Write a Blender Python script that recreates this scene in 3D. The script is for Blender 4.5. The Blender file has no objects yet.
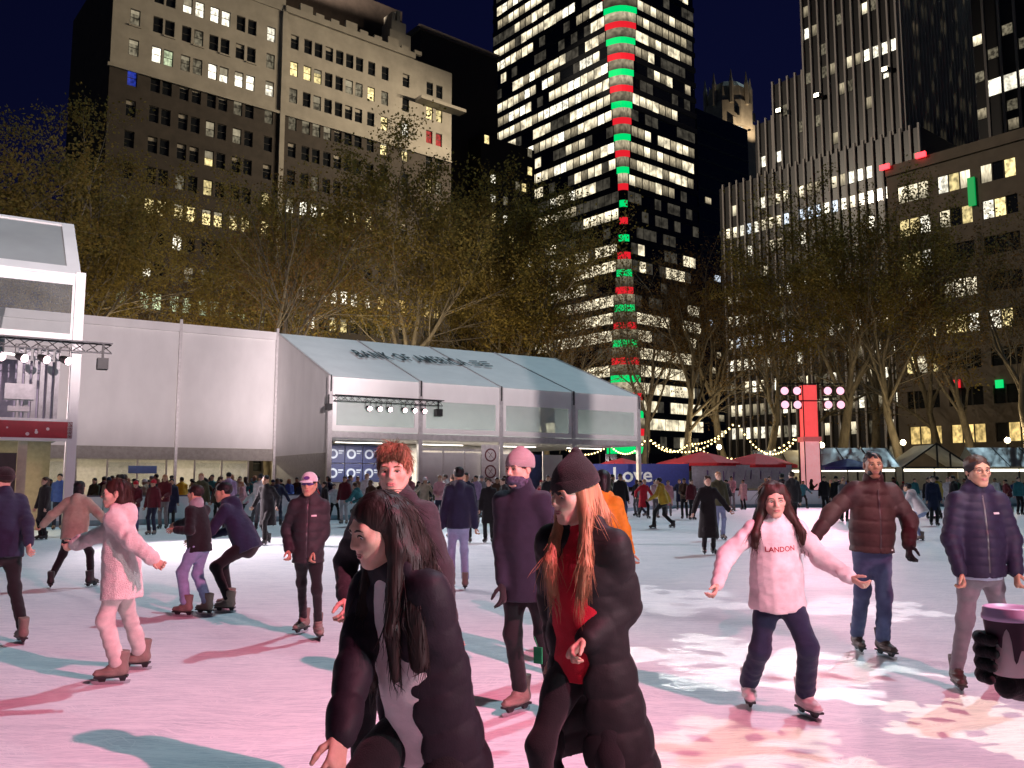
import bpy, math, random, time
import numpy as np
from mathutils import Vector, Matrix, Euler
from mathutils.bvhtree import BVHTree

T0 = time.time()
scene = bpy.context.scene
PI = math.pi
R = math.radians

# ------------------------------------------------------------------ camera
CAM_H, FOC = 1.57, 870.0
PITCH = math.atan(98.0 / FOC)
cam_d = bpy.data.cameras.new('camera')
cam_d.sensor_width = 36.0
cam_d.lens = 36.0 * FOC / 1024.0
cam_d.clip_start = 0.05
cam_d.clip_end = 3000.0
cam = bpy.data.objects.new('camera', cam_d)
scene.collection.objects.link(cam)
cam.location = (0, 0, CAM_H)
cam.rotation_euler = (PI / 2 + PITCH, 0, 0)
scene.camera = cam

# ------------------------------------------------------------------ sky, sun, exposure
SUN_AZ, SUN_EL = R(43), R(54)              # azimuth measured from +Y towards +X
world = bpy.data.worlds.new('World')
scene.world = world
world.use_nodes = True
wn = world.node_tree.nodes
wl = world.node_tree.links
bg = wn['Background']
sky = wn.new('ShaderNodeTexSky')
sky.sky_type = 'NISHITA'
sky.sun_disc = False
sky.sun_elevation = SUN_EL
sky.sun_rotation = SUN_AZ
sky.altitude = 900
sky.air_density = 1.6
sky.dust_density = 0.2
sky.ozone_density = 6.0
tint = wn.new('ShaderNodeMixRGB')           # deep navy night sky, the same everywhere
tint.blend_type = 'MULTIPLY'
tint.inputs[0].default_value = 1.0
tint.inputs[2].default_value = (.40, .30, 1.0, 1)
wl.new(sky.outputs[0], tint.inputs[1])
wl.new(tint.outputs[0], bg.inputs[0])
bg.inputs[1].default_value = 0.0030

sd = bpy.data.lights.new('night_key_light', 'SUN')
sd.energy = 1.45
sd.angle = R(0.9)
sd.color = (0.60, 0.87, 1.0)
sun = bpy.data.objects.new('night_key_light', sd)
scene.collection.objects.link(sun)
sdir = Vector((math.sin(SUN_AZ) * math.cos(SUN_EL), math.cos(SUN_AZ) * math.cos(SUN_EL), math.sin(SUN_EL)))
sun.rotation_euler = sdir.to_track_quat('Z', 'Y').to_euler()
sun.location = sdir * 200

vs = scene.view_settings
vs.view_transform = 'Standard'
vs.look = 'None'
vs.exposure = 0.0
vs.gamma = 1.0
vs.use_curve_mapping = False
scene.render.engine = 'CYCLES'
cy = scene.cycles
cy.use_denoising = True
cy.max_bounces = 6
cy.diffuse_bounces = 3
cy.glossy_bounces = 3
cy.transmission_bounces = 6
cy.transparent_max_bounces = 12
cy.sample_clamp_indirect = 4.0
cy.caustics_reflective = False
cy.caustics_refractive = False

# ------------------------------------------------------------------ helpers
COL = scene.collection

def ray(px, py):
    u, v = (px - 512) / FOC, (384 - py) / FOC
    c, s = math.cos(PITCH), math.sin(PITCH)
    return Vector((u, c - v * s, s + v * c))

def at(px, py, Y):
    d = ray(px, py)
    return Vector((0, 0, CAM_H)) + d * (Y / d.y)

def ground(px, py):
    d = ray(px, py)
    return Vector((0, 0, CAM_H)) + d * (-CAM_H / d.z)

def link(o, parent=None):
    COL.objects.link(o)
    if parent is not None:
        o.parent = parent
    return o

def tag(o, label, cat, group=None, kind=None):
    o['label'] = label
    o['category'] = cat
    if group:
        o['group'] = group
    if kind:
        o['kind'] = kind
    return o

def structure(o):
    o['kind'] = 'structure'
    return o

def empty(name, loc=(0, 0, 0), rz=0.0, parent=None):
    o = bpy.data.objects.new(name, None)
    o.empty_display_size = 0.1
    o.location = loc
    o.rotation_euler = (0, 0, rz)
    return link(o, parent)

def np_mesh(name, V, F, smooth=True):
    """V (n,3); F (m,4) or (m,3) index array"""
    V = np.asarray(V, dtype=np.float32)
    F = np.asarray(F, dtype=np.int32)
    me = bpy.data.meshes.new(name)
    me.vertices.add(len(V))
    me.vertices.foreach_set('co', V.ravel())
    n = F.shape[1]
    me.loops.add(F.size)
    me.loops.foreach_set('vertex_index', F.ravel())
    me.polygons.add(len(F))
    me.polygons.foreach_set('loop_start', np.arange(0, F.size, n, dtype=np.int32))
    if smooth:
        me.polygons.foreach_set('use_smooth', np.ones(len(F), dtype=bool))
    me.update(calc_edges=True)
    return me

def obj(name, me, mat=None, parent=None, loc=None, rot=None, scale=None):
    o = bpy.data.objects.new(name, me)
    if mat is not None:
        mats = mat if isinstance(mat, (list, tuple)) else [mat]
        if len(me.materials) == 0:
            for m in mats:
                me.materials.append(m)
    if loc is not None:
        o.location = loc
    if rot is not None:
        o.rotation_euler = rot
    if scale is not None:
        o.scale = scale
    return link(o, parent)

def dup(o, parent=None, name=None):
    c = o.copy()
    if name:
        c.name = name
    COL.objects.link(c)
    c.parent = parent
    return c

class MB:
    """collects boxes, tubes and polygons into one mesh"""
    def __init__(self):
        self.v, self.f, self.m = [], [], []
        self.mi = 0
        self.sm = []
        self.smooth = False
    def add(self, vs_, fs):
        b = len(self.v)
        self.v.extend([tuple(p) for p in vs_])
        for f in fs:
            self.f.append([b + i for i in f])
            self.m.append(self.mi)
            self.sm.append(self.smooth)
        return self
    def box(self, x0, x1, y0, y1, z0, z1, M=None):
        p = [Vector((x, y, z)) for z in (z0, z1) for y in (y0, y1) for x in (x0, x1)]
        if M is not None:
            p = [M @ q for q in p]
        return self.add(p, [(0, 2, 3, 1), (4, 5, 7, 6), (0, 1, 5, 4), (2, 6, 7, 3), (0, 4, 6, 2), (1, 3, 7, 5)])
    def bar(self, a, b, w, h=None, up=(0, 0, 1)):
        a, b = Vector(a), Vector(b)
        h = h or w
        d = (b - a)
        L = d.length
        d = d / max(L, 1e-9)
        up = Vector(up)
        if abs(d.dot(up)) > 0.98:
            up = Vector((0, 1, 0)) if abs(d.y) < .9 else Vector((1, 0, 0))
        s = d.cross(up).normalized()
        t = s.cross(d)
        p = []
        for q in (a, b):
            for (i, j) in ((-1, -1), (1, -1), (1, 1), (-1, 1)):
                p.append(q + s * (i * w / 2) + t * (j * h / 2))
        return self.add(p, [(0, 1, 2, 3), (7, 6, 5, 4), (0, 4, 5, 1), (1, 5, 6, 2), (2, 6, 7, 3), (3, 7, 4, 0)])
    def tube(self, pts, rad, n=8, cap=True):
        pts = [Vector(p) for p in pts]
        rad = list(rad) if hasattr(rad, '__len__') else [rad] * len(pts)
        rings = []
        prev = None
        for i, p in enumerate(pts):
            if i == 0:
                d = pts[1] - pts[0]
            elif i == len(pts) - 1:
                d = pts[-1] - pts[-2]
            else:
                d = pts[i + 1] - pts[i - 1]
            d.normalize()
            if prev is None:
                up = Vector((0, 0, 1)) if abs(d.z) < .9 else Vector((1, 0, 0))
                s = d.cross(up).normalized()
            else:
                s = (prev - d * prev.dot(d)).normalized()
            prev = s
            t = d.cross(s)
            rings.append([p + (s * math.cos(2 * PI * k / n) + t * math.sin(2 * PI * k / n)) * rad[i] for k in range(n)])
        vv = [q for r in rings for q in r]
        ff = []
        for i in range(len(pts) - 1):
            for k in range(n):
                k2 = (k + 1) % n
                ff.append((i * n + k, i * n + k2, (i + 1) * n + k2, (i + 1) * n + k))
        if cap:
            ff.append(tuple(reversed(range(n))))
            ff.append(tuple((len(pts) - 1) * n + k for k in range(n)))
        return self.add(vv, ff)
    def lathe(self, prof, n=20, M=None):
        vv, ff = [], []
        for (r, z) in prof:
            for k in range(n):
                q = Vector((r * math.cos(2 * PI * k / n), r * math.sin(2 * PI * k / n), z))
                vv.append(M @ q if M is not None else q)
        for i in range(len(prof) - 1):
            for k in range(n):
                k2 = (k + 1) % n
                ff.append((i * n + k, i * n + k2, (i + 1) * n + k2, (i + 1) * n + k))
        ff.append(tuple(reversed(range(n))))
        ff.append(tuple((len(prof) - 1) * n + k for k in range(n)))
        return self.add(vv, ff)
    def mesh(self, name):
        me = bpy.data.meshes.new(name)
        me.from_pydata(self.v, [], self.f)
        me.polygons.foreach_set('material_index', self.m)
        me.polygons.foreach_set('use_smooth', self.sm)
        me.update()
        return me
    def build(self, name, mat, parent=None, **kw):
        return obj(name, self.mesh(name), mat, parent, **kw)

# ------------------------------------------------------------------ materials
MATS = {}

def new_mat(name):
    m = bpy.data.materials.new(name)
    m.use_nodes = True
    nt = m.node_tree
    return m, nt, nt.nodes['Principled BSDF']

def N(nt, kind, **kw):
    n = nt.nodes.new(kind)
    for k, v in kw.items():
        if k.startswith('i_'):
            key = k[2:]
            n.inputs[int(key) if key.isdigit() else key].default_value = v
        else:
            setattr(n, k, v)
    return n

def pmat(name, col, rough=0.6, metal=0.0, spec=0.4, nscale=6.0, namp=0.15, bump=0.0, bscale=60.0, stretch=None, sheen=0.0):
    """procedural principled material with uneven colour and fine relief"""
    if name in MATS:
        return MATS[name]
    m, nt, p = new_mat(name)
    tc = N(nt, 'ShaderNodeTexCoord')
    src = tc.outputs['Object']
    if stretch:
        mp = N(nt, 'ShaderNodeMapping')
        mp.inputs['Scale'].default_value = stretch
        nt.links.new(src, mp.inputs[0])
        src = mp.outputs[0]
    no = N(nt, 'ShaderNodeTexNoise', i_Scale=nscale, i_Detail=5.0, i_Roughness=0.6)
    nt.links.new(src, no.inputs['Vector'])
    mr = N(nt, 'ShaderNodeMapRange')
    mr.inputs['From Min'].default_value = 0.3
    mr.inputs['From Max'].default_value = 0.7
    mr.inputs['To Min'].default_value = 1 - namp
    mr.inputs['To Max'].default_value = 1 + namp
    nt.links.new(no.outputs[0], mr.inputs[0])
    mx = N(nt, 'ShaderNodeVectorMath', operation='SCALE')
    mx.inputs[0].default_value = col[:3]
    nt.links.new(mr.outputs[0], mx.inputs['Scale'])
    nt.links.new(mx.outputs[0], p.inputs['Base Color'])
    p.inputs['Roughness'].default_value = rough
    p.inputs['Metallic'].default_value = metal
    p.inputs['Specular IOR Level'].default_value = spec
    if sheen:
        p.inputs['Sheen Weight'].default_value = sheen
        p.inputs['Sheen Roughness'].default_value = 0.5
    if bump:
        n2 = N(nt, 'ShaderNodeTexNoise', i_Scale=bscale, i_Detail=4.0)
        nt.links.new(src, n2.inputs['Vector'])
        b = N(nt, 'ShaderNodeBump', i_Strength=bump, i_Distance=0.02)
        nt.links.new(n2.outputs[0], b.inputs['Height'])
        nt.links.new(b.outputs[0], p.inputs['Normal'])
    MATS[name] = m
    return m

def emat(name, col, strength, sample=True):
    if name in MATS:
        return MATS[name]
    m, nt, p = new_mat(name)
    p.inputs['Base Color'].default_value = (*[c * .3 for c in col[:3]], 1)
    p.inputs['Emission Color'].default_value = (*col[:3], 1)
    p.inputs['Emission Strength'].default_value = strength
    if not sample:
        m.cycles.emission_sampling = 'NONE'
    MATS[name] = m
    return m
# ------------------------------------------------------------------ implicit surfaces (one continuous skin per body or garment)
def v3(*a):
    return np.array(a, dtype=np.float64)

def surface_nets(f, org, h):
    s = f < 0
    nx, ny, nz = f.shape
    cnt = np.zeros((nx - 1, ny - 1, nz - 1), dtype=np.int8)
    for i in (0, 1):
        for j in (0, 1):
            for k in (0, 1):
                cnt += s[i:nx - 1 + i, j:ny - 1 + j, k:nz - 1 + k]
    act = (cnt > 0) & (cnt < 8)
    ci = np.argwhere(act)
    idx = -np.ones(act.shape, dtype=np.int32)
    idx[act] = np.arange(len(ci), dtype=np.int32)
    acc = np.zeros((len(ci), 3))
    num = np.zeros(len(ci))
    cor = [(i, j, k) for i in (0, 1) for j in (0, 1) for k in (0, 1)]
    fv = {c: f[ci[:, 0] + c[0], ci[:, 1] + c[1], ci[:, 2] + c[2]] for c in cor}
    for c in cor:
        for ax in range(3):
            if c[ax]:
                continue
            d = list(c)
            d[ax] = 1
            d = tuple(d)
            fa, fb = fv[c], fv[d]
            m = (fa < 0) != (fb < 0)
            t = fa[m] / (fa[m] - fb[m])
            p = np.tile(np.array(c, dtype=float), (m.sum(), 1))
            p[:, ax] += t
            acc[m] += p
            num[m] += 1
    V = org + h * (ci + acc / num[:, None])
    F = []
    for ax in range(3):
        b, c = (ax + 1) % 3, (ax + 2) % 3
        sl0 = [slice(1, -1)] * 3
        sl1 = [slice(1, -1)] * 3
        sl0[ax] = slice(0, -1)
        sl1[ax] = slice(1, None)
        a0, a1 = s[tuple(sl0)], s[tuple(sl1)]
        e = np.argwhere(a0 != a1)
        if len(e) == 0:
            continue
        ins = a0[e[:, 0], e[:, 1], e[:, 2]]
        e = e.copy()
        e[:, b] += 1
        e[:, c] += 1
        q = []
        for (ob, oc) in ((-1, -1), (0, -1), (0, 0), (-1, 0)):
            w = e.copy()
            w[:, b] += ob
            w[:, c] += oc
            q.append(idx[w[:, 0], w[:, 1], w[:, 2]])
        q = np.stack(q, 1)
        q[~ins] = q[~ins][:, ::-1]
        F.append(q)
    return V, np.concatenate(F)

class SDF:
    def __init__(self, h):
        self.h = h
        self.ops = []
        self.lo = np.full(3, 1e9)
        self.hi = np.full(3, -1e9)
    def _grow(self, lo, hi):
        self.lo = np.minimum(self.lo, lo)
        self.hi = np.maximum(self.hi, hi)
    def cap(self, a, b, ra, rb=None, k=.02, flat=None, quilt=None, sub=False, wr=None):
        a, b = np.asarray(a, float), np.asarray(b, float)
        rb = ra if rb is None else rb
        rm = max(ra, rb) + .03
        lo, hi = np.minimum(a, b) - rm, np.maximum(a, b) + rm
        if not sub:
            self._grow(lo, hi)
        self.ops.append(('cap', a, b, ra, rb, k, flat, quilt, sub, lo - k, hi + k, wr))
        return self
    def ell(self, c, r, Rm=None, k=.02, sub=False):
        c, r = np.asarray(c, float), np.asarray(r, float)
        rm = r.max() + .01
        lo, hi = c - rm, c + rm
        if not sub:
            self._grow(lo, hi)
        self.ops.append(('ell', c, r, Rm, None, k, None, None, sub, lo - k, hi + k, None))
        return self
    def plane(self, p, n, k=.005):
        """keeps the side the normal points away from"""
        self.ops.append(('pl', np.asarray(p, float), np.asarray(n, float) / np.linalg.norm(n), None, None, k, None, None, True, None, None, None))
        return self
    def grid(self, disp=None):
        h = self.h
        org = self.lo - 2.5 * h
        n = np.ceil((self.hi + 2.5 * h - org) / h).astype(int) + 1
        f = np.full(tuple(n), 1.0)
        ax = [org[i] + h * np.arange(n[i]) for i in range(3)]
        for (kind, A, B, ra, rb, k, flat, quilt, sub, lo, hi, wr) in self.ops:
            if kind == 'pl':
                d = ((ax[0] - A[0]) * B[0])[:, None, None] + ((ax[1] - A[1]) * B[1])[None, :, None] + ((ax[2] - A[2]) * B[2])[None, None, :]
                hh = np.clip(.5 - .5 * (d - f) / k, 0, 1) if False else None
                f = np.maximum(f, d)
                continue
            i0 = np.clip(np.floor((lo - org) / h).astype(int), 0, n)
            i1 = np.clip(np.ceil((hi - org) / h).astype(int) + 1, 0, n)
            if np.any(i1 <= i0):
                continue
            sl = tuple(slice(i0[i], i1[i]) for i in range(3))
            X = ax[0][sl[0]][:, None, None]
            Y = ax[1][sl[1]][None, :, None]
            Z = ax[2][sl[2]][None, None, :]
            if kind == 'cap':
                ba = B - A
                L2 = float(ba @ ba) + 1e-12
                wx, wy, wz = X - A[0], Y - A[1], Z - A[2]
                t = np.clip((wx * ba[0] + wy * ba[1] + wz * ba[2]) / L2, 0, 1)
                wx, wy, wz = wx - t * ba[0], wy - t * ba[1], wz - t * ba[2]
                q2 = wx * wx + wy * wy + wz * wz
                if flat is not None:
                    nn, s = flat
                    dn = wx * nn[0] + wy * nn[1] + wz * nn[2]
                    q2 = q2 + (s * s - 1) * dn * dn
                rr = ra + (rb - ra) * t
                if quilt is not None:
                    pitch, amp = quilt[:2]
                    ph = 0.0
                    w = np.abs(np.sin(PI * (t * math.sqrt(L2) + ph) / pitch))
                    rr = rr + amp * (np.sqrt(w) - .75)
                if wr is not None:      # cloth gathers: (amp, wavelength, bias to far end)
                    amp, wl_, bias, sd_ = wr
                    tt = t * math.sqrt(L2)
                    wob = .02 * np.sin(wx * 37 + sd_) + .02 * np.sin(wy * 31 + 1.7 * sd_) + .012 * np.sin(tt * 23 + 3 * sd_)
                    rr = rr + .6 * amp * ((1 - bias) + bias * t) * np.sin(2 * PI * (tt + wob) / wl_ + sd_)
                d = np.sqrt(q2) - rr
            else:
                px, py, pz = X - A[0], Y - A[1], Z - A[2]
                if ra is not None:
                    M = ra
                    px, py, pz = (px * M[0, 0] + py * M[1, 0] + pz * M[2, 0], px * M[0, 1] + py * M[1, 1] + pz * M[2, 1],
                                  px * M[0, 2] + py * M[1, 2] + pz * M[2, 2])
                k0 = np.sqrt((px / B[0]) ** 2 + (py / B[1]) ** 2 + (pz / B[2]) ** 2)
                k1 = np.sqrt((px / B[0] ** 2) ** 2 + (py / B[1] ** 2) ** 2 + (pz / B[2] ** 2) ** 2) + 1e-9
                d = k0 * (k0 - 1) / k1
            g = f[sl]
            if sub:
                hh = np.maximum(k - np.abs(g + d), 0) / k
                f[sl] = np.maximum(g, -d) + hh * hh * k * .25
            else:
                hh = np.maximum(k - np.abs(g - d), 0) / k
                f[sl] = np.minimum(g, d) - hh * hh * k * .25
        if disp is not None:
            m = np.abs(f) < .05
            ii = np.argwhere(m)
            P = org + h * ii
            f[m] += disp(P)
        # keep the border outside
        f[0] = f[-1] = 1
        f[:, 0] = f[:, -1] = 1
        f[:, :, 0] = f[:, :, -1] = 1
        return f, org
    def mesh(self, disp=None):
        f, org = self.grid(disp)
        return surface_nets(f, org, self.h)

def wnoise(P, s, seed=0.0):
    """cheap smooth noise, about -1..1"""
    x, y, z = P[:, 0] * s + seed, P[:, 1] * s + 1.7 * seed, P[:, 2] * s - seed
    a = np.sin(x + 1.3 * np.sin(.9 * y + seed)) + np.sin(1.13 * y + 1.1 * np.sin(1.2 * z)) + np.sin(.93 * z + 1.2 * np.sin(1.1 * x))
    b = np.sin(2.1 * x + 2 * np.sin(1.3 * z)) + np.sin(2.3 * y - x) + np.sin(2.0 * z + y)
    return a / 3 * .65 + b / 3 * .35

def join_parts(parts):
    V, F, n = [], [], 0
    for (v, f) in parts:
        V.append(v)
        F.append(f + n)
        n += len(v)
    return np.concatenate(V), np.concatenate(F)
# ------------------------------------------------------------------ people
def rotm(yaw=0, pitch=0, roll=0):
    """degrees; pitch > 0 leans / looks forward-down, roll > 0 tips to the right, yaw > 0 turns left"""
    y, p, r = R(yaw), R(-pitch), R(roll)
    Rz = np.array([[math.cos(y), -math.sin(y), 0], [math.sin(y), math.cos(y), 0], [0, 0, 1]])
    Rx = np.array([[1, 0, 0], [0, math.cos(p), -math.sin(p)], [0, math.sin(p), math.cos(p)]])
    Ry = np.array([[math.cos(r), 0, math.sin(r)], [0, 1, 0], [-math.sin(r), 0, math.cos(r)]])
    return Rz @ Rx @ Ry

def nrm(v):
    return v / (np.linalg.norm(v) + 1e-12)

def two_bone(a, t, l1, l2, pole):
    d = t - a
    L = np.linalg.norm(d)
    u = d / L
    L = min(L, (l1 + l2) * .995)
    t = a + u * L
    c = (l1 * l1 + L * L - l2 * l2) / (2 * l1 * L)
    c = min(1, max(-1, c))
    p = pole - u * (pole @ u)
    p = nrm(p)
    return a + u * (l1 * c) + p * (l1 * math.sqrt(1 - c * c)), t

class Skel:
    pass

def skel(H=1.72, hip=None, lean=(0, 0), twist=0, feet=None, hands=None, head=(0, 0, 0), elbow=None, knee=None, shrug=0.0, sw=.155):
    S = Skel()
    k = S.k = H / 1.75
    hip = (0, 0, 1.015) if hip is None else hip
    S.hip = v3(hip[0], hip[1], hip[2]) * v3(1, 1, k)
    S.Rt = rotm(twist, lean[0], lean[1])
    S.up, S.fw, S.rt = S.Rt @ v3(0, 0, 1), S.Rt @ v3(0, 1, 0), S.Rt @ v3(1, 0, 0)
    S.chest = S.hip + S.up * .38 * k
    S.shc = S.hip + S.up * (.475 + shrug) * k
    S.neck = S.hip + S.up * .555 * k
    S.sh = [S.shc - S.rt * sw * k, S.shc + S.rt * sw * k]
    S.sw = sw
    r0 = nrm(v3(1, 0, 0) * .6 + S.rt * .4)
    S.hips = [S.hip - r0 * .07 * k - v3(0, 0, .02), S.hip + r0 * .07 * k - v3(0, 0, .02)]
    feet = feet or [(-.1, 0, 0, 8), (.1, 0, 0, -8)]
    S.feet = feet
    S.ank = [v3(f[0], f[1], .16 + f[2]) for f in feet]
    S.knee = []
    for i in (0, 1):
        pole = v3((-.12, .12)[i], 1, 0) if knee is None else v3(*knee[i])
        kn, _ = two_bone(S.hips[i], S.ank[i], .43 * k, .425 * k, pole)
        S.knee.append(kn)
    hands = hands or [(-.27, .05, .82), (.27, .05, .82)]
    S.elb, S.wri = [], []
    for i in (0, 1):
        pole = v3((-.6, .6)[i], -.8, -.3) if elbow is None else v3(*elbow[i])
        e, w = two_bone(S.sh[i], v3(*hands[i]) * v3(1, 1, 1), .30 * k, .265 * k, pole)
        S.elb.append(e)
        S.wri.append(w)
    S.Rh = rotm(*head)
    nd = nrm(S.up * .6 + v3(0, 0, 1) * .4)
    S.hc = S.neck + nd * .135 * k + (S.Rh @ v3(0, .03, .02))
    S.hs = 1.0 * (.5 + .5 * k)
    return S

def hp(S, x, y, z):
    return S.hc + S.Rh @ (v3(x, y, z) * S.hs)

# --- hand: X = palm side, Y = thumb side, Z = along the fingers
HANDS = {}
def hand_shape(curl=36, h=.0042, spread=.0):
    key = (curl, h)
    if key in HANDS:
        return HANDS[key]
    s = SDF(h)
    s.cap((0, 0, -.06), (0, 0, .02), .027, .028, k=.02, flat=(v3(1, 0, 0), 1.25))
    s.cap((0, .004, .03), (0, 0, .082), .036, .04, k=.02, flat=(v3(1, 0, 0), 2.5))
    for (y0, L, sp, c) in ((.030, .072, .10, .8), (.010, .08, .02, .95), (-.011, .074, -.05, 1.1), (-.030, .058, -.14, 1.25)):
        p = v3(0, y0, .086)
        a = R(6)
        seg = (L * .45, L * .31, L * .27)
        r = .0092
        for q in range(3):
            a += R(curl * c * (.75, 1.0, .8)[q])
            d = v3(math.sin(a), sp * math.cos(a), math.cos(a))
            p2 = p + d * seg[q]
            s.cap(p, p2, r, r - .0009, k=.005)
            r -= .0009
            p = p2
    p = v3(.006, .026, .028)
    for (d, L, r) in ((v3(.5, .5, .7), .040, .0125), (v3(.5, .2, .85), .030, .0105), (v3(.5, .05, .86), .022, .009)):
        p2 = p + nrm(d) * L
        s.cap(p, p2, r, r - .001, k=.008)
        p = p2
    HANDS[key] = s.mesh()
    return HANDS[key]

def place_hand(S, i, curl=28, h=.0042, thumb=None, scale=1.0, palm=None):
    V, F = hand_shape(curl, h)
    d = nrm(S.wri[i] - S.elb[i])
    t = v3(0, 1, .15) if thumb is None else v3(*thumb)
    t = nrm(t - d * (t @ d))
    n = np.cross(t, d) if i == 0 else np.cross(d, t)
    # palm faces the body
    M = np.stack([n, t, d], 1)
    W = (V * scale * S.k) @ M.T + S.wri[i]
    if np.linalg.det(M) < 0:
        F = F[:, ::-1]
    return W, F

def head_shape(S, h=.0048, jaw=1.0, nose=1.0, detail=True, neck=True):
    s = SDF(h)
    hs = S.hs
    Rh = S.Rh
    def e(c, r, k=.02, sub=False):
        s.ell(hp(S, *c), v3(*r) * hs, Rh, k * hs, sub)
    def c(a, b, ra, rb=None, k=.015, sub=False):
        s.cap(hp(S, *a), hp(S, *b), ra * hs, (rb if rb is not None else ra) * hs, k * hs, sub=sub)
    e((0, -.014, .03), (.074, .094, .086), .02)
    e((0, .03, -.03), (.06, .064, .08), .03)
    for sx in (-1, 1):
        c((sx * .052 * jaw, .0, -.05), (sx * .018 * jaw, .068, -.098), .02, .016, .03)
        e((sx * .04, .06, -.018), (.024, .024, .022), .025)
        e((sx * .076, -.012, -.008), (.010, .02, .032), .008)
    c((-.011, .072, -.1), (.011, .072, -.1), .0165, k=.02)
    if detail:
        c((-.038, .073, .024), (.038, .073, .024), .014, k=.02)
        for sx in (-1, 1):
            e((sx * .0315, .104, .002), (.02, .024, .012), .012, True)
            c((sx * .046, .076, .006), (sx * .02, .084, .0085), .0058, .0052, .006)      # upper lid
            c((sx * .045, .075, -.0065), (sx * .02, .082, -.0075), .0045, .0042, .006)    # lower lid
        c((0, .088, .014), (0, .105, -.024), .0085 * nose, .0125 * nose, .012)
        for sx in (-1, 1):
            e((sx * .0115, .094, -.03), (.0085, .011, .0078), .008)
        e((0, .076, -.06), (.028, .022, .022), .02)
        c((-.019, .089, -.0555), (.019, .089, -.0555), .0052, k=.008)
        c((-.016, .089, -.0665), (.016, .089, -.0665), .0058, k=.008)
        s.cap(hp(S, -.024, .102, -.061), hp(S, .024, .102, -.061), .0055 * hs, k=.005 * hs, sub=True)
    else:
        c((0, .085, .01), (0, .103, -.028), .009, .012, .012)
        for sx in (-1, 1):
            e((sx * .03, .105, .003), (.018, .02, .012), .014, True)
        e((0, .074, -.06), (.028, .022, .022), .02)
    if neck:
        a, b = hp(S, 0, -.02, -.06), S.neck - S.up * .04 * S.k + S.fw * .0
        s.cap(a, b, .05 * hs, .058 * hs, k=.03)
    return s.mesh()

def body_core(S, h=.02):
    s = SDF(h)
    k = S.k
    s.cap(S.hip, S.hip + S.up * .2 * k, .125 * k, .118 * k, flat=(S.fw, 1.35))
    s.cap(S.hip + S.up * .2 * k, S.chest, .118 * k, .14 * k, k=.05, flat=(S.fw, 1.35))
    s.cap(S.sh[0], S.sh[1], .055 * k, k=.06)
    s.cap(S.shc, S.neck, .06 * k, .052 * k, k=.05)
    for i in (0, 1):
        s.cap(S.hips[i], S.knee[i], .075 * k, .05 * k, k=.05)
        s.cap(S.knee[i], S.ank[i], .05 * k, .038 * k, k=.03)
        s.cap(S.ank[i], S.ank[i] + v3(0, .0, -.05), .034, .03)
        s.cap(S.sh[i], S.elb[i], .045 * k, .037 * k, k=.04)
        s.cap(S.elb[i], S.wri[i], .036 * k, .026 * k, k=.02)
    return s.mesh()

def g_trousers(S, h=.011, thigh=.078, knee=.062, cuff=.055, wr=.0035, seed=1.0, short=.02, seat=1.0):
    s = SDF(h)
    k = S.k
    s.cap(S.hip + S.up * .06 * k, S.hip - v3(0, 0, .05 * k), .128 * k, .138 * k * seat, k=.05, flat=(S.fw, 1.28))
    s.cap(S.hip - S.fw * .05 * k - v3(.06 * k, 0, .05), S.hip - S.fw * .05 * k - v3(-.06 * k, 0, .05), .085 * k, k=.05)
    for i in (0, 1):
        s.cap(S.hips[i], S.knee[i], thigh * k, knee * k, k=.045, wr=(wr * .4, .13, -.3, seed + i))
        s.cap(S.hips[i] - v3(0, 0, .02), S.hips[i] * .55 + S.knee[i] * .45, thigh * 1.04 * k, thigh * .92 * k, k=.05)
        dn = nrm(S.ank[i] - S.knee[i])
        e = S.ank[i] - dn * short
        s.cap(S.knee[i], e, knee * k, cuff * k, k=.04, wr=(wr * .55, .075, .75, seed * 2 + i))
    st = np.array([1, 1, 1.9])
    return s.mesh(lambda P: wr * .9 * wnoise(P * st, 20, seed) + wr * .6 * wnoise(P * st, 47, seed + 2))

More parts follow.
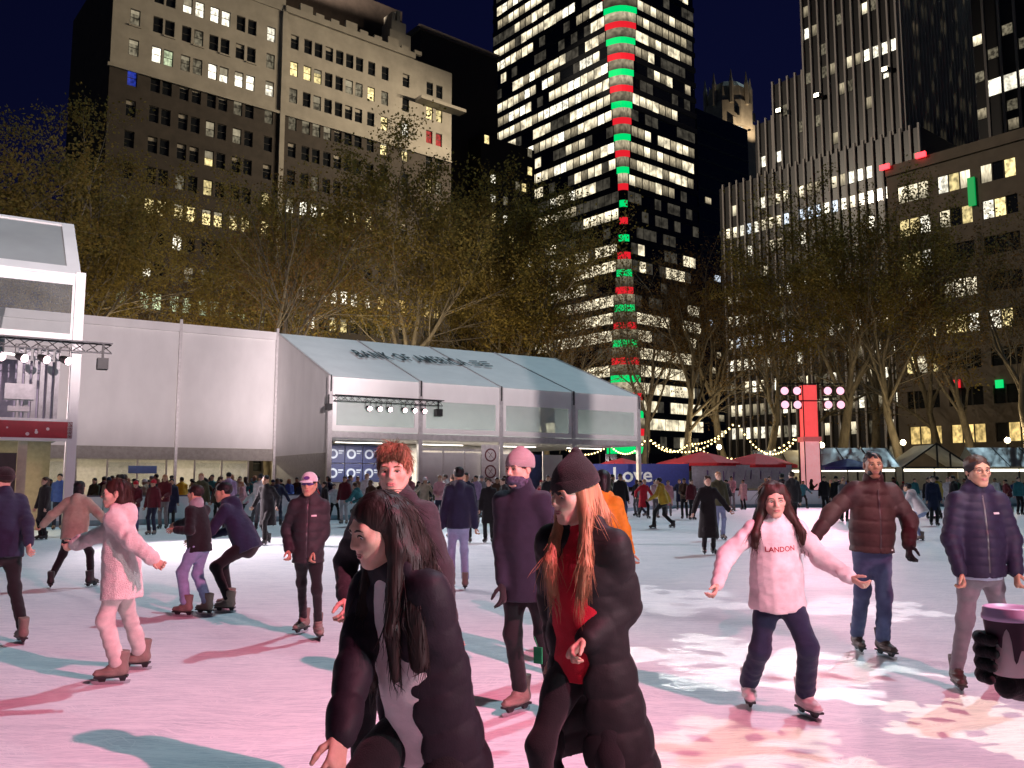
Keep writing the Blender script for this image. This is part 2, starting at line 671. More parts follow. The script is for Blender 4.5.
def g_jacket(S, h=.011, hem=.10, rh=.195, rw=.148, rc=.155, depth=1.32, sl=(.062, .056, .046), quilt=None, squilt=None, wr=.004, seed=1.0,
             collar=(.078, .05), hood=False, cuff=.015, flare=None, slit=None, hollow=False, zip_=False, sleeve_end=.0, front=0.0):
    """torso cut off at the hem, then sleeves, collar and hood grown into it"""
    s = SDF(h)
    k = S.k
    fl = (S.fw, depth)
    tq = quilt[1] if quilt else 0
    sq = squilt or quilt
    quilt_t = None
    hp_ = S.hip - (S.up * min(hem, .12) + v3(0, 0, max(hem - .12, 0))) * k
    if flare is not None:                      # long coat: skirt below the hips, may trail behind
        (fx, fy), r_end = flare
        end = S.hip + v3(fx, fy, -hem * k)
        s.cap(S.hip + S.up * .05 * k, end, rh * k, r_end * k, k=.05, flat=(v3(0, 1, 0), depth * .92))
        if hollow:
            s.cap(S.hip - v3(0, 0, .12), end - v3(0, 0, .12), (rh - .03) * k, (r_end - .022) * k, k=.01, flat=(v3(0, 1, 0), depth * .92), sub=True)
        nz = nrm(v3(fx * .6, fy * .6, -hem))
        s.plane(end, nz)
    else:
        nz = nrm(hp_ - S.hip - S.up * .02)
        s.cap(hp_, S.hip + S.up * .18 * k, rh * k, rw * k, k=.04, flat=(S.fw, depth * .80))
        s.plane(hp_, nz)
    ph = None
    s.cap(S.hip + S.up * .14 * k, S.chest - S.up * .02, rw * k, rc * k * .97, k=.06, flat=fl, quilt=ph)
    s.cap(S.chest - S.up * .05 * k, S.shc - S.up * .06 * k, rc * k * .97, rc * k * .8, k=.06, flat=fl, quilt=ph)
    s.cap(S.sh[0] * .96 + S.shc * .04, S.sh[1] * .96 + S.shc * .04, sl[0] * k * .86, k=.06)
    s.cap(S.shc + S.up * .0, S.neck + S.up * .0, .075 * k, .062 * k, k=.06)
    if slit is not None:                       # open front
        for (a, b, ra, rb, k_) in slit:
            s.cap(a, b, ra, rb, k=k_, sub=True)
    for i in (0, 1):
        d = nrm(S.wri[i] - S.elb[i])
        s.cap(S.sh[i], S.elb[i], sl[0] * k, sl[1] * k, k=.05, quilt=squilt or quilt, wr=None if quilt else (wr * .5, .1, .2, seed + i))
        s.cap(S.elb[i], S.wri[i] + d * (sleeve_end - .01), sl[1] * k, sl[2] * k, k=.03, quilt=squilt or quilt, wr=None if quilt else (wr * .6, .075, .6, seed + 3 * i))
        if cuff:
            s.cap(S.wri[i] - d * .045, S.wri[i] + d * (sleeve_end - .012), (sl[2] - .003) * k, (sl[2] - .006) * k, k=.01)
    if collar:
        rc_, hc_ = collar
        s.cap(S.neck - S.up * .03 * k, S.neck + (S.up * .7 + S.fw * .15) * hc_, rc_ * k, (rc_ - .008) * k, k=.03)
    if hood:
        c0 = S.neck - S.fw * .075 * k + S.up * .0
        for sx in (-1, 1):
            s.cap(c0 - S.up * .03 * k, c0 + S.rt * sx * .085 * k + S.fw * .09 * k + S.up * .015, .058 * k, .034 * k, k=.04)
        s.cap(c0, c0 - S.fw * .03 * k - S.up * .09 * k, .062 * k, .045 * k, k=.05)
    def dsp(P):
        o = wr * .8 * wnoise(P * np.array([1, 1, .55]), 24, seed) + wr * .5 * wnoise(P, 52, seed + 3) + wr * .3 * wnoise(P * np.array([.6, .6, 1.5]), 95, seed + 9)
        if quilt:
            da = np.full(len(P), 9.)
            for i in (0, 1):
                for a, b, r_ in ((S.sh[i], S.elb[i], (sl[0] + sl[1]) / 2), (S.elb[i], S.wri[i], (sl[1] + sl[2]) / 2)):
                    ba = b - a
                    t = np.clip((P - a) @ ba / (ba @ ba), 0, 1)
                    da = np.minimum(da, np.linalg.norm(P - a - t[:, None] * ba, axis=1) - r_ * k)
            w = np.clip((da - .012) / .02, 0, 1)
            u = (P - S.hip) @ S.up + .006 * wnoise(P, 18, seed + 5)
            o = o - w * tq * (np.sqrt(np.abs(np.sin(PI * (u + .01) / quilt[0]))) - .7)
            if zip_:
                x = np.abs((P - S.hip) @ S.rt)
                fr = ((P - S.hip) @ S.fw > 0)
                o = o + np.where(fr & (x < .014), w * .008 * (1 - x / .014), 0)
        return o
    return s.mesh(dsp)

def g_hair(S, h=.006, style='short', falls=None, vol=1.0, seed=1.0, fringe=.0, cutz=-.03):
    s = SDF(h)
    hs = S.hs
    def e(c, r, k=.02, sub=False):
        s.ell(hp(S, *c), v3(*r) * hs, S.Rh, k * hs, sub)
    e((0, -.02, .036), (.083 * vol, .101 * vol, .09 * vol), .02)
    if style == 'short':
        e((0, .135, -.045 - fringe), (.094, .1, .115), .02, True)
        e((0, .02, -.125), (.13, .105, .085), .02, True)
    elif style == 'top':        # longer on top, short sides
        s.cap(hp(S, -.03, .03, .1), hp(S, .03, .02, .1), .036 * hs, k=.03)
        s.cap(hp(S, -.035, .062, .085), hp(S, .04, .055, .09), .026 * hs, k=.03)
        e((0, .135, -.05), (.094, .1, .115), .015, True)
        e((0, .02, -.12), (.13, .11, .09), .02, True)
    else:
        e((0, .14, -.05 - fringe), (.064, .105, .135), .015, True)
        e((0, -.035, -.06), (.08 * vol, .07 * vol, .1), .03)
    for pts, r0, r1 in (falls or []):
        n = len(pts) - 1
        for q in range(n):
            ra = r0 + (r1 - r0) * q / n
            rb = r0 + (r1 - r0) * (q + 1) / n
            s.cap(pts[q], pts[q + 1], ra, rb, k=.025)
    def dsp(P):
        Q = (P - S.hc)
        if falls:
            a = P * np.array([1, 1, .07])
            return .0030 * wnoise(a, 160, seed) + .004 * wnoise(a, 55, seed)
        return .004 * wnoise(Q, 150, seed) + .006 * wnoise(Q * np.array([1, .5, 1]), 70, seed)
    return s.mesh(dsp)

def strands(name, paths, mat, parent, r=.0022, seed=0):
    """loose hairs: thin tapered tubes"""
    mb = MB()
    mb.smooth = True
    for p in paths:
        n = len(p)
        mb.tube(p, [r * (1 - .8 * i / (n - 1)) for i in range(n)], 4)
    return mb.build(name, mat, parent)

def hair_fuzz(root, hair_obj, S, mat, n=500, L=.05, r=.0016, seed=1, lift=.25, zmax=9.0, jit=.05):
    """fine hairs lying over the hair mass, so that it has strands and a soft edge"""
    me = hair_obj.data
    nv = len(me.vertices)
    co = np.empty(nv * 3, dtype=np.float32)
    no = np.empty(nv * 3, dtype=np.float32)
    me.vertices.foreach_get('co', co)
    me.vertices.foreach_get('normal', no)
    co, no = co.reshape(-1, 3), no.reshape(-1, 3)
    rs_ = np.random.RandomState(seed)
    idx = rs_.randint(0, nv, n)
    crown = hp(S, 0, -.03, .12)
    mb = MB()
    mb.smooth = True
    for i in idx:
        p, q = co[i].astype(float), nrm(no[i].astype(float))
        loc_ = S.Rh.T @ (p - S.hc) / S.hs
        if loc_[2] > zmax or (loc_[1] > .01 and loc_[2] > -.14 and abs(loc_[0]) < .1 and zmax < 9):
            continue
        if zmax == 8.0 and loc_[1] > -.01 and loc_[2] > -.13:
            continue
        low = p[2] < S.hc[2] - .05
        d = v3(0, 0, -1) if low else nrm(p - crown) * .8 + v3(0, 0, -.5)
        d = d - q * (d @ q)
        if np.linalg.norm(d) < 1e-4:
            continue
        d = nrm(nrm(d) + rs_.normal(0, jit, 3))
        l = L * rs_.uniform(.5, 1.5)
        a = p + q * .0005
        pts = [a, a + d * l * .4 + q * l * lift * .22, a + d * l * .75 + q * l * lift * .3 + rs_.normal(0, .002, 3), a + d * l + q * l * lift * .2 + rs_.normal(0, .004, 3)]
        mb.tube(pts, [r, r, r * .7, r * .2], 3, False)
    return mb.build('loose_hair', mat, root)

def g_beanie(S, h=.007, point=None, rim=.016, cut=.018, tilt=0.15, vol=1.0):
    s = SDF(h)
    hs = S.hs
    s.ell(hp(S, 0, -.018, .04), v3(.09, .108, .1) * hs * vol, S.Rh, .02)
    if point:
        s.cap(hp(S, 0, -.03, .08), hp(S, *point), .07 * hs, .022 * hs, k=.05)
    n = S.Rh @ v3(0, tilt, -1)
    s.plane(hp(S, 0, 0, cut - .012), n)
    # turned-up brim
    s2 = SDF(h)
    s2.ell(hp(S, 0, -.017, .032), v3(.0955, .1135, .085) * hs * vol, S.Rh, .01)
    s2.plane(hp(S, 0, 0, cut - .015), n)
    s2.plane(hp(S, 0, 0, cut + .042), -n)
    a = s.mesh(lambda P: .0025 * wnoise(P, 45, 2.0))
    b = s2.mesh(lambda P: .0015 * wnoise(P, 60, 5.0))
    return join_parts([a, b])

def g_cap(S, h=.006):
    s = SDF(h)
    hs = S.hs
    s.ell(hp(S, 0, -.014, .035), v3(.087, .106, .098) * hs, S.Rh, .02)
    s.plane(hp(S, 0, 0, .028), S.Rh @ v3(0, .1, -1))
    s.ell(hp(S, 0, .112, .034), v3(.07, .072, .011) * hs, S.Rh, .012)
    return s.mesh()

def small_sphere(name, r, mats, n=12):
    mb = MB()
    mb.smooth = True
    vv, ff = [], []
    for i in range(1, n):
        th = PI * i / n
        for j in range(n):
            ph = 2 * PI * j / n
            vv.append((r * math.sin(th) * math.cos(ph), -r * math.cos(th), r * math.sin(th) * math.sin(ph)))
    top = len(vv)
    vv += [(0, -r, 0), (0, r, 0)]
    for i in range(n - 2):
        for j in range(n):
            j2 = (j + 1) % n
            ff.append((i * n + j, (i + 1) * n + j, (i + 1) * n + j2, i * n + j2))
    for j in range(n):
        j2 = (j + 1) % n
        ff.append((top, j, j2))
        ff.append((top + 1, (n - 2) * n + j2, (n - 2) * n + j))
    mb.add(vv, ff)
    me = mb.mesh(name)
    # iris = faces whose centre looks forward (+Y)
    for p in me.polygons:
        if p.center.y > r * .80:
            p.material_index = 1
    for m in mats:
        me.materials.append(m)
    return me

# --- cloth, skin and hair materials
def cloth(name, col, rough=.85, bump=.25, bscale=220, sheen=.15, namp=.18, spec=.25):
    return pmat('cloth_' + name, col, rough, 0, spec, 9, namp, bump, bscale, None, sheen)

def nylon(name, col, rough=.5):
    return pmat('nylon_' + name, col, max(rough, .6), 0, .22, 14, .2, .08, 140)

def skin(name, col):
    k = 'skin_' + name
    if k in MATS:
        return MATS[k]
    m = pmat(k, col, .5, 0, .35, 30, .1, .08, 180)
    p = m.node_tree.nodes['Principled BSDF']
    p.inputs['Subsurface Weight'].default_value = .12
    p.inputs['Subsurface Radius'].default_value = (.012, .005, .003)
    p.inputs['Subsurface Scale'].default_value = 1.0
    return m

def hairmat(name, col):
    return pmat('hair_' + name, col, .5, 0, .3, 40, .35, .2, 140, (1, 1, .08))

M_EYE = pmat('eye_white', (.72, .70, .68), .3, 0, .5)
M_IRIS = pmat('eye_iris', (.03, .018, .012), .15, 0, .6)
M_STEEL = pmat('skate_steel', (.55, .56, .58), .25, 1.0)
M_HOLD = pmat('skate_holder', (.02, .02, .022), .4)
SK_F = skin('fair', (.56, .36, .27))
SK_M = skin('medium', (.48, .29, .19))
SK_T = skin('tan', (.30, .165, .10))
SK_D = skin('deep', (.16, .085, .055))
EYE_ME = small_sphere('eye', .0125, [M_EYE, M_IRIS])

def boot_mesh(h):
    s = SDF(h)
    s.cap((0, -.045, .105), (0, .05, .095), .045, .044, k=.03)
    s.cap((0, .04, .095), (0, .135, .083), .044, .036, k=.03, flat=(v3(0, 0, 1), 1.15))
    s.cap((0, -.03, .12), (0, -.04, .245), .046, .055, k=.03, flat=(v3(1, 0, 0), 1.12))
    s.cap((0, .02, .16), (0, -.01, .235), .036, .04, k=.03)
    s.plane((0, 0, .06), (0, 0, -1))
    s.plane((0, 0, .262), (0, -.12, 1))
    def d(P):
        w = np.where(P[:, 1] > .015, .0035 * np.sin(P[:, 2] * 210), 0)
        return w + .0012 * wnoise(P, 60)
    return s.mesh(d)

def blade_mesh():
    mb = MB()
    mb.mi = 0
    mb.box(-.034, .034, -.085, .16, .052, .066)
    for (y0, y1) in ((-.075, -.02), (.07, .135)):
        mb.add([(-.02, y0, .053), (.02, y0, .053), (.02, y1, .053), (-.02, y1, .053), (-.007, y0 + .01, .022), (.007, y0 + .01, .022), (.007, y1 - .01, .022), (-.007, y1 - .01, .022)],
               [(0, 1, 2, 3), (7, 6, 5, 4), (0, 4, 5, 1), (1, 5, 6, 2), (2, 6, 7, 3), (3, 7, 4, 0)])
    mb.mi = 1
    pts = [(-.105, .03), (-.1, .006), (-.07, .0), (.14, .0), (.175, .008), (.185, .03)]
    vv = [(-.0018, y, z) for y, z in pts] + [(.0018, y, z) for y, z in pts]
    n = len(pts)
    ff = [tuple(range(n)), tuple(reversed(range(n, 2 * n)))] + [(i, i + n, (i + 1) % n + n, (i + 1) % n) for i in range(n)]
    mb.add(vv, ff)
    return mb.mesh('blade')

BOOT_HI = np_mesh('boot_fine', *boot_mesh(.0065))
BOOT_LO = np_mesh('boot_coarse', *boot_mesh(.013))
BLADE = blade_mesh()
BLADE.materials.append(M_HOLD)
BLADE.materials.append(M_STEEL)
for b_ in (BOOT_HI, BOOT_LO):
    b_.materials.append(M_HOLD)
M_BOOT = {'grey': pmat('boot_grey', (.22, .17, .14), .55, bump=.3), 'black': pmat('boot_black', (.025, .022, .022), .45, bump=.3),
          'white': pmat('boot_white', (.62, .52, .50), .5, bump=.2), 'brown': pmat('boot_brown', (.06, .035, .03), .5, bump=.3)}

def set_mat(o, m):
    o.material_slots[0].link = 'OBJECT'
    o.material_slots[0].material = m

def add_skates(S, root, kind='grey', fine=True, tilt=(0, 0)):
    for i in (0, 1):
        f = S.feet[i]
        o = obj('skate', BOOT_HI if fine else BOOT_LO, None, root, (f[0], f[1], f[2]), (R(tilt[i]), 0, R(f[3])))
        set_mat(o, M_BOOT[kind])
        obj('blade', BLADE, None, o)

def face_parts(S, root, hair_m, lip=(.42, .16, .15), brow=True, lookdown=False, glasses=False, body=None):
    me = body.data
    bvh = BVHTree.FromPolygons([v.co for v in me.vertices], [p.vertices for p in me.polygons])
    Me = Matrix(S.Rh.tolist()).to_4x4()
    fwd = Vector(S.Rh @ v3(0, 1, 0))
    def q(x, z, off=.0):
        o = Vector(hp(S, x, .22, z))
        hit = bvh.ray_cast(o, -fwd)[0]
        if hit is None:
            return Vector(hp(S, x, .08 + off, z))
        return hit + fwd * (off * S.hs)
    for sx in (-1, 1):
        o = obj('eye', EYE_ME, None, root)
        c = q(sx * .0305, .0, -.0088)
        o.matrix_local = Matrix.Translation(c) @ Me @ Matrix.Rotation(R(-20 if lookdown else -2), 4, 'X') @ Matrix.Diagonal((1.2, 1, .72, 1)) @ Matrix.Scale(S.hs, 4)
        mb = MB()
        mb.smooth = True
        mb.tube([q(sx * .046, .001, .0005), q(sx * .039, .0075, .002), q(sx * .030, .0095, .003), q(sx * .022, .007, .002), q(sx * .0165, .0, .0005)], [.0008, .0022, .0026, .002, .0008], 5)
        mb.build('eyelash', hair_m, root)
    lm = pmat('lip_%02d' % int(lip[0] * 100), lip, .4)
    mb = MB()
    mb.smooth = True
    mb.tube([q(-.025, -.061), q(-.013, -.0565), q(0, -.058), q(.013, -.0565), q(.025, -.061)], [.001, .0040, .0038, .0040, .001], 6)
    mb.tube([q(-.023, -.0625), q(-.011, -.067), q(0, -.068), q(.011, -.067), q(.023, -.0625)], [.001, .0042, .0050, .0042, .001], 6)
    mb.build('lips', lm, root)
    if brow:
        for sx in (-1, 1):
            mb = MB()
            mb.smooth = True
            mb.tube([q(sx * .052, .019), q(sx * .043, .0255), q(sx * .028, .0265), q(sx * .014, .023)], [.001, .0030, .0038, .0026], 6)
            mb.build('eyebrow', hair_m, root)
    if glasses:
        mb = MB()
        mb.smooth = True
        g = lambda x, y, z: hp(S, x, y, z)
        for sx in (-1, 1):
            mb.tube([g(sx * .031 + .021 * math.cos(a * PI / 8), .1, .0 + .017 * math.sin(a * PI / 8)) for a in range(17)], .0013, 5, False)
            mb.tube([g(sx * .052, .098, .004), g(sx * .078, .0, .006)], .0013, 5)
        mb.tube([g(-.01, .101, .004), g(.01, .101, .004)], .0013, 5)
        mb.build('glasses', M_HOLD, root)

def person_root(loc, ang, label, group=None):
    o = empty('person', loc, R(ang))
    tag(o, label, 'person', group)
    return o

def part(name, VF, mat, root):
    return obj(name, np_mesh(name, *VF), mat, root)

def make_body(S, root, sk, hand=(28, 28), hands=True, detail=True, h=.0048, jaw=1.0, nose=1.0, thumbs=(None, None)):
    L = [body_core(S), head_shape(S, h, jaw, nose, detail)]
    if hands:
        for i in (0, 1):
            L.append(place_hand(S, i, hand[i], thumb=thumbs[i]))
    return part('body', join_parts(L), sk, root)

def glove(S, root, i, mat, curl=25, scale=1.16):
    V, F = place_hand(S, i, curl, .006, scale=scale)
    return part('glove', (V, F), mat, root)
def text_mesh(txt, size, extrude=.0, bold=0.0, spacing=1.0):
    cu = bpy.data.curves.new('lettering', 'FONT')
    cu.body = txt
    cu.size = size
    cu.align_x = 'CENTER'
    cu.align_y = 'CENTER'
    cu.extrude = extrude
    cu.offset = bold
    cu.space_character = spacing
    cu.resolution_u = 3
    o = bpy.data.objects.new('lettering', cu)
    COL.objects.link(o)
    dg = bpy.context.evaluated_depsgraph_get()
    me = bpy.data.meshes.new_from_object(o.evaluated_get(dg))
    bpy.data.objects.remove(o)
    return me

# ------------------------------------------------------------------ ground, ice, rink boards
def poly_sheet(name, pts, z, mat, parent=None):
    mb = MB()
    mb.add([(x, y, z) for x, y in pts], [tuple(range(len(pts)))])
    return mb.build(name, mat, parent)

def ice_material():
    m, nt, p = new_mat('ice')
    tc = N(nt, 'ShaderNodeTexCoord')
    lk = nt.links.new
    big = N(nt, 'ShaderNodeTexNoise', i_Scale=.35, i_Detail=5.0, i_Roughness=.6)
    lk(tc.outputs['Object'], big.inputs['Vector'])
    rough = N(nt, 'ShaderNodeMapRange')
    rough.inputs['To Min'].default_value = .30
    rough.inputs['To Max'].default_value = .62
    lk(big.outputs[0], rough.inputs[0])
    # scratches: thin bright lines left by blades, in three directions
    prev = None
    for k, (ang, sc, thr) in enumerate(((.35, .9, .03), (-.5, 1.3, .026), (1.25, .7, .022), (.9, 2.1, .03), (-.15, 3.0, .03), (.6, 4.2, .028))):
        wp = N(nt, 'ShaderNodeTexNoise', i_Scale=.5 + .2 * k, i_Detail=1.0)
        lk(tc.outputs['Object'], wp.inputs['Vector'])
        ad = N(nt, 'ShaderNodeMixRGB')
        ad.blend_type = 'ADD'
        ad.inputs[0].default_value = .9
        lk(tc.outputs['Object'], ad.inputs[1])
        lk(wp.outputs['Color'], ad.inputs[2])
        mp = N(nt, 'ShaderNodeMapping')
        mp.inputs['Rotation'].default_value = (0, 0, ang)
        mp.inputs['Scale'].default_value = (sc * .12, sc * 4.5, 1)
        lk(ad.outputs[0], mp.inputs[0])
        n = N(nt, 'ShaderNodeTexNoise', i_Scale=3.0, i_Detail=3.0)
        lk(mp.outputs[0], n.inputs['Vector'])
        s = N(nt, 'ShaderNodeMath', operation='SUBTRACT')
        s.inputs[1].default_value = .5
        lk(n.outputs[0], s.inputs[0])
        a = N(nt, 'ShaderNodeMath', operation='ABSOLUTE')
        lk(s.outputs[0], a.inputs[0])
        r = N(nt, 'ShaderNodeMapRange')
        r.inputs['From Min'].default_value = 0
        r.inputs['From Max'].default_value = thr
        r.inputs['To Min'].default_value = 1
        r.inputs['To Max'].default_value = 0
        lk(a.outputs[0], r.inputs[0])
        if prev is None:
            prev = r.outputs[0]
        else:
            mx = N(nt, 'ShaderNodeMath', operation='MAXIMUM')
            lk(prev, mx.inputs[0])
            lk(r.outputs[0], mx.inputs[1])
            prev = mx.outputs[0]
    # shavings: pale patches where the surface is worn
    wear = N(nt, 'ShaderNodeTexNoise', i_Scale=1.6, i_Detail=8.0, i_Roughness=.7)
    lk(tc.outputs['Object'], wear.inputs['Vector'])
    wr_ = N(nt, 'ShaderNodeMapRange')
    wr_.inputs['From Min'].default_value = .35
    wr_.inputs['From Max'].default_value = .75
    lk(wear.outputs[0], wr_.inputs[0])
    c1 = N(nt, 'ShaderNodeMixRGB')
    c1.inputs[1].default_value = (.56, .61, .66, 1)
    c1.inputs[2].default_value = (.76, .79, .82, 1)
    lk(wr_.outputs[0], c1.inputs[0])
    c2 = N(nt, 'ShaderNodeMixRGB')
    c2.inputs[2].default_value = (.93, .94, .95, 1)
    lk(c1.outputs[0], c2.inputs[1])
    f = N(nt, 'ShaderNodeMath', operation='MULTIPLY')
    f.inputs[1].default_value = .8
    lk(prev, f.inputs[0])
    lk(f.outputs[0], c2.inputs[0])
    lk(c2.outputs[0], p.inputs['Base Color'])
    lk(rough.outputs[0], p.inputs['Roughness'])
    p.inputs['IOR'].default_value = 1.31
    p.inputs['Specular IOR Level'].default_value = .5
    b = N(nt, 'ShaderNodeBump', i_Strength=.25, i_Distance=.004)
    lk(prev, b.inputs['Height'])
    b2 = N(nt, 'ShaderNodeBump', i_Strength=.15, i_Distance=.01)
    lk(wear.outputs[0], b2.inputs['Height'])
    lk(b.outputs[0], b2.inputs['Normal'])
    lk(b2.outputs[0], p.inputs['Normal'])
    return m

M_ICE = ice_material()
M_PAVE = pmat('paving', (.10, .095, .09), .8, nscale=2, namp=.3, bump=.3, bscale=20)
M_ROAD = pmat('asphalt', (.05, .05, .052), .85, nscale=3, namp=.25, bump=.3, bscale=40)
gnd = poly_sheet('ground', [(-900, -700), (900, -700), (900, 1100), (-900, 1100)], -.1, M_PAVE)
structure(gnd)

# tent axis (front line of the pavilion) and its normal
TA = Vector((math.sin(R(58)), math.cos(R(58)), 0))
TN = Vector((-TA.y, TA.x, 0))               # pointing away, behind the front
P0 = Vector((-8.84, 42.1, 0))
def tent(s, b, z=0.0):
    return P0 + TA * s + TN * b + Vector((0, 0, z))

# rink outline: the pavilion side, the far side, and closing behind the camera
A0, A1 = tent(-32, -5.5), tent(13, -5.5)
outline = [Vector((A0.x, A0.y, 0)), Vector((A1.x, A1.y, 0))]
far = [Vector((8.5, 52.3, 0)), Vector((14, 54.5, 0)), Vector((40, 57.5, 0)), Vector((46, 54, 0)), Vector((46, 4, 0)), Vector((40, -4, 0)), Vector((-26, -4, 0)), Vector((-36, 6, 0))]
outline += far
def chaikin(p, n=3):
    for _ in range(n):
        q = []
        for i in range(len(p)):
            a, b = p[i], p[(i + 1) % len(p)]
            q += [a * .82 + b * .18, a * .18 + b * .82]
        p = q
    return p
rink = chaikin(outline, 3)
ice = poly_sheet('ice_rink', [(p.x, p.y) for p in rink], 0.0, M_ICE)
structure(ice)

# rink boards, one panel per 2.4 m
M_BOARD = pmat('board_white', (.72, .78, .80), .35, nscale=1.2, namp=.06)
M_KICK = pmat('board_kick', (.25, .42, .48), .5)
M_CAP = pmat('board_rail', (.10, .12, .16), .4)
brd = empty('rink_boards')
tag(brd, 'low white barrier boards with dark top rail around the ice', 'barrier')
per = []
for i in range(len(rink)):
    a, b = rink[i], rink[(i + 1) % len(rink)]
    n = max(1, int((b - a).length / .4))
    per += [a.lerp(b, k / n) for k in range(n)]
run, acc_ = [per[0]], 0.0
idx_ = 0
PANELS = []
for i in range(1, len(per) + 1):
    p = per[i % len(per)]
    acc_ += (p - run[-1]).length
    run.append(p)
    if acc_ >= 2.4 or i == len(per):
        PANELS.append((run[0], run[-1]))
        run, acc_ = [p], 0.0
def board_panel(a, b):
    d = b - a
    L = d.length
    mb = MB()
    g = .012
    mb.mi = 0
    mb.box(g, L - g, -.04, .04, .2, 1.03)
    mb.mi = 1
    mb.box(g, L - g, -.05, .05, -.02, .2)
    mb.mi = 2
    mb.box(0, L, -.055, .055, 1.03, 1.08)
    me = mb.mesh('panel')
    for m in (M_BOARD, M_KICK, M_CAP):
        me.materials.append(m)
    o = obj('board_panel', me, None, brd, a, (0, 0, math.atan2(d.y, d.x)))
for a, b in PANELS:
    if (a.y > 12 or b.y > 12) or a.x > 30:
        board_panel(a, b)

# streets beyond the park
E1 = Vector((math.sin(R(50.4)), math.cos(R(50.4)), 0))
E2 = Vector((-E1.y, E1.x, 0))
GROT = math.atan2(E1.y, E1.x)
def strip(name, o, ux, L, uy, W, z, mat):
    p = [o, o + ux * L, o + ux * L + uy * W, o + uy * W]
    s = poly_sheet(name, [(q.x, q.y) for q in p], z, mat)
    structure(s)
    return s
A_CORNER = at(97, 300, 101)
A_CORNER.z = 0
strip('street', A_CORNER - E1 * 150 - E2 * 16, E1, 420, E2, 12, -.096, M_ROAD)
side = poly_sheet('sidewalk', [((A_CORNER - E1 * 150 - E2 * 4 + q).x, (A_CORNER - E1 * 150 - E2 * 4 + q).y) for q in (E1 * 0, E1 * 420, E1 * 420 + E2 * 4, E2 * 4)], .04, pmat('sidewalk_concrete', (.22, .21, .2), .8, bump=.2))
structure(side)

# ------------------------------------------------------------------ fabric pavilion
M_FAB = pmat('tent_fabric', (.84, .83, .82), .55, nscale=.9, namp=.06, bump=.35, bscale=2.2, stretch=(1, 1, .45))
M_ALU = pmat('tent_frame', (.62, .60, .60), .35, .3)
M_DARKM = pmat('dark_metal', (.03, .03, .033), .45, .6)
M_BLK = pmat('black_plastic', (.015, .015, .016), .5)
def glass_mat(name, col, rough=.08, trans=.85, spec=.5):
    if name in MATS:
        return MATS[name]
    m, nt, p = new_mat(name)
    tr = N(nt, 'ShaderNodeBsdfTransparent')
    tr.inputs[0].default_value = (*col, 1)
    gl = N(nt, 'ShaderNodeBsdfGlossy')
    gl.inputs['Roughness'].default_value = rough
    df = N(nt, 'ShaderNodeBsdfDiffuse')
    df.inputs[0].default_value = (.7, .75, .75, 1)
    tc = N(nt, 'ShaderNodeTexCoord')
    no = N(nt, 'ShaderNodeTexNoise', i_Scale=.8, i_Detail=4.0)
    nt.links.new(tc.outputs['Object'], no.inputs['Vector'])
    mr = N(nt, 'ShaderNodeMapRange')
    mr.inputs['To Min'].default_value = max(0, 1 - trans - .1)
    mr.inputs['To Max'].default_value = 1 - trans + .1
    nt.links.new(no.outputs[0], mr.inputs[0])
    mx = N(nt, 'ShaderNodeMixShader')
    nt.links.new(mr.outputs[0], mx.inputs[0])
    nt.links.new(tr.outputs[0], mx.inputs[1])
    nt.links.new(df.outputs[0], mx.inputs[2])
    fr = N(nt, 'ShaderNodeFresnel', i_IOR=1.45)
    m2 = N(nt, 'ShaderNodeMixShader')
    nt.links.new(fr.outputs[0], m2.inputs[0])
    nt.links.new(mx.outputs[0], m2.inputs[1])
    nt.links.new(gl.outputs[0], m2.inputs[2])
    nt.links.new(m2.outputs[0], nt.nodes['Material Output'].inputs[0])
    MATS[name] = m
    return m
M_PLEX = glass_mat('vinyl_window', (.93, .97, .96), .15, .62)
M_CLEAR = glass_mat('clear_glass', (.95, .97, .97), .03, .93)

SP = 4.85                     # bay length
NB = 4
EAVE, RIDGE, RB = 6.7, 10.1, 8.8
TENT_ROT = math.atan2(TA.y, TA.x)
pav = empty('event_pavilion', P0, TENT_ROT)
tag(pav, 'large white fabric event tent with printed roof beyond the ice', 'tent')
# in the pavilion's frame: x along the front, y backwards, z up
def pv(name, mb, mat, parent=None):
    return mb.build(name, mat, parent or pav)
# roof bays (front slope), each a slightly sagging sheet; seams between them
def roof_bay(x0, x1, e=EAVE, rz=RIDGE, rb=RB, name='roof_panel', par=None, y0=0.0):
    mb = MB()
    mb.smooth = True
    nu, nv = 8, 10
    vv = []
    for j in range(nv + 1):
        for i in range(nu + 1):
            u, v = i / nu, j / nv
            sag = .07 * math.sin(PI * u) ** .8 * math.sin(PI * min(1, v * 1.05 + .02))
            x = x0 + (x1 - x0) * (.003 + .994 * u)
            vv.append((x, y0 - .12 + (rb + .12) * v, e - .02 + (rz - e + .02) * v - sag))
    mb.add(vv, [(j * (nu + 1) + i, j * (nu + 1) + i + 1, (j + 1) * (nu + 1) + i + 1, (j + 1) * (nu + 1) + i) for j in range(nv) for i in range(nu)])
    return mb.build(name, M_FAB, par or pav)
for k in range(NB):
    roof_bay(k * SP, (k + 1) * SP)
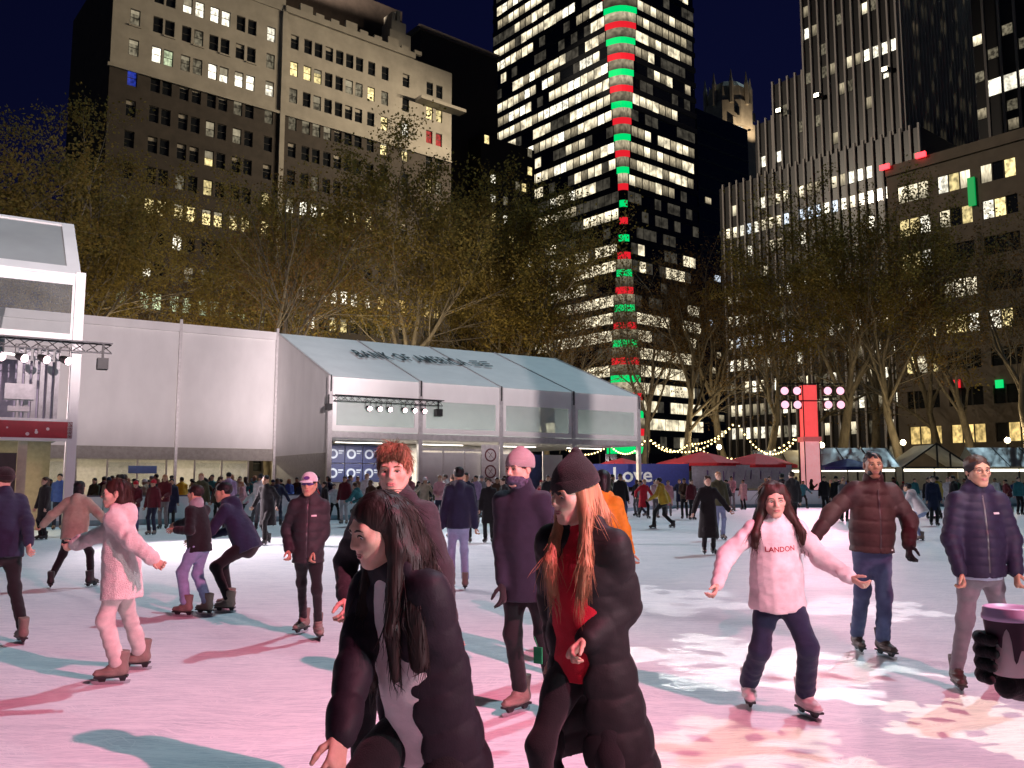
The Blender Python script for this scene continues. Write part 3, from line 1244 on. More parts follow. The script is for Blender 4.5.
# rear slope
mb = MB()
mb.add([(0, RB, RIDGE), (NB * SP, RB, RIDGE), (NB * SP, 2 * RB, EAVE), (0, 2 * RB, EAVE)], [(0, 1, 2, 3)])
pv('rear_roof', mb, M_FAB)
for k in range(NB + 1):
    x = k * SP
    mb = MB()
    mb.bar((x, -.1, EAVE - .01), (x, RB, RIDGE + .01), .07, .08)
    pv('roof_beam', mb, M_ALU)
    mb = MB()
    mb.box(x - .11, x + .11, -.09, .13, -.1, EAVE + .02)
    pv('post', mb, M_ALU)
    mb = MB()
    mb.box(x - .035, x + .035, -.115, -.09, EAVE - .75, EAVE + .06)
    pv('keder_clip', mb, M_DARKM)
# valance, upper windows, sill beams, bay by bay
for k in range(NB):
    a, b = k * SP + .11, (k + 1) * SP - .11
    mb = MB()
    mb.box(a, b, -.03, .06, EAVE - .72, EAVE - .02)
    pv('valance', mb, M_FAB)
    mb = MB()
    for (x0, x1, z0, z1) in ((a, b, 5.72, 5.98), (a, b, 4.05, 4.32), (a, a + .22, 4.32, 5.72), (b - .22, b, 4.32, 5.72)):
        mb.box(x0, x1, -.025, .05, z0, z1)
    pv('window_border', mb, M_FAB)
    mb = MB()
    mb.box(a + .22, b - .22, .005, .02, 4.32, 5.72)
    pv('window', mb, M_PLEX)
    mb = MB()
    mb.box(a, b, -.08, .10, 3.72, 4.02)
    pv('floor_beam', mb, M_ALU)
# gable end facing left
mb = MB()
mb.add([(0, 0.12, 3.0), (0, 0.12, EAVE), (0, RB, RIDGE), (0, RB, 3.0)], [(0, 1, 2, 3)])
pv('gable_wall', mb, M_FAB)
mb = MB()
mb.add([(0.02, .2, 0), (0.02, .2, 3.0), (0.02, RB, 3.0), (0.02, RB, 0)], [(0, 1, 2, 3)])
pv('gable_lower_wall', mb, pmat('panel_grey', (.42, .40, .37), .6))
# right gable, glazed above
mb = MB()
mb.add([(NB * SP, 0.1, 4.0), (NB * SP, RB, 4.0), (NB * SP, RB, RIDGE - .1), (NB * SP, 0.1, EAVE)], [(0, 1, 2, 3)])
pv('far_gable', mb, M_PLEX)
# upper floor, interior back wall and lower glazing
mb = MB()
mb.box(.15, NB * SP - .15, .15, RB + 2, 3.7, 3.9)
pv('upper_floor', mb, M_ALU)
mb = MB()
mb.box(.2, NB * SP - 5.2, 4.2, 4.35, 0, 3.65)
pv('inner_wall', mb, pmat('inner_wall', (.50, .48, .45), .7))
mb = MB()
mb.box(.2, NB * SP - .2, RB + 1.6, RB + 1.75, 3.95, RIDGE - .9)
pv('upper_back_wall', mb, pmat('inner_pale', (.62, .62, .60), .7))
M_DOORW = pmat('frosted_panel', (.66, .66, .66), .4, nscale=2, namp=.06)
for k in (1,):
    n = 3
    a = k * SP + .2
    w = (SP * .78) / n
    for q in range(n):
        mb = MB()
        mb.box(a + q * w + .05, a + (q + 1) * w - .05, .18, .21, .15, 3.1)
        pv('door_panel', mb, M_DOORW)
        mb = MB()
        mb.box(a + q * w - .04, a + q * w + .04, .15, .24, 0, 3.3)
        pv('door_frame', mb, M_ALU)
    mb = MB()
    mb.box(a - .04, a + n * w + .9, .15, .24, 3.2, 3.32)
    pv('door_head', mb, M_ALU)
for k in (2,):
    a = k * SP + .2
    for q in range(3):
        mb = MB()
        mb.box(a + q * 1.45, a + q * 1.45 + .08, .5, .58, 0, 3.3)
        pv('door_frame', mb, M_ALU)
        mb = MB()
        mb.box(a + q * 1.45 + .1, a + q * 1.45 + 1.35, .53, .55, .2, 3.1)
        pv('door_panel', mb, pmat('door_blue', (.05, .07, .2), .4) if q == 1 else M_DOORW)

# prohibition sign: white panel, three ringed icons with a slash
sg = empty('prohibition_sign', tent(2 * SP - .75, -.16, 0), TENT_ROT)
tag(sg, 'tall white sign panel with three round prohibition symbols on tent front', 'sign')
mb = MB()
mb.box(-.55, .55, -.03, .03, .6, 3.55)
mb.build('panel', pmat('sign_white', (.74, .72, .72), .5), sg)
M_SIGNR = pmat('sign_dark_red', (.16, .04, .05), .5)
for z in (3.0, 2.12, 1.25):
    mb = MB()
    n = 24
    for i in range(n):
        a0, a1 = 2 * PI * i / n, 2 * PI * (i + 1) / n
        mb.add([(.36 * math.cos(a0), -.036, z + .36 * math.sin(a0)), (.36 * math.cos(a1), -.036, z + .36 * math.sin(a1)), (.28 * math.cos(a1), -.036, z + .28 * math.sin(a1)), (.28 * math.cos(a0), -.036, z + .28 * math.sin(a0))], [(0, 1, 2, 3)])
    mb.bar((-.21, -.036, z + .21), (.21, -.036, z - .21), .07, .006)
    mb.bar((-.1, -.034, z - .12), (.08, -.034, z + .14), .1, .004)
    mb.build('symbol', M_SIGNR, sg)

# printed roof lettering and flag mark, on the front slope
rs = math.hypot(RB, RIDGE - EAVE)
slope = math.atan2(RIDGE - EAVE, RB)
lm = text_mesh('BANK OF AMERICA', .70, 0, .014, 1.2)
lo = obj('roof_lettering', lm, pmat('print_black', (.02, .025, .03), .6), pav, (6.75, RB * .56, EAVE + (RIDGE - EAVE) * .56 + .085), (slope, 0, 0), (1.0, 3.3, 1))
mb = MB()
for i in range(3):
    for (x0, x1, a, b) in ((0, .62, 0, .12), (.70, 1.32, 0, .12)):
        y = i * .23
        sk = .3 * y
        mb.add([(x0 + sk, y, 0), (x1 + sk, y + .06, 0), (x1 + sk + .05, y + .17, 0), (x0 + sk + .05, y + .11, 0)], [(0, 1, 2, 3)])
mb.build('roof_emblem', MATS['print_black'], pav, loc=(10.6, RB * .50, EAVE + (RIDGE - EAVE) * .50 + .085), rot=(slope, 0, 0), scale=(1, 2.2, 1))

# lighting truss with spotlights
M_LAMP = emat('spot_lens', (1, .62, .66), 16.0, False)
def truss(L, M, sec=.32):
    mb = MB()
    for (y, z) in ((0, 0), (sec, 0), (sec / 2, -sec * .85)):
        mb.bar((0, y, z), (L, y, z), .04)
    n = int(L / .35)
    for i in range(n):
        x0, x1 = i * L / n, (i + 1) * L / n
        mb.bar((x0, 0, 0), (x1, sec / 2, -sec * .85), .02)
        mb.bar((x0, sec / 2, -sec * .85), (x1, sec, 0), .02)
        mb.bar((x0, 0, 0), (x1, sec, 0), .02)
    return mb
def par_can():
    mb = MB()
    mb.smooth = True
    mb.lathe([(.03, .16), (.09, .12), (.11, .0), (.12, -.16), (.125, -.18)], 14)
    return mb.mesh('can')
CAN = par_can()
CAN.materials.append(M_BLK)
def lens_me():
    mb = MB()
    mb.lathe([(.112, -.184), (.112, -.178)], 14)
    return mb.mesh('lens')
LENS = lens_me()
LENS.materials.append(M_LAMP)
def spot_rig(name, origin, rz, L, xs, label, aim=(0, -1, -.55), heads=(), light=None):
    root = empty(name, origin, rz)
    tag(root, label, 'stage lights')
    truss(L, None).build('truss', M_DARKM, root)
    av = Vector(aim).normalized()
    rot = (-av).to_track_quat('Z', 'Y').to_euler()
    for i, x in enumerate(xs):
        mb = MB()
        c = obj('spotlight', CAN, None, root, (x, .1, -.55), rot)
        obj('lens', LENS, None, c)
        mb = MB()
        mb.bar((x - .13, .1, -.5), (x - .13, .1, -.2), .025)
        mb.bar((x + .13, .1, -.5), (x + .13, .1, -.2), .025)
        mb.bar((x - .14, .1, -.2), (x + .14, .1, -.2), .025)
        mb.build('yoke', M_BLK, root)
        if light:
            ld = bpy.data.lights.new('spot', 'SPOT')
            ld.energy, ld.color, ld.spot_size, ld.spot_blend, ld.shadow_soft_size = light[0], light[1], light[2], .6, .06
            lo_ = bpy.data.objects.new('spot', ld)
            link(lo_, root)
            lo_.location = Vector((x, .1, -.55)) + av * .25
            lo_.rotation_euler = (-av).to_track_quat('Z', 'Y').to_euler()
    for (x, s) in heads:
        mb = MB()
        mb.box(x - .22 * s, x + .22 * s, -.12, .24, -.45 - .5 * s, -.45)
        mb.bar((x, .06, -.45), (x, .06, 0), .06)
        mb.build('speaker', M_BLK, root)
    return root
PINK = (1.0, .30, .40)
spot_rig('lighting_truss', tent(.05, -.55, 5.75), TENT_ROT, 5.9, [1.75, 2.3, 2.85, 3.65, 4.2, 4.75], 'black lighting truss with row of lit pink spotlights on the tent front',
         aim=(.1, -1, -.34), heads=((-.3, .6), (5.6, .75)), light=(1500, (.88, .92, 1), R(62)))

# recessed wing behind: tall plain white wall with open ground floor
wing = empty('white_wall_wing', tent(0, RB), TENT_ROT)
tag(wing, 'long plain white fabric wall with seamed panels left of the tent', 'wall')
WX = [-18.5, -10.6, -5.35, -.06]
for i in range(3):
    a, b = WX[i], WX[i + 1]
    mb = MB()
    mb.smooth = True
    nu, nv = 8, 8
    vv = []
    for j in range(nv + 1):
        for q in range(nu + 1):
            u, v = q / nu, j / nv
            bow = .10 * math.sin(PI * u) * math.sin(PI * v) + .02 * math.sin(9 * u + 5 * v)
            vv.append((a + .04 + (b - a - .08) * u, -bow, 3.42 + (RIDGE - .42 - 3.42) * v))
    mb.add(vv, [(j * (nu + 1) + q, j * (nu + 1) + q + 1, (j + 1) * (nu + 1) + q + 1, (j + 1) * (nu + 1) + q) for j in range(nv) for q in range(nu)])
    mb.build('fabric_panel', M_FAB, wing)
    mb = MB()
    mb.box(a + .02, b - .02, -.16, .3, RIDGE - .42, RIDGE + .02)
    mb.build('top_rail', M_FAB, wing)
    mb = MB()
    mb.box(b - .07, b + .07, -.2, -.04, -.1, RIDGE + .25)
    mb.build('post', M_ALU, wing)
    mb = MB()
    mb.box(a + .08, b - .08, -.1, .25, 2.75, 3.40)
    mb.build('fascia', pmat('fascia_grey', (.36, .34, .31), .6), wing)
mb = MB()
mb.box(WX[0], WX[-1], 5.2, 5.35, -.05, 3.4)
mb.build('rear_wall', pmat('rear_wall', (.40, .38, .34), .7), wing)
mb = MB()
mb.box(WX[0], WX[-1], 0.3, 5.2, 3.42, 3.55)
mb.build('soffit', pmat('soffit', (.5, .48, .44), .7), wing)
# glazed shopfront under the wing
for q in range(12):
    x = WX[0] + 1.2 + q * 1.45
    mb = MB()
    mb.box(x - .04, x + .04, .35, .43, 0, 2.75)
    mb.build('mullion', pmat('mullion_grey', (.28, .26, .24), .5, .4), wing)
    if q % 3 != 2:
        mb = MB()
        mb.box(x + .05, x + 1.36, .38, .39, .9, 2.6)
        mb.build('pane', M_CLEAR, wing)
    mb = MB()
    mb.box(x + .045, x + 1.4, .36, .42, 0, .9)
    mb.build('stall_riser', pmat('riser', (.34, .31, .28), .6), wing)
mb = MB()
mb.box(-7.6, -6.2, .25, .30, 2.02, 2.42)
mb.build('blue_sign', pmat('sign_blue', (.03, .10, .35), .4), wing)

# board with six blue ring posters inside the first bay
bb = empty('poster_board', tent(1.3, 3.9, 0), TENT_ROT)
tag(bb, 'dark blue poster board of six tiles with pale rings inside the tent', 'poster')
M_NAVY = pmat('poster_navy', (.014, .02, .075), .5)
M_RING = pmat('poster_ring', (.26, .3, .4), .5)
for i in range(3):
    for j in range(2):
        t = empty('poster', (i * 1.02, 0, 1.55 + j * 1.02), 0, bb)
        t.scale = (.72, 1, .72)
        mb = MB()
        mb.box(.02, 1.38, -.03, .03, .02, 1.38)
        mb.build('tile', M_NAVY, t)
        mb = MB()
        n = 20
        for a in range(n):
            a0, a1 = 2 * PI * a / n, 2 * PI * (a + 1) / n
            mb.add([(.5 + r_ * math.cos(aa), -.036, .68 + r_ * math.sin(aa)) for r_, aa in ((.36, a0), (.36, a1), (.22, a1), (.22, a0))], [(0, 1, 2, 3)])
        mb.build('ring', M_RING, t)
        mb = MB()
        mb.box(.92, 1.3, -.036, -.033, .86, .96)
        mb.box(.92, 1.2, -.036, -.033, .7, .78)
        mb.build('bars', M_RING, t)

# ------------------------------------------------------------------ near-left two storey pavilion
LP0 = Vector((-12.85, 25.4, 0))
lpv = empty('viewing_pavilion', LP0, TENT_ROT)
tag(lpv, 'two storey white pavilion with glass gallery and red panel at the left edge', 'pavilion')
LE, LR, LRB, LL = 7.75, 10.05, 3.2, 9.0
for k in range(2):
    roof_bay(-LL + k * LL / 2, -LL + (k + 1) * LL / 2, LE, LR, LRB, 'roof_edge_panel', lpv) if False else None
M_SKIN = glass_mat('roof_film', (.55, .6, .62), .12, .45)
for k in range(2):
    a, b = -LL + k * LL / 2, -LL + (k + 1) * LL / 2
    mb = MB()
    mb.add([(a + .35, .3, LE + .2), (b - .35, .3, LE + .2), (b - .35, LRB - .12, LR - .12), (a + .35, LRB - .12, LR - .12)], [(0, 1, 2, 3)])
    mb.build('roof_film', M_SKIN, lpv)
    mb = MB()
    for (x0, x1, y0, y1) in ((a, a + .36, -.1, LRB), (b - .36, b, -.1, LRB), (a + .36, b - .36, -.1, .32), (a + .36, b - .36, LRB - .14, LRB)):
        z = lambda y: LE + (LR - LE) * y / LRB
        mb.add([(x0, y0, z(y0) + .02), (x1, y0, z(y0) + .02), (x1, y1, z(y1) + .02), (x0, y1, z(y1) + .02), (x0, y0, z(y0) - .05), (x1, y0, z(y0) - .05), (x1, y1, z(y1) - .05), (x0, y1, z(y1) - .05)],
               [(0, 1, 2, 3), (7, 6, 5, 4), (0, 4, 5, 1), (1, 5, 6, 2), (2, 6, 7, 3), (3, 7, 4, 0)])
    mb.build('roof_border', M_FAB, lpv)
    mb = MB()
    mb.box(a, b, -.03, .05, LE - .38, LE - .02)
    for (x0, x1, z0, z1) in ((a, b, 5.62, 5.9), (a, a + .2, 5.9, LE - .38), (b - .2, b, 5.9, LE - .38)):
        mb.box(x0, x1, -.025, .045, z0, z1)
    mb.build('gallery_wall', M_FAB, lpv)
    mb = MB()
    mb.box(a + .2, b - .2, .0, .015, 5.9, LE - .38)
    mb.build('gallery_window', M_CLEAR, lpv)
    for x in (a + .12, a + LL / 4):
        mb = MB()
        mb.box(x - .07, x + .07, -.06, .08, 3.35, 5.62)
        mb.build('post', M_FAB, lpv)
    mb = MB()
    mb.box(a, b, -.12, .02, 2.82, 3.3)
    rp = mb.build('red_panel', pmat('panel_red', (.30, .008, .02), .5), lpv)
    rnd = random.Random(40 + k)
    mb = MB()
    for d in range(9):
        x, z, r_ = a + .3 + rnd.random() * (b - a - .6), 2.92 + .28 * rnd.random(), .025 + .03 * rnd.random()
        mb.add([(x + r_ * math.cos(t * PI / 4), -.124, z + r_ * math.sin(t * PI / 4)) for t in range(8)], [tuple(range(8))])
    mb.build('snow_dots', pmat('dot_white', (.7, .6, .6), .5), rp)
    for z0, z1 in ((3.3, 3.38), (2.74, 2.82)):
        mb = MB()
        mb.box(a, b, -.14, .06, z0, z1)
        mb.build('trim', M_FAB, lpv)
mb = MB()
mb.box(-.13, .13, -.12, .14, -.1, LE)
mb.build('corner_post', M_FAB, lpv)
mb = MB()
mb.box(-.03, .03, .5, .56, -.1, 2.7)
mb.build('drain_pipe', M_BLK, lpv)
mb = MB()
mb.box(-LL, -.1, .15, 5.5, 2.9, 3.2)
mb.build('floor_slab', pmat('slab', (.4, .38, .36), .7), lpv)
mb = MB()
mb.box(-LL, -.1, 4.6, 4.7, 3.2, 5.6)
mb.build('room_wall', pmat('violet_grey_wall', (.30, .26, .34), .7), lpv)
for q in range(6):
    mb = MB()
    x = -.35 - q * .2
    mb.box(x - .06, x + .06, 1.6, 1.9, 3.25, 5.6)
    mb.build('curtain', pmat('curtain', (.55, .53, .55), .8), lpv)
mb = MB()
mb.box(-1.75, -1.0, .4, .9, 3.95, 4.4)
mb.bar((-1.4, .65, 3.25), (-1.4, .65, 3.95), .06)
mb.box(-1.65, -1.1, .45, .85, 3.6, 3.75)
mb.build('lectern', pmat('lectern_white', (.62, .58, .6), .5), lpv)
mb = MB()
mb.box(-LL, -.2, 4.5, 4.6, 0, 2.9)
mb.build('lower_wall', pmat('lower_wall', (.44, .38, .26), .7), lpv)
for q, x in enumerate((-3.6, -2.2, -1.2)):
    mb = MB()
    mb.box(x - .12, x + .12, .6, .84, -.1, 2.9)
    mb.build('column', pmat('column_cream', (.52, .46, .36), .6), lpv)
mb = MB()
mb.box(-2.0, -1.35, .35, .4, 1.2, 2.4)
mb.build('dark_hatch', pmat('hatch', (.05, .04, .04), .6), lpv)
spot_rig('stage_light_bar', LP0 + TA * -7.2 + TN * -.6 + Vector((0, 0, 5.62)), TENT_ROT, 8.1, [5.2, 5.75, 6.3, 6.85], 'lighting bar with pink spotlights on the near left pavilion',
         aim=(.75, -1, -.42), heads=((7.85, .65),), light=(3000, (1, .80, .86), R(70)))

# warm lamps inside the pavilions (lit rooms)
M_TUBE = emat('ceiling_tube', (1, .93, .8), 9.0, False)
def ceiling_lamp(pos, rz, L, energy, label, col=(1, .9, .74), par=None):
    o = empty('ceiling_light', pos, rz)
    tag(o, label, 'lamp', 'ceiling lights inside the pavilions')
    mb = MB()
    mb.box(-L / 2, L / 2, -.09, .09, 0, .05)
    mb.build('housing', M_ALU, o)
    mb = MB()
    mb.box(-L / 2 + .03, L / 2 - .03, -.06, .06, -.02, -.002)
    mb.build('tube', M_TUBE, o)
    ld = bpy.data.lights.new('ceiling_light', 'AREA')
    ld.shape = 'RECTANGLE'
    ld.size, ld.size_y = L, .12
    ld.energy, ld.color = energy, col
    l = bpy.data.objects.new('ceiling_light', ld)
    link(l, o)
    l.location = (0, 0, -.04)
LAMPS_AT = ['first bay of the tent', 'second bay of the tent', 'third bay of the tent', 'fourth bay of the tent']
for k in range(NB):
    ceiling_lamp(tent(k * SP + SP / 2, 2.2, 3.6), TENT_ROT, 2.6, 320, 'ceiling light over the ground floor in the ' + LAMPS_AT[k])
    ceiling_lamp(tent(k * SP + SP / 2, 4.2, 6.9), TENT_ROT, 2.6, (90, 480, 520, 420)[k], 'hanging light on the upper floor in the ' + LAMPS_AT[k], (.88, 1, .92))
for k, x in enumerate((-14, -9.5, -5, -1.8)):
    ceiling_lamp(tent(x, RB + 2.4, 3.38), TENT_ROT, 1.8, 170, 'ceiling light under the white wall, %s from the tent' % ('farthest', 'third', 'second', 'nearest')[k], (1, .86, .62))
for k, x in enumerate((-6, -2)):
    q = LP0 + TA * x + TN * 2.4
    ceiling_lamp((q.x, q.y, 2.86), TENT_ROT, 1.6, 45, 'ground floor ceiling light in the left pavilion, %s' % ('off to the left', 'by the corner post')[k], (1, .78, .4))
    ceiling_lamp((q.x, q.y, 5.5), TENT_ROT, 1.6, 28, 'upper room ceiling light in the left pavilion, %s' % ('off to the left', 'by the corner post')[k], (1, .85, .9))
print('setting', round(time.time() - T0, 1))
# ------------------------------------------------------------------ city behind the park
def lit_mat(name, col, strength, var=.6, bands=False):
    """a lit room seen through glass: uneven, different in every window"""
    if name in MATS:
        return MATS[name]
    m, nt, p = new_mat(name)
    lk = nt.links.new
    tc = N(nt, 'ShaderNodeTexCoord')
    oi = N(nt, 'ShaderNodeObjectInfo')
    off = N(nt, 'ShaderNodeVectorMath', operation='SCALE')
    off.inputs[0].default_value = (37, 17, 53)
    lk(oi.outputs['Random'], off.inputs['Scale'])
    ad = N(nt, 'ShaderNodeVectorMath', operation='ADD')
    lk(tc.outputs['Generated'], ad.inputs[0])
    lk(off.outputs[0], ad.inputs[1])
    mp = N(nt, 'ShaderNodeMapping')
    mp.inputs['Scale'].default_value = (5.0, 1.0, 1.4) if bands else (2.0, 1.0, 2.4)
    lk(ad.outputs[0], mp.inputs[0])
    no = N(nt, 'ShaderNodeTexNoise', i_Scale=1.5, i_Detail=1.0)
    lk(mp.outputs[0], no.inputs['Vector'])
    r1 = N(nt, 'ShaderNodeMapRange')
    r1.inputs['From Min'].default_value = .32
    r1.inputs['From Max'].default_value = .68
    r1.inputs['To Min'].default_value = 1 - var
    r1.inputs['To Max'].default_value = 1 + var * .5
    lk(no.outputs[0], r1.inputs[0])
    r2 = N(nt, 'ShaderNodeMapRange')
    r2.inputs['To Min'].default_value = .55
    r2.inputs['To Max'].default_value = 1.25
    lk(oi.outputs['Random'], r2.inputs[0])
    mu = N(nt, 'ShaderNodeMath', operation='MULTIPLY')
    lk(r1.outputs[0], mu.inputs[0])
    lk(r2.outputs[0], mu.inputs[1])
    last = mu.outputs[0]
    if bands:
        # ceiling strips near the top of the room, furniture near the sill
        sx = N(nt, 'ShaderNodeSeparateXYZ')
        lk(tc.outputs['Generated'], sx.inputs[0])
        r3 = N(nt, 'ShaderNodeMapRange')
        r3.inputs['From Min'].default_value = .15
        r3.inputs['From Max'].default_value = .7
        r3.inputs['To Min'].default_value = .35
        r3.inputs['To Max'].default_value = 1.1
        lk(sx.outputs[2], r3.inputs[0])
        m2 = N(nt, 'ShaderNodeMath', operation='MULTIPLY')
        lk(last, m2.inputs[0])
        lk(r3.outputs[0], m2.inputs[1])
        last = m2.outputs[0]
    ms = N(nt, 'ShaderNodeMath', operation='MULTIPLY')
    ms.inputs[1].default_value = strength
    lk(last, ms.inputs[0])
    p.inputs['Base Color'].default_value = (.03, .03, .03, 1)
    p.inputs['Roughness'].default_value = .1
    p.inputs['Emission Color'].default_value = (*col, 1)
    lk(ms.outputs[0], p.inputs['Emission Strength'])
    m.cycles.emission_sampling = 'NONE'
    MATS[name] = m
    return m

L_WHITE = lit_mat('lit_white', (1, .93, .74), 1.9)
L_YEL = lit_mat('lit_yellow', (1, .80, .36), 1.35)
L_GRN = lit_mat('lit_greenish', (.86, 1, .62), 1.0)
L_DIM = lit_mat('lit_dim', (.85, .74, .5), .20, .8)
L_BLUE = lit_mat('lit_blue', (.05, .10, .9), .35)
L_RED = lit_mat('lit_red', (.9, .05, .05), .5)
L_OFF = lit_mat('lit_office', (1, .87, .60), 1.7, .4, True)
L_OFF2 = lit_mat('lit_office_dim', (1, .84, .55), .5, .5, True)
L_COOL = lit_mat('lit_cool', (.78, .88, 1), 1.3)
L_AMB = lit_mat('lit_amber', (1, .70, .25), 1.1)
M_DARKG = pmat('dark_glass', (.012, .014, .016), .08, 0, .6)
M_FRAME_W = pmat('window_frame', (.05, .045, .04), .6)

def window_me(name='window', sash=True, fr=.07):
    mb = MB()
    mb.mi = 0
    f = fr
    for (x0, x1, z0, z1) in ((0, 1, 0, f * .6), (0, 1, 1 - f * .6, 1), (0, f, f * .6, 1 - f * .6), (1 - f, 1, f * .6, 1 - f * .6)):
        mb.box(x0, x1, -.05, .05, z0, z1)
    if sash:
        mb.box(f, 1 - f, -.04, .04, .49, .52)
    mb.mi = 1
    mb.add([(f, .03, f * .6), (1 - f, .03, f * .6), (1 - f, .03, 1 - f * .6), (f, .03, 1 - f * .6)], [(0, 1, 2, 3)])
    me = mb.mesh(name)
    me.materials.append(M_FRAME_W)
    me.materials.append(M_DARKG)
    return me
WIN = window_me('sash_window')
def blind_variant(frac):
    mb = MB()
    f = .07
    mb.mi = 0
    for (x0, x1, z0, z1) in ((0, 1, 0, f * .6), (0, 1, 1 - f * .6, 1), (0, f, f * .6, 1 - f * .6), (1 - f, 1, f * .6, 1 - f * .6)):
        mb.box(x0, x1, -.05, .05, z0, z1)
    mb.box(f, 1 - f, -.04, .04, .49, .52)
    zb = 1 - f * .6 - frac
    mb.mi = 1
    mb.add([(f, .03, f * .6), (1 - f, .03, f * .6), (1 - f, .03, zb), (f, .03, zb)], [(0, 1, 2, 3)])
    mb.mi = 2
    mb.add([(f, .02, zb), (1 - f, .02, zb), (1 - f, .02, 1 - f * .6), (f, .02, 1 - f * .6)], [(0, 1, 2, 3)])
    me = mb.mesh('blind_window')
    me.materials.append(M_FRAME_W)
    me.materials.append(M_DARKG)
    me.materials.append(lit_mat('backlit_blind', (1, .86, .58), .34, .25))
    return me
WIN_BL = [blind_variant(.22), blind_variant(.42)]
def dark_blind():
    me = WIN_BL[0].copy()
    me.materials[2] = pmat('pale_blind', (.30, .28, .24), .8)
    return me
WIN_DB = dark_blind()
WINP = window_me('plain_window', False, .035)

def add_window(parent, face, s, z, w, h, mat, rec=.18, me=None):
    """face 'y': wall in the local plane y=0 facing -y; face 'x': wall in the plane x=0 facing -x"""
    o = bpy.data.objects.new('window', me or WIN)
    COL.objects.link(o)
    o.parent = parent
    if face == 'y':
        o.location = (s, rec, z)
    else:
        o.location = (rec, s + w, z)
        o.rotation_euler = (0, 0, -PI / 2)
    o.scale = (w, 1, h)
    o.material_slots[1].link = 'OBJECT'
    o.material_slots[1].material = mat
    return o

def wall_holes(mb, face, s0, s1, z0, z1, holes, rec=.3, off=0.0):
    """one wall plane with real openings and reveals"""
    holes = [h for h in holes if h[0] > s0 and h[1] < s1 and h[2] > z0 and h[3] < z1]
    xs = sorted({s0, s1} | {round(h[0], 3) for h in holes} | {round(h[1], 3) for h in holes})
    zs = sorted({z0, z1} | {round(h[2], 3) for h in holes} | {round(h[3], 3) for h in holes})
    def P(s, d, z):
        return (s, off + d, z) if face == 'y' else (off + d, s, z)
    hs = set()
    xi = {x: i for i, x in enumerate(xs)}
    zi = {z: i for i, z in enumerate(zs)}
    for h in holes:
        for i in range(xi[round(h[0], 3)], xi[round(h[1], 3)]):
            for j in range(zi[round(h[2], 3)], zi[round(h[3], 3)]):
                hs.add((i, j))
    for j in range(len(zs) - 1):
        i = 0
        while i < len(xs) - 1:
            if (i, j) in hs:
                i += 1
                continue
            k = i
            while k < len(xs) - 1 and (k, j) not in hs:
                k += 1
            q = [P(xs[i], 0, zs[j]), P(xs[k], 0, zs[j]), P(xs[k], 0, zs[j + 1]), P(xs[i], 0, zs[j + 1])]
            if face == 'x':
                q.reverse()
            mb.add(q, [(0, 1, 2, 3)])
            i = k
    for (a, b, c, d) in holes:
        for q in ([P(a, 0, c), P(b, 0, c), P(b, rec, c), P(a, rec, c)], [P(a, 0, d), P(a, rec, d), P(b, rec, d), P(b, 0, d)],
                  [P(a, 0, c), P(a, rec, c), P(a, rec, d), P(a, 0, d)], [P(b, 0, c), P(b, 0, d), P(b, rec, d), P(b, rec, c)]):
            mb.add(q, [(0, 1, 2, 3)])
    return mb

def core_box(parent, name, x0, x1, y0, y1, z0, z1, mat):
    mb = MB()
    mb.box(x0, x1, y0, y1, z0, z1)
    return mb.build(name, mat, parent)

M_STONE = pmat('pale_stone', (.30, .28, .245), .8, nscale=.4, namp=.18, bump=.2, bscale=4)
M_BRICK = pmat('dark_brick', (.042, .034, .029), .85, nscale=.8, namp=.3, bump=.3, bscale=12)
M_BRICK2 = pmat('red_brown_brick', (.05, .036, .03), .85, nscale=.8, namp=.3, bump=.3, bscale=12)

# --- A: the long prewar block on the side street
A = empty('prewar_building', A_CORNER, GROT)
tag(A, 'long prewar apartment block, pale stone top storeys over dark brick, left background', 'building')
def tA(px):
    u = (px - 512) / FOC
    return (u * A_CORNER.y - A_CORNER.x) / (E1.x - u * E1.y)
zA = lambda px, py, t: at(px, py, A_CORNER.y + E1.y * t).z
Z0 = zA(114, 297, tA(114)) - 1.05
PIT = (zA(114, 17.5, tA(114)) - 1.05 - Z0) / 9.0
cols1 = [114, 138.5, 151, 169, 182, 198, 210, 226, 238, 258.4]
cols2 = [283.4, 297.5, 308.5, 320, 331, 341.6, 352, 364.8]
cols3 = [379, 401]
cols4 = [426, 436]
TOP = zA(262, 9, tA(262))
T_A2, T_A3, T_A4, T_END = tA(272), tA(371), tA(412), tA(449)
LITA = {}
for c in range(10):
    LITA[(c, 0)] = L_GRN
    if c >= 3:
        LITA[(c, 1)] = L_DIM
    if c >= 1:
        LITA[(c, 3)] = L_YEL
LITA[(0, 3)] = L_DIM
for c, k, m in ((1, 8, L_WHITE), (2, 8, L_GRN), (5, 8, L_WHITE), (6, 8, L_WHITE), (7, 8, L_WHITE), (8, 8, L_WHITE), (9, 8, L_WHITE), (9, 9, L_DIM), (9, 10, L_WHITE), (9, 7, L_DIM),
                (3, 10, L_WHITE), (4, 10, L_WHITE), (5, 10, L_WHITE), (6, 10, L_WHITE), (0, 7, L_BLUE), (0, 8, L_DIM), (0, 9, L_DIM), (7, 7, L_DIM), (3, 8, L_DIM), (4, 8, L_DIM), (9, 1, L_DIM), (5, 6, L_DIM), (7, 6, L_DIM)):
    LITA[(c, k)] = m
for c in range(10, 18):
    LITA[(c, 1)] = L_WHITE
    if c not in (14,):
        LITA[(c, 4)] = L_WHITE if c < 13 else L_YEL
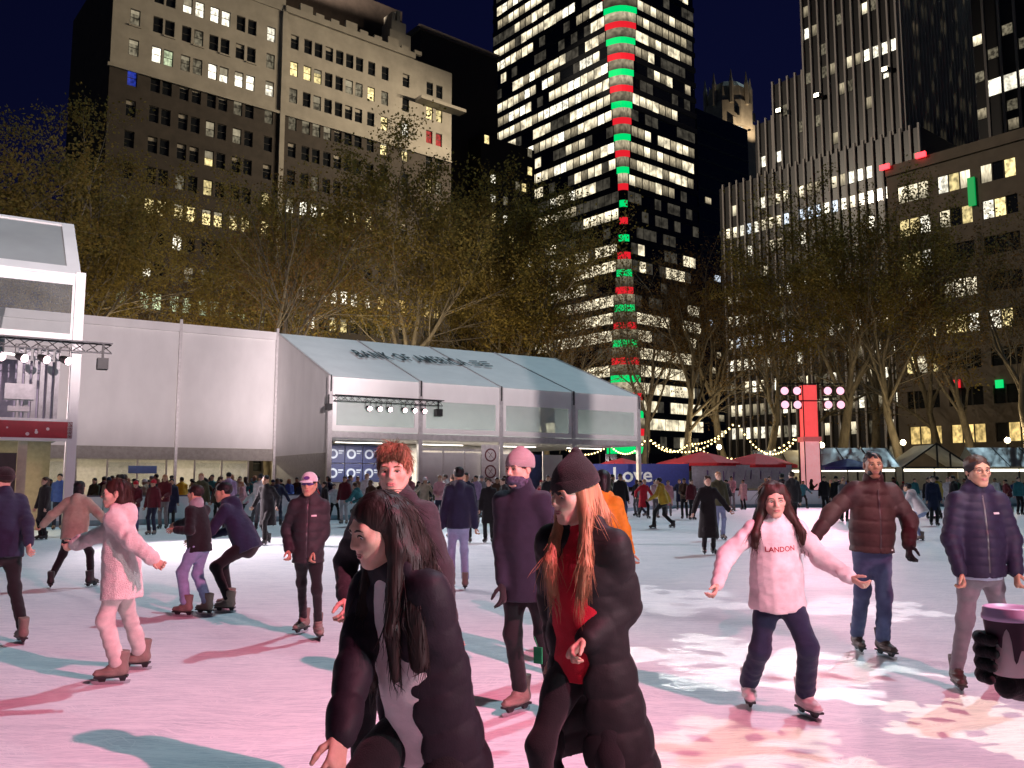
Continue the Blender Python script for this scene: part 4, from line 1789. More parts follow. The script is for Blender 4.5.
for c, k, m in ((10, 9, L_YEL), (11, 9, L_YEL), (12, 9, L_YEL), (15, 9, L_DIM), (16, 9, L_DIM), (17, 9, L_YEL), (10, 8, L_DIM), (12, 8, L_DIM), (11, 3, L_DIM), (12, 3, L_DIM), (10, 7, L_DIM), (11, 7, L_DIM), (12, 7, L_DIM), (13, 7, L_DIM),
                (18, 8, L_YEL), (18, 7, L_YEL), (19, 8, L_WHITE), (19, 7, L_YEL), (18, 9, L_DIM), (18, 1, L_AMB), (19, 1, L_AMB), (18, 0, L_DIM), (20, 9, L_YEL), (21, 9, L_YEL), (20, 8, L_RED), (21, 8, L_RED), (20, 6, L_YEL), (20, 1, L_AMB), (21, 1, L_AMB)):
    LITA[(c, k)] = m
WW, WH = 1.2, 2.1
holes, wins = [], []
allcols = cols1 + cols2 + cols3 + cols4
rndA = random.Random(12)
for c, px in enumerate(allcols):
    t = tA(px) - WW / 2
    kmax = 12 if c < 18 else 11
    for k in range(-5, kmax):
        z = Z0 + k * PIT
        if z + WH > TOP - 1 or z < 1.5:
            continue
        if c in (10, 17, 18, 19) and k == 11:
            continue
        holes.append((round(t, 3), round(t + WW, 3), round(z, 3), round(z + WH, 3)))
        m = LITA.get((c, k))
        if m is None:
            m = rndA.choice((L_DIM, L_YEL, L_WHITE)) if rndA.random() < (.05 if k > 4 else .12) else M_DARKG
        wins.append((t, z, m))
ZS = zA(97, 63, 0)
for (s0, s1, z0, z1, mat, nm) in ((0, T_END, 0, ZS, M_BRICK, 'lower_wall'), (0, T_END, ZS, TOP, M_STONE, 'upper_wall')):
    mb = MB()
    # storey by storey so that the openings fall inside the right wall
    hh = [h for h in holes if h[2] > z0 and h[3] < z1]
    cut = [h for h in holes if h[2] <= z0 < h[3] or h[2] <= z1 < h[3]]
    wall_holes(mb, 'y', s0, s1, z0, z1, hh)
    mb.build(nm, mat, A)
skip = {(round(h[0], 3), round(h[2], 3)) for h in holes if (h[2] <= ZS < h[3])}
for (t, z, m) in wins:
    if (round(t, 3), round(z, 3)) not in skip:
        q_ = rndA.random()
        if m is M_DARKG:
            add_window(A, 'y', t, z, WW, WH, m, me=WIN_DB if q_ < .3 else None)
        else:
            add_window(A, 'y', t, z, WW, WH, m, me=WIN_BL[0] if q_ < .25 else (WIN_BL[1] if q_ < .38 else None))
core_box(A, 'side_wall', 0.005, T_END - .01, .32, 21, 0, TOP - .2, M_BRICK2)
core_box(A, 'belt_course', -.3, T_END, -.25, 0.0, ZS - .35, ZS + .05, M_STONE)
core_box(A, 'cornice', T_A2, T_A4 - .5, -.45, .3, TOP, TOP + .9, M_STONE)
core_box(A, 'parapet', -.2, T_A2, -.2, .4, TOP, TOP + 6.5, M_STONE)
core_box(A, 'roof_storey', T_A2 - 8, T_A2 + 22, 4.5, 19, TOP, TOP + 10, M_BRICK2)
for (a, b) in ((T_A2 - .35, T_A2 + .35),):
    core_box(A, 'pilaster', a, b, -.3, 0, 6, TOP + .3, M_STONE)
# chimney tower with stepped top
mb = MB()
tw = tA(398)
for (a, b, y, z0, z1) in ((-1.9, 1.9, 1.0, TOP - 1, TOP + 4.2), (-1.3, 1.3, 1.5, TOP + 4.2, TOP + 6.2), (-.9, -.35, 2.0, TOP + 6.2, TOP + 7.8), (.0, .55, 2.0, TOP + 6.2, TOP + 8.3)):
    mb.box(tw + a, tw + b, y, y + 3.4, z0, z1)
mb.build('chimney', M_STONE, A)
for q in range(9):
    t = T_A2 + 2.2 + q * 2.4
    core_box(A, 'merlon', t, t + (1.3 if q % 3 else 1.9), -.3, .2, TOP + .9, TOP + (1.5 if q % 3 else 2.1), M_STONE)
# projecting balcony near the right end
zb = zA(440, 108, tA(440))
core_box(A, 'balcony', T_A4 - .3, T_END + 1.5, -1.9, 0, zb - .5, zb, M_STONE)
for q in range(5):
    core_box(A, 'window_sill', tA(cols1[q * 2]) - .75, tA(cols1[q * 2]) + .75, -.16, 0, Z0 + 9 * PIT - .22, Z0 + 9 * PIT - .02, M_STONE)

# --- dark office slab behind its right end
Bk = empty('dark_slab_building', at(417, 300, 150), GROT)
Bk.location.z = 0
tag(Bk, 'dark narrow office building rising behind the right end of the stone block', 'building')
zt = at(417, 30, 150).z
core_box(Bk, 'wall', 0, 18, 0, 20, 0, zt, pmat('dark_cladding', (.035, .03, .03), .7))
core_box(Bk, 'roof_edge', -.3, 18.3, -.3, 20, zt, zt + 1.0, pmat('roof_edge', (.12, .10, .09), .7))
core_box(Bk, 'lower_block', 11, 24, -4, 8, 0, zt - 18, pmat('dark_cladding2', (.025, .023, .024), .6))
rb_ = random.Random(4)
for k in range(6, 20):
    for c in range(8):
        if rb_.random() < .2:
            add_window(Bk, 'y', 11.6 + c * 1.5, k * 3.6 - 1.2, 1.2, 1.7, rb_.choice((L_YEL, L_WHITE, L_DIM)), -4.06 , WINP)

# --- B: glass tower with red and green lit corner
B = empty('glass_tower', at(625, 300, 187), GROT)
B.location.z = 0
tag(B, 'tall dark glass office tower with red and green lit bands down its corner', 'building')
FL = 3.9
BW, BD = 26.5, 47.0
def ccut(z):
    zw = 62.0
    return max(1.0, 1.1 + (z - zw) * .088) if z > zw else 1.1 + (zw - z) * .095
M_SPAN = pmat('spandrel_metal', (.045, .048, .05), .35, .5)
NFL = 42
mbs, mbg = MB(), MB()
for k in range(NFL):
    z0 = k * FL
    for (mbx, za, zb_, ins) in ((mbs, z0, z0 + 1.25, 0), (mbg, z0 + 1.25, z0 + FL, .22)):
        c = ccut(z0 + 1.5) + .3
        i = ins
        pts = [(c, i), (BW - i, i), (BW - i, BD), (i, BD), (i, c)]
        n = len(pts)
        mbx.add([(x, y, za) for x, y in pts] + [(x, y, zb_) for x, y in pts], [tuple(reversed(range(n))), tuple(range(n, 2 * n))] + [(j, (j + 1) % n, (j + 1) % n + n, j + n) for j in range(n)])
o_ = mbs.build('spandrel_bands', M_SPAN, B)
o_['kind'] = 'stuff'
o_ = mbg.build('dark_glazing', M_DARKG, B)
o_['kind'] = 'stuff'
rB = random.Random(77)
L_CRN = lit_mat('lit_corner', (1, .85, .55), .26, .5, True)
L_LEDR = emat('led_red', (1.0, .02, .035), .8, False)
L_LEDG = emat('led_green', (.0, .85, .20), .9, False)
# corner: curved lit bands and glazing between
for k in range(2, 34):
    z0 = k * FL
    c = ccut(z0 + 1.5)
    def arc(zz0, zz1, out, mat, name):
        mb = MB()
        n = 6
        vv = []
        for q in range(n + 1):
            a = q / n
            x, y = c * a, c * (1 - a)
            bul = .28 * c * math.sin(PI * a)
            x, y = x - bul * .7 - out * .7, y - bul * .7 - out * .7
            vv += [(x, y, zz0), (x, y, zz1)]
        mb.add(vv, [(2 * q, 2 * q + 2, 2 * q + 3, 2 * q + 1) for q in range(n)])
        return mb.build(name, mat, B)
    arc(z0 - .1, z0 + 1.45, .12, L_LEDR if k % 2 else L_LEDG, 'light_band')
    arc(z0 + 1.45, z0 + FL - .1, .0, (L_CRN if rB.random() < .75 else L_OFF2) if not (13 <= k <= 16) else M_DARKG, 'corner_window')
lit_, dim_ = [], []
for k in range(2, 34):
    z0 = k * FL + 1.35
    c = ccut(z0) + .35
    for face, lim, fr in (('x', BD, 1.0), ('y', BW, .75)):
        frac = {13: .75, 14: .25, 15: .3}.get(k, rB.choice((.45, .6, .8))) * fr
        state = rB.random() < frac
        s = c
        while s < lim - 2.3:
            if rB.random() < .33:
                state = rB.random() < frac
            if state:
                lit_.append((k, face, s, z0, rB.choice((L_OFF, L_OFF, L_OFF2, L_WHITE) if face == 'x' else (L_OFF, L_OFF2, L_OFF2))))
            elif rB.random() < .45:
                dim_.append((k, face, s, z0, None))
            s += 2.25
lit_.sort(key=lambda q: (q[0] < 14, rB.random()))
for (k, face, s, z0, m) in lit_[:240]:
    add_window(B, face, s, z0, 2.2, FL - 1.45, m, .1, WINP)
def many_mat(name, col, strength):
    m, nt, p = new_mat(name)
    tc = N(nt, 'ShaderNodeTexCoord')
    no = N(nt, 'ShaderNodeTexNoise', i_Scale=.55, i_Detail=2.0)
    nt.links.new(tc.outputs['Object'], no.inputs['Vector'])
    mr = N(nt, 'ShaderNodeMapRange')
    mr.inputs['From Min'].default_value = .35
    mr.inputs['From Max'].default_value = .65
    mr.inputs['To Min'].default_value = strength * .3
    mr.inputs['To Max'].default_value = strength * 1.2
    nt.links.new(no.outputs[0], mr.inputs[0])
    p.inputs['Base Color'].default_value = (.03, .03, .03, 1)
    p.inputs['Roughness'].default_value = .1
    p.inputs['Emission Color'].default_value = (*col, 1)
    nt.links.new(mr.outputs[0], p.inputs['Emission Strength'])
    m.cycles.emission_sampling = 'NONE'
    return m
for nm_, lst, mt_ in (('lit_glazing', lit_[240:], many_mat('lit_many', (1, .87, .60), 1.4)), ('dim_glazing', dim_, many_mat('dim_many', (.9, .8, .6), .07))):
    mb = MB()
    for (k, face, s, z0, m) in lst:
        z1 = z0 + FL - 1.45
        if face == 'x':
            mb.add([(.1, s, z0), (.1, s + 2.1, z0), (.1, s + 2.1, z1), (.1, s, z1)], [(3, 2, 1, 0)])
        else:
            mb.add([(s, .1, z0), (s + 2.1, .1, z0), (s + 2.1, .1, z1), (s, .1, z1)], [(0, 1, 2, 3)])
    o_ = mb.build(nm_, mt_, B)
    o_['kind'] = 'stuff'

# --- dark glass block and crowned stone tower between the two office towers
C1 = empty('teal_glass_building', at(701, 300, 215), GROT)
C1.location.z = 0
tag(C1, 'dark teal glass building in the gap right of the glass tower', 'building')
zc = at(735, 108, 215).z
core_box(C1, 'wall', 0, 22, 0, 18, 0, zc, pmat('teal_glass', (.012, .03, .035), .12, 0, .6))
for k in range(4, 24):
    core_box(C1, 'floor_band', -.1, 22, -.12, 0, k * 4.0, k * 4.0 + .5, pmat('teal_band', (.05, .07, .07), .4))
for k in range(3, 20):
    for q in range(4):
        if rB.random() < .18:
            add_window(C1, 'y', 2.5 + q * 3, k * 4 + .7, 2.6, 1.7, rB.choice((L_OFF, L_OFF2, L_COOL)), -.14, WINP)
C2 = empty('crowned_stone_tower', at(737, 300, 260), GROT)
C2.location.z = 0
tag(C2, 'old stone tower with pinnacled crown far behind the finned office block', 'building')
zk = at(760, 118, 262).z
M_ST2 = pmat('old_stone', (.55, .47, .36), .8, nscale=.5, namp=.2, bump=.2, bscale=3)
core_box(C2, 'shaft', .8, 12.4, 0, 12, 0, zk, M_ST2)
mb = MB()
mb.lathe([(7.6, zk - 2), (7.6, zk + 6), (6.9, zk + 6.5), (6.7, zk + 11), (5.2, zk + 13), (2.5, zk + 14.2)], 8, Matrix.Translation((6.6, 6, 0)) @ Matrix.Rotation(PI / 8, 4, 'Z'))
mb.build('crown', M_ST2, C2)
for a in range(8):
    mb = MB()
    x, y = 6.6 + 7.1 * math.cos(a * PI / 4), 6 + 7.1 * math.sin(a * PI / 4)
    mb.lathe([(.7, zk + 5), (.7, zk + 12), (.45, zk + 13), (.08, zk + 16)], 6, Matrix.Translation((x, y, 0)))
    mb.build('pinnacle', M_ST2, C2)
for (s, z) in ((3.2, -5), (4.4, -5), (3.2, -13), (6.5, -13), (3.4, -21), (4.6, -21), (3.0, -34), (5, -45)):
    add_window(C2, 'y', s, zk + z, 1.1, 2.6, L_WHITE if z in (-5, -21) else L_YEL, -.06, WINP)
for q in range(5):
    core_box(C2, 'arch_opening', 2.0 + q * 2.1, 3.0 + q * 2.1, -.9, -.6, zk + .6, zk + 3.4, M_DARKG)

for q in range(2):  # two lamps added to brighten the crown
    up = MB().box(-.35, .35, -.35, .35, -.25, .2).build('added_crown_light', M_BLK, C2, loc=(1.5 + 9 * q, -5.2, zk - 6))
    ld = bpy.data.lights.new('added_crown_light', 'SPOT')
    ld.energy, ld.color, ld.spot_size, ld.spot_blend, ld.shadow_soft_size = 2300, (1, .80, .55), R(120), .8, .2
    l = bpy.data.objects.new('added_crown_light', ld)
    link(l, up)
    l.location = (0, 0, .4)
    l.rotation_euler = (-Vector((.25 - .5 * q, .8, 1))).to_track_quat('Z', 'Y').to_euler()
# --- D: black office block with pale vertical fins, stepped
D = empty('finned_office_tower', at(907, 300, 122), GROT)
D.location.z = 0
tag(D, 'black office tower with pale vertical fins stepping down to the left', 'building')
M_BLACKW = pmat('black_facade', (.022, .020, .020), .35)
M_FIN = pmat('pale_fin', (.36, .33, .31), .5, nscale=.6, namp=.15)
dC = D.location.y
def zD(px, py, t):
    return at(px, py, dC + E2.y * t).z
def tD(px):
    u = (px - 512) / FOC
    return (u * D.location.y - D.location.x) / (E2.x - u * E2.y)
ZL = zD(727, 189, tD(727))
ZT = zD(812, 8, tD(812))
Z2 = zD(781, 82, tD(781))
Z3 = zD(762, 122, tD(762))
# blocks: y range, front plane x, top
blocks = [(-3.2, tD(726), 0.0, ZL), (0.0, tD(812), 1.6, ZT + 24), (tD(812), tD(779), 1.6, Z2), (tD(779), tD(759), 1.6, Z3)]
DP = 3.8
FINW = 1.42
rD = random.Random(9)
FIN_UNIT = MB().box(-.42, 0, -.14, .14, 0, 1).mesh('fin')
FIN_UNIT.materials.append(M_FIN)
nD = 0
rows_full = {3: .85, 5: .7, 6: .85, 7: .7, 8: .8, 10: .3, 11: .9, 12: .5, 4: .7, 2: .8}
for bi, (y0, y1, xf, zt_) in enumerate(blocks):
    core_box(D, 'block', xf, xf + (20 if bi else 26), y0 + .005 * bi, y1, 0, zt_, M_BLACKW)
    n = int((y1 - y0) / FINW)
    zb0 = 0 if bi == 0 else ZL + .3
    for q in range(n + 1):
        f = obj('fin', FIN_UNIT, None, D, (xf, y0 + q * FINW + (.14 if q == 0 else 0), zb0), None, (1, 1, zt_ - zb0 + .5))
    for k in range(int(zb0 / DP) + 1, int(zt_ / DP)):
        z = k * DP + 1.0
        if z + 2 > zt_:
            continue
        if bi == 0:
            p_ = rows_full.get(k, .1)
        else:
            p_ = {17: .85, 19: .45, 16: .1, 20: .3, 21: .3, 22: .5, 14: .2}.get(k, .07)
        for q in range(n):
            if rD.random() < p_ and nD < 250:
                m = rD.choice((L_WHITE, L_OFF, L_COOL)) if k in (11, 6) else rD.choice((L_WHITE, L_OFF, L_OFF2, L_DIM))
                add_window(D, 'x', xf * 0 + y0 + q * FINW + .25, z, FINW - .5, 1.9, m, xf - .06, WINP)
                nD += 1
# side face of the tower (facing right-front): denser fins, glassy between
side0 = -0.0
for q in range(24):
    obj('fin', FIN_UNIT, None, D, (1.6 + .2 + q * 1.1, 0.0, ZL - 14), (0, 0, PI / 2), (1, .8, ZT + 38 - ZL))
for k in range(10, 27):
    if rD.random() < .55:
        for q in range(22):
            if rD.random() < .28 and nD < 298:
                add_window(D, 'y', 1.95 + q * 1.1, k * DP + 1, .8, 2.0, rD.choice((L_OFF2, L_DIM, L_OFF2, L_AMB)), -.05, WINP)
                nD += 1
mb = MB()
for k in range(10, 30):
    for q in range(22):
        if rD.random() < .3:
            mb.add([(2.0 + q * 1.1, -.03, k * DP + 1), (2.7 + q * 1.1, -.03, k * DP + 1), (2.7 + q * 1.1, -.03, k * DP + 3), (2.0 + q * 1.1, -.03, k * DP + 3)], [(0, 1, 2, 3)])
o_ = mb.build('side_glazing', many_mat('side_many', (.95, .85, .55), .22), D)
o_['kind'] = 'stuff'
# roof floodlights on the ledges
M_FLOOD = emat('flood_lens', (1, .88, .62), 14, False)
FLOODS = []
for (px, py, t) in ((780, 111, tD(780)), (818, 96, tD(815)), (886, 70, tD(884))):
    p = at(px, py, dC + E2.y * t - 1.5)
    fl = empty('roof_floodlight', p, GROT)
    nm = {780: 'lowest', 818: 'middle', 886: 'highest'}[px]
    tag(fl, 'bright warm floodlight on the finned tower ledge, %s of three' % nm, 'floodlight', 'floodlights on the finned tower')
    MB().box(-.5, .3, -.45, .45, -.35, .35).build('housing', M_BLK, fl)
    MB().box(-.56, -.505, -.38, .38, -.28, .28).build('lens', M_FLOOD, fl)
    FLOODS.append(fl)

# --- E: low beige office block at right, band windows
E = empty('beige_office_building', at(894, 300, 108), GROT)
E.location.z = 0
tag(E, 'beige stone office building with wide lit window bands at right', 'building')
M_BEIGE = pmat('beige_stone', (.13, .105, .08), .8, nscale=.5, namp=.18, bump=.2, bscale=5)
ZE = at(894, 177, 108).z
EL = 46.0
EP = 4.35
hs_, ws_ = [], []
rE = random.Random(21)
bay = 5.0
nfl = int((ZE - 3) / EP)
for k in range(0, nfl):
    z = ZE - 3.9 - k * EP
    for b in range(9):
        s = -EL + 1.0 + b * bay
        hs_.append((round(s, 3), round(s + 3.9, 3), round(z, 3), round(z + 2.2, 3)))
        lit = rE.random() < (.85 if k in (0, 1, 2) else .5)
        if z < 9.5:
            lit = True
        for q in range(3):
            m = (L_AMB if z < 9.5 else rE.choice((L_OFF, L_WHITE, L_YEL))) if lit and rE.random() < .9 else M_DARKG
            ws_.append((s + q * 1.3 + .03, z, m))
mb = MB()
wall_holes(mb, 'x', -EL, 0, 0, ZE, hs_, .3)
mb.build('wall', M_BEIGE, E)
for (s, z, m) in ws_:
    add_window(E, 'x', s, z, 1.24, 2.2, m, .2, WINP)
core_box(E, 'body', .32, 22, -EL, -.01, 0, ZE - .1, M_BEIGE)
core_box(E, 'parapet', -.25, 1.2, -EL, .2, ZE, ZE + 1.3, M_BEIGE)
core_box(E, 'end_wall', 0, 22, -.008, .2, 0, ZE - .05, M_BEIGE)
M_BEAC = emat('beacon_red', (1, .03, .04), 5.0, False)
for q, (px, py) in enumerate(((900, 168), (938, 156))):
    u = (px - 512) / FOC
    t = (u * E.location.y - E.location.x) / (E2.x - u * E2.y)
    bc = obj('lit_sign_box', MB().box(-.35, 0, -.6, .6, -.3, .3).mesh('beacon'), M_BEAC, None, E.location + E2 * t + Vector((0, 0, at(px, py, E.location.y + E2.y * t).z)) - E1 * .4, (0, 0, GROT))
    tag(bc, 'small glowing red light box on the beige roof, %s of two' % ('left', 'right')[q], 'sign')
for q, (px, y0_, y1_, mt, cn) in enumerate(((987, 178, 206, L_LEDG, 'green'), (960, 380, 388, L_LEDR, 'red'), (1003, 380, 388, L_LEDG, 'green'))):
    u = (px - 512) / FOC
    t = (u * E.location.y - E.location.x) / (E2.x - u * E2.y)
    dd = E.location.y + E2.y * t
    za_, zb_ = at(px, y1_, dd).z, at(px, y0_, dd).z
    o_ = obj('accent_light', MB().box(-.3, -.02, -.4, .4, 0, zb_ - za_).mesh('accent'), mt if q else emat('led_green_soft', (0, .8, .18), .35, False), None, E.location + E2 * t + Vector((0, 0, za_)), (0, 0, GROT))
    tag(o_, 'glowing %s accent light on the beige facade %s' % (cn, ('high up', 'low, left', 'low, right')[q]), 'light')

# --- F: far right tower behind
Ft = empty('far_right_tower', at(984, 300, 165), GROT)
Ft.location.z = 0
tag(Ft, 'dark high-rise with scattered lit windows in the top right corner', 'building')
core_box(Ft, 'wall', 0, 24, -40, 0, 0, 120, pmat('dark_tower', (.04, .038, .038), .5))
for q in range(14):
    obj('fin', FIN_UNIT, None, Ft, (0, -q * 2.8 - .3, 30), None, (1, 1.6, 92))
for k in range(14, 28):
    for q in range(12):
        if rD.random() < .3:
            add_window(Ft, 'x', -q * 2.8 - 2.7, k * 3.8, 2.0, 2.2, rD.choice((L_WHITE, L_OFF, L_DIM, L_OFF2)), -.08, WINP)
for q in range(4):
    add_window(Ft, 'x', -11.5 + q * 2.8 - 2.7, 20 * 3.8 + .2, 2.7, 3.4, L_WHITE, -.1, WINP)
print('city', round(time.time() - T0, 1))
# ------------------------------------------------------------------ plane trees
def leaf_material(name, c1, c2):
    m, nt, p = new_mat(name)
    lk = nt.links.new
    tc = N(nt, 'ShaderNodeTexCoord')
    oi = N(nt, 'ShaderNodeObjectInfo')
    no = N(nt, 'ShaderNodeTexNoise', i_Scale=.45, i_Detail=6.0, i_Roughness=.75)
    lk(tc.outputs['Object'], no.inputs['Vector'])
    ad = N(nt, 'ShaderNodeMath', operation='ADD')
    lk(no.outputs[0], ad.inputs[0])
    s = N(nt, 'ShaderNodeMapRange')
    s.inputs['To Min'].default_value = -.15
    s.inputs['To Max'].default_value = .15
    lk(oi.outputs['Random'], s.inputs[0])
    lk(s.outputs[0], ad.inputs[1])
    r = N(nt, 'ShaderNodeMapRange')
    r.inputs['From Min'].default_value = .3
    r.inputs['From Max'].default_value = .7
    lk(ad.outputs[0], r.inputs[0])
    mx = N(nt, 'ShaderNodeMixRGB')
    mx.inputs[1].default_value = (*c1, 1)
    mx.inputs[2].default_value = (*c2, 1)
    lk(r.outputs[0], mx.inputs[0])
    df = N(nt, 'ShaderNodeBsdfDiffuse')
    tr = N(nt, 'ShaderNodeBsdfTranslucent')
    lk(mx.outputs[0], df.inputs[0])
    lk(mx.outputs[0], tr.inputs[0])
    ms = N(nt, 'ShaderNodeMixShader')
    ms.inputs[0].default_value = .35
    lk(df.outputs[0], ms.inputs[1])
    lk(tr.outputs[0], ms.inputs[2])
    lk(ms.outputs[0], nt.nodes['Material Output'].inputs[0])
    return m
M_LEAF = [leaf_material('leaf_olive', (.125, .085, .026), (.20, .16, .05)), leaf_material('leaf_brown', (.12, .07, .032), (.18, .115, .045))]
M_BARK = pmat('plane_bark', (.13, .11, .08), .85, nscale=3, namp=.45, bump=.4, bscale=8, stretch=(1, 1, .4))

def tree_mesh(seed, H=24.0, dens=1.0, leaf=.24, spread=1.0):
    rn = random.Random(seed)
    wood = MB()
    wood.smooth = True
    tips = []
    def grow(p, d, L, r, lev):
        n = 4 if lev < 2 else 3
        pts, rad = [p], [r]
        dd = d.copy()
        for i in range(n):
            dd = (dd + Vector((rn.gauss(0, .12), rn.gauss(0, .12), rn.gauss(.04, .08)))).normalized()
            pts.append(pts[-1] + dd * (L / n))
            rad.append(r * (1 - .55 * (i + 1) / n))
        wood.tube(pts, rad, 8 if lev == 0 else (6 if lev < 2 else 4), cap=False)
        if lev >= 3:
            tips.append((pts[1], pts[-1]))
        if lev == 4:
            return
        m = (5, 4, 4, 3)[lev] if lev < 4 else 0
        for j in range(m):
            a = rn.uniform(.35, 1.0) if lev else rn.uniform(.55, 1.0)
            q = pts[0].lerp(pts[-1], a) if lev == 0 else pts[min(n, max(1, int(a * n)))]
            th = rn.uniform(0, 2 * PI) if lev else (2 * PI * j / m + rn.uniform(-.4, .4))
            tilt = rn.uniform(.35, .8) * spread if lev == 0 else rn.uniform(.35, .95)
            side = dd.cross(Vector((math.cos(th), math.sin(th), .1))).normalized()
            nd = (dd * math.cos(tilt) + side * math.sin(tilt)).normalized()
            nd.z = nd.z * .9 + .12
            grow(q, nd.normalized(), L * rn.uniform(.58, .8), rad[-1] * rn.uniform(.62, .85), lev + 1)
        if lev < 3:
            grow(pts[-1], dd, L * .66, rad[-1] * .9, lev + 1)
    grow(Vector((0, 0, -.2)), Vector((rn.gauss(0, .05), rn.gauss(0, .05), 1)).normalized(), H * .36, H * .0165, 0)
    zmax = sorted(b.z for a, b in tips)[int(len(tips) * .93)]
    k = H / zmax
    V, F = [], []
    nl = 0
    rs_ = np.random.RandomState(seed)
    for (a, b) in tips:
        c = int((2 + 30 * rn.random() ** 1.6) * dens)
        for _ in range(c):
            t = rn.uniform(.1, 1.15)
            p = np.array(a.lerp(b, t)) + rs_.normal(0, .27, 3)
            u = rs_.normal(0, 1, 3)
            u /= np.linalg.norm(u)
            w = np.cross(u, rs_.normal(0, 1, 3))
            w /= np.linalg.norm(w) + 1e-9
            s = leaf * rn.uniform(.6, 1.25)
            V += [p - u * s * .5, p + w * s * .34, p + u * s * .5, p - w * s * .34]
            F.append((4 * nl, 4 * nl + 1, 4 * nl + 2, 4 * nl + 3))
            nl += 1
    V = np.array(V) * k
    me_l = np_mesh('crown', V, np.array(F), False)
    wood.v = [(x * k, y * k, z * k) for (x, y, z) in wood.v]
    me_w = wood.mesh('trunk')
    return me_w, me_l
TREES = []
for sd_, dens, spr, mi in ((1, 2.1, .92, 0), (2, 1.9, .95, 0), (3, 1.6, .9, 0), (4, .42, .9, 1), (5, .38, 1.0, 1), (6, .45, .8, 1)):
    w_, l_ = tree_mesh(sd_, 24, dens * (2.3 if mi == 0 else 1.7), .165, spr)
    w_.materials.append(M_BARK)
    l_.materials.append(M_LEAF[mi])
    TREES.append((w_, l_))
tree_spots = [  # px of trunk, depth, height, mesh, label
    (-50, 52, 23, 1, 'full olive plane tree at the far left edge behind the pavilion'),
    (45, 58, 23.5, 0, 'broad brownish plane tree behind the near left pavilion roof'),
    (150, 70, 20, 5, 'plane tree behind the left seam of the white wall'),
    (262, 66, 22, 4, 'slim sparse plane tree behind the tent gable'),
    (215, 78, 23, 5, 'plane tree standing behind the middle of the white wall'),
    (330, 79, 26.0, 1, 'leafy plane tree behind the printed roof, left of the tallest'),
    (395, 74, 28.0, 0, 'tallest leafy olive plane tree behind the tent ridge'),
    (462, 84, 28.0, 2, 'leafy plane tree left of the glass tower'),
    (510, 92, 23, 1, 'dark plane tree in front of the left edge of the glass tower'),
    (548, 90, 23, 3, 'thin leafed tree before the glass tower left face'),
    (592, 84, 22.0, 4, 'brown sparse tree left of the red and green corner'),
    (640, 94, 23.5, 5, 'sparse tree directly before the red and green corner'),
    (682, 86, 23, 3, 'sparse tree before the right face of the glass tower'),
    (728, 92, 24.0, 4, 'bare brown tree at the gap between the towers'),
    (764, 82, 22.0, 5, 'bare brown tree above the red umbrellas'),
    (800, 94, 26.0, 3, 'bare tree behind the red lighting column'),
    (838, 80, 26.0, 0, 'largest olive leafed tree before the finned tower'),
    (874, 90, 26, 4, 'sparse tree right of the big olive tree'),
    (906, 78, 23.5, 5, 'leaning pale trunk tree before the beige building edge'),
    (948, 84, 24.0, 3, 'sparse tree before the middle of the beige building'),
    (985, 76, 22.5, 4, 'sparse tree before the bright arcade windows'),
    (1030, 70, 22.5, 5, 'sparse tree at the right edge of the scene'),
    (1100, 74, 23, 4, 'sparse tree just beyond the right edge')]
for i, (px, Y, H_, k, lab) in enumerate(tree_spots):
    t = empty('plane_tree', (at(px, 480, Y).x, Y, -.1), (i * 2.39) % 6.28)
    tag(t, lab, 'tree', 'plane trees around the rink')
    w_, l_ = TREES[k]
    s = H_ / 24
    obj('trunk', w_, None, t, None, None, (s, s, s))
    obj('crown', l_, None, t, None, None, (s, s, s))
print('trees', round(time.time() - T0, 1))
# ------------------------------------------------------------------ far side of the rink: banners, umbrellas, kiosks, lights
M_REDC = pmat('umbrella_red', (.68, .025, .035), .7, bump=.1)
def umbrella(px, Y, zt, r, label, mat=None):
    p = at(px, 480, Y)
    o = empty('market_umbrella', (p.x, Y, -.1), px * .37)
    tag(o, label, 'umbrella', 'market umbrellas behind the far boards')
    mb = MB()
    n = 8
    vv = [(0, 0, zt)]
    for rr, zz in ((.5, -.28), (1.0, -.72)):
        for k in range(n):
            a = 2 * PI * k / n
            vv.append((r * rr * math.cos(a), r * rr * math.sin(a), zt + zz * r * .42))
    ff = [(0, 1 + k, 1 + (k + 1) % n) for k in range(n)] + [(1 + k, 9 + k, 9 + (k + 1) % n, 1 + (k + 1) % n) for k in range(n)]
    for k in range(n):
        a = 2 * PI * k / n
        vv.append((r * math.cos(a), r * math.sin(a), zt - .72 * r * .42 - .2))
    ff += [(9 + k, 17 + k, 17 + (k + 1) % n, 9 + (k + 1) % n) for k in range(n)]
    mb.add(vv, ff)
    mb.build('canopy', mat or M_REDC, o)
    MB().tube([(0, 0, 0), (0, 0, zt + .1)], .035, 8).build('pole', M_DARKM, o)
    for k in range(n):
        a = 2 * PI * k / n
        MB().bar((0, 0, zt - .55), (r * .6 * math.cos(a), r * .6 * math.sin(a), zt - .33 * r * .42 - .05), .02).build('rib', M_DARKM, o)
umbrella(622, 61.5, 3.35, 2.2, 'red market umbrella behind the blue banner, partly behind the tent post')
umbrella(676, 64, 3.4, 2.3, 'red market umbrella left of the big red one')
umbrella(703, 60, 3.75, 2.7, 'largest red market umbrella behind the far boards')
umbrella(757, 60.5, 3.65, 2.7, 'red market umbrella nearest the lighting column')
umbrella(848, 61, 3.3, 2.0, 'blue market umbrella behind the man in brown', pmat('umbrella_blue', (.02, .03, .22), .6))

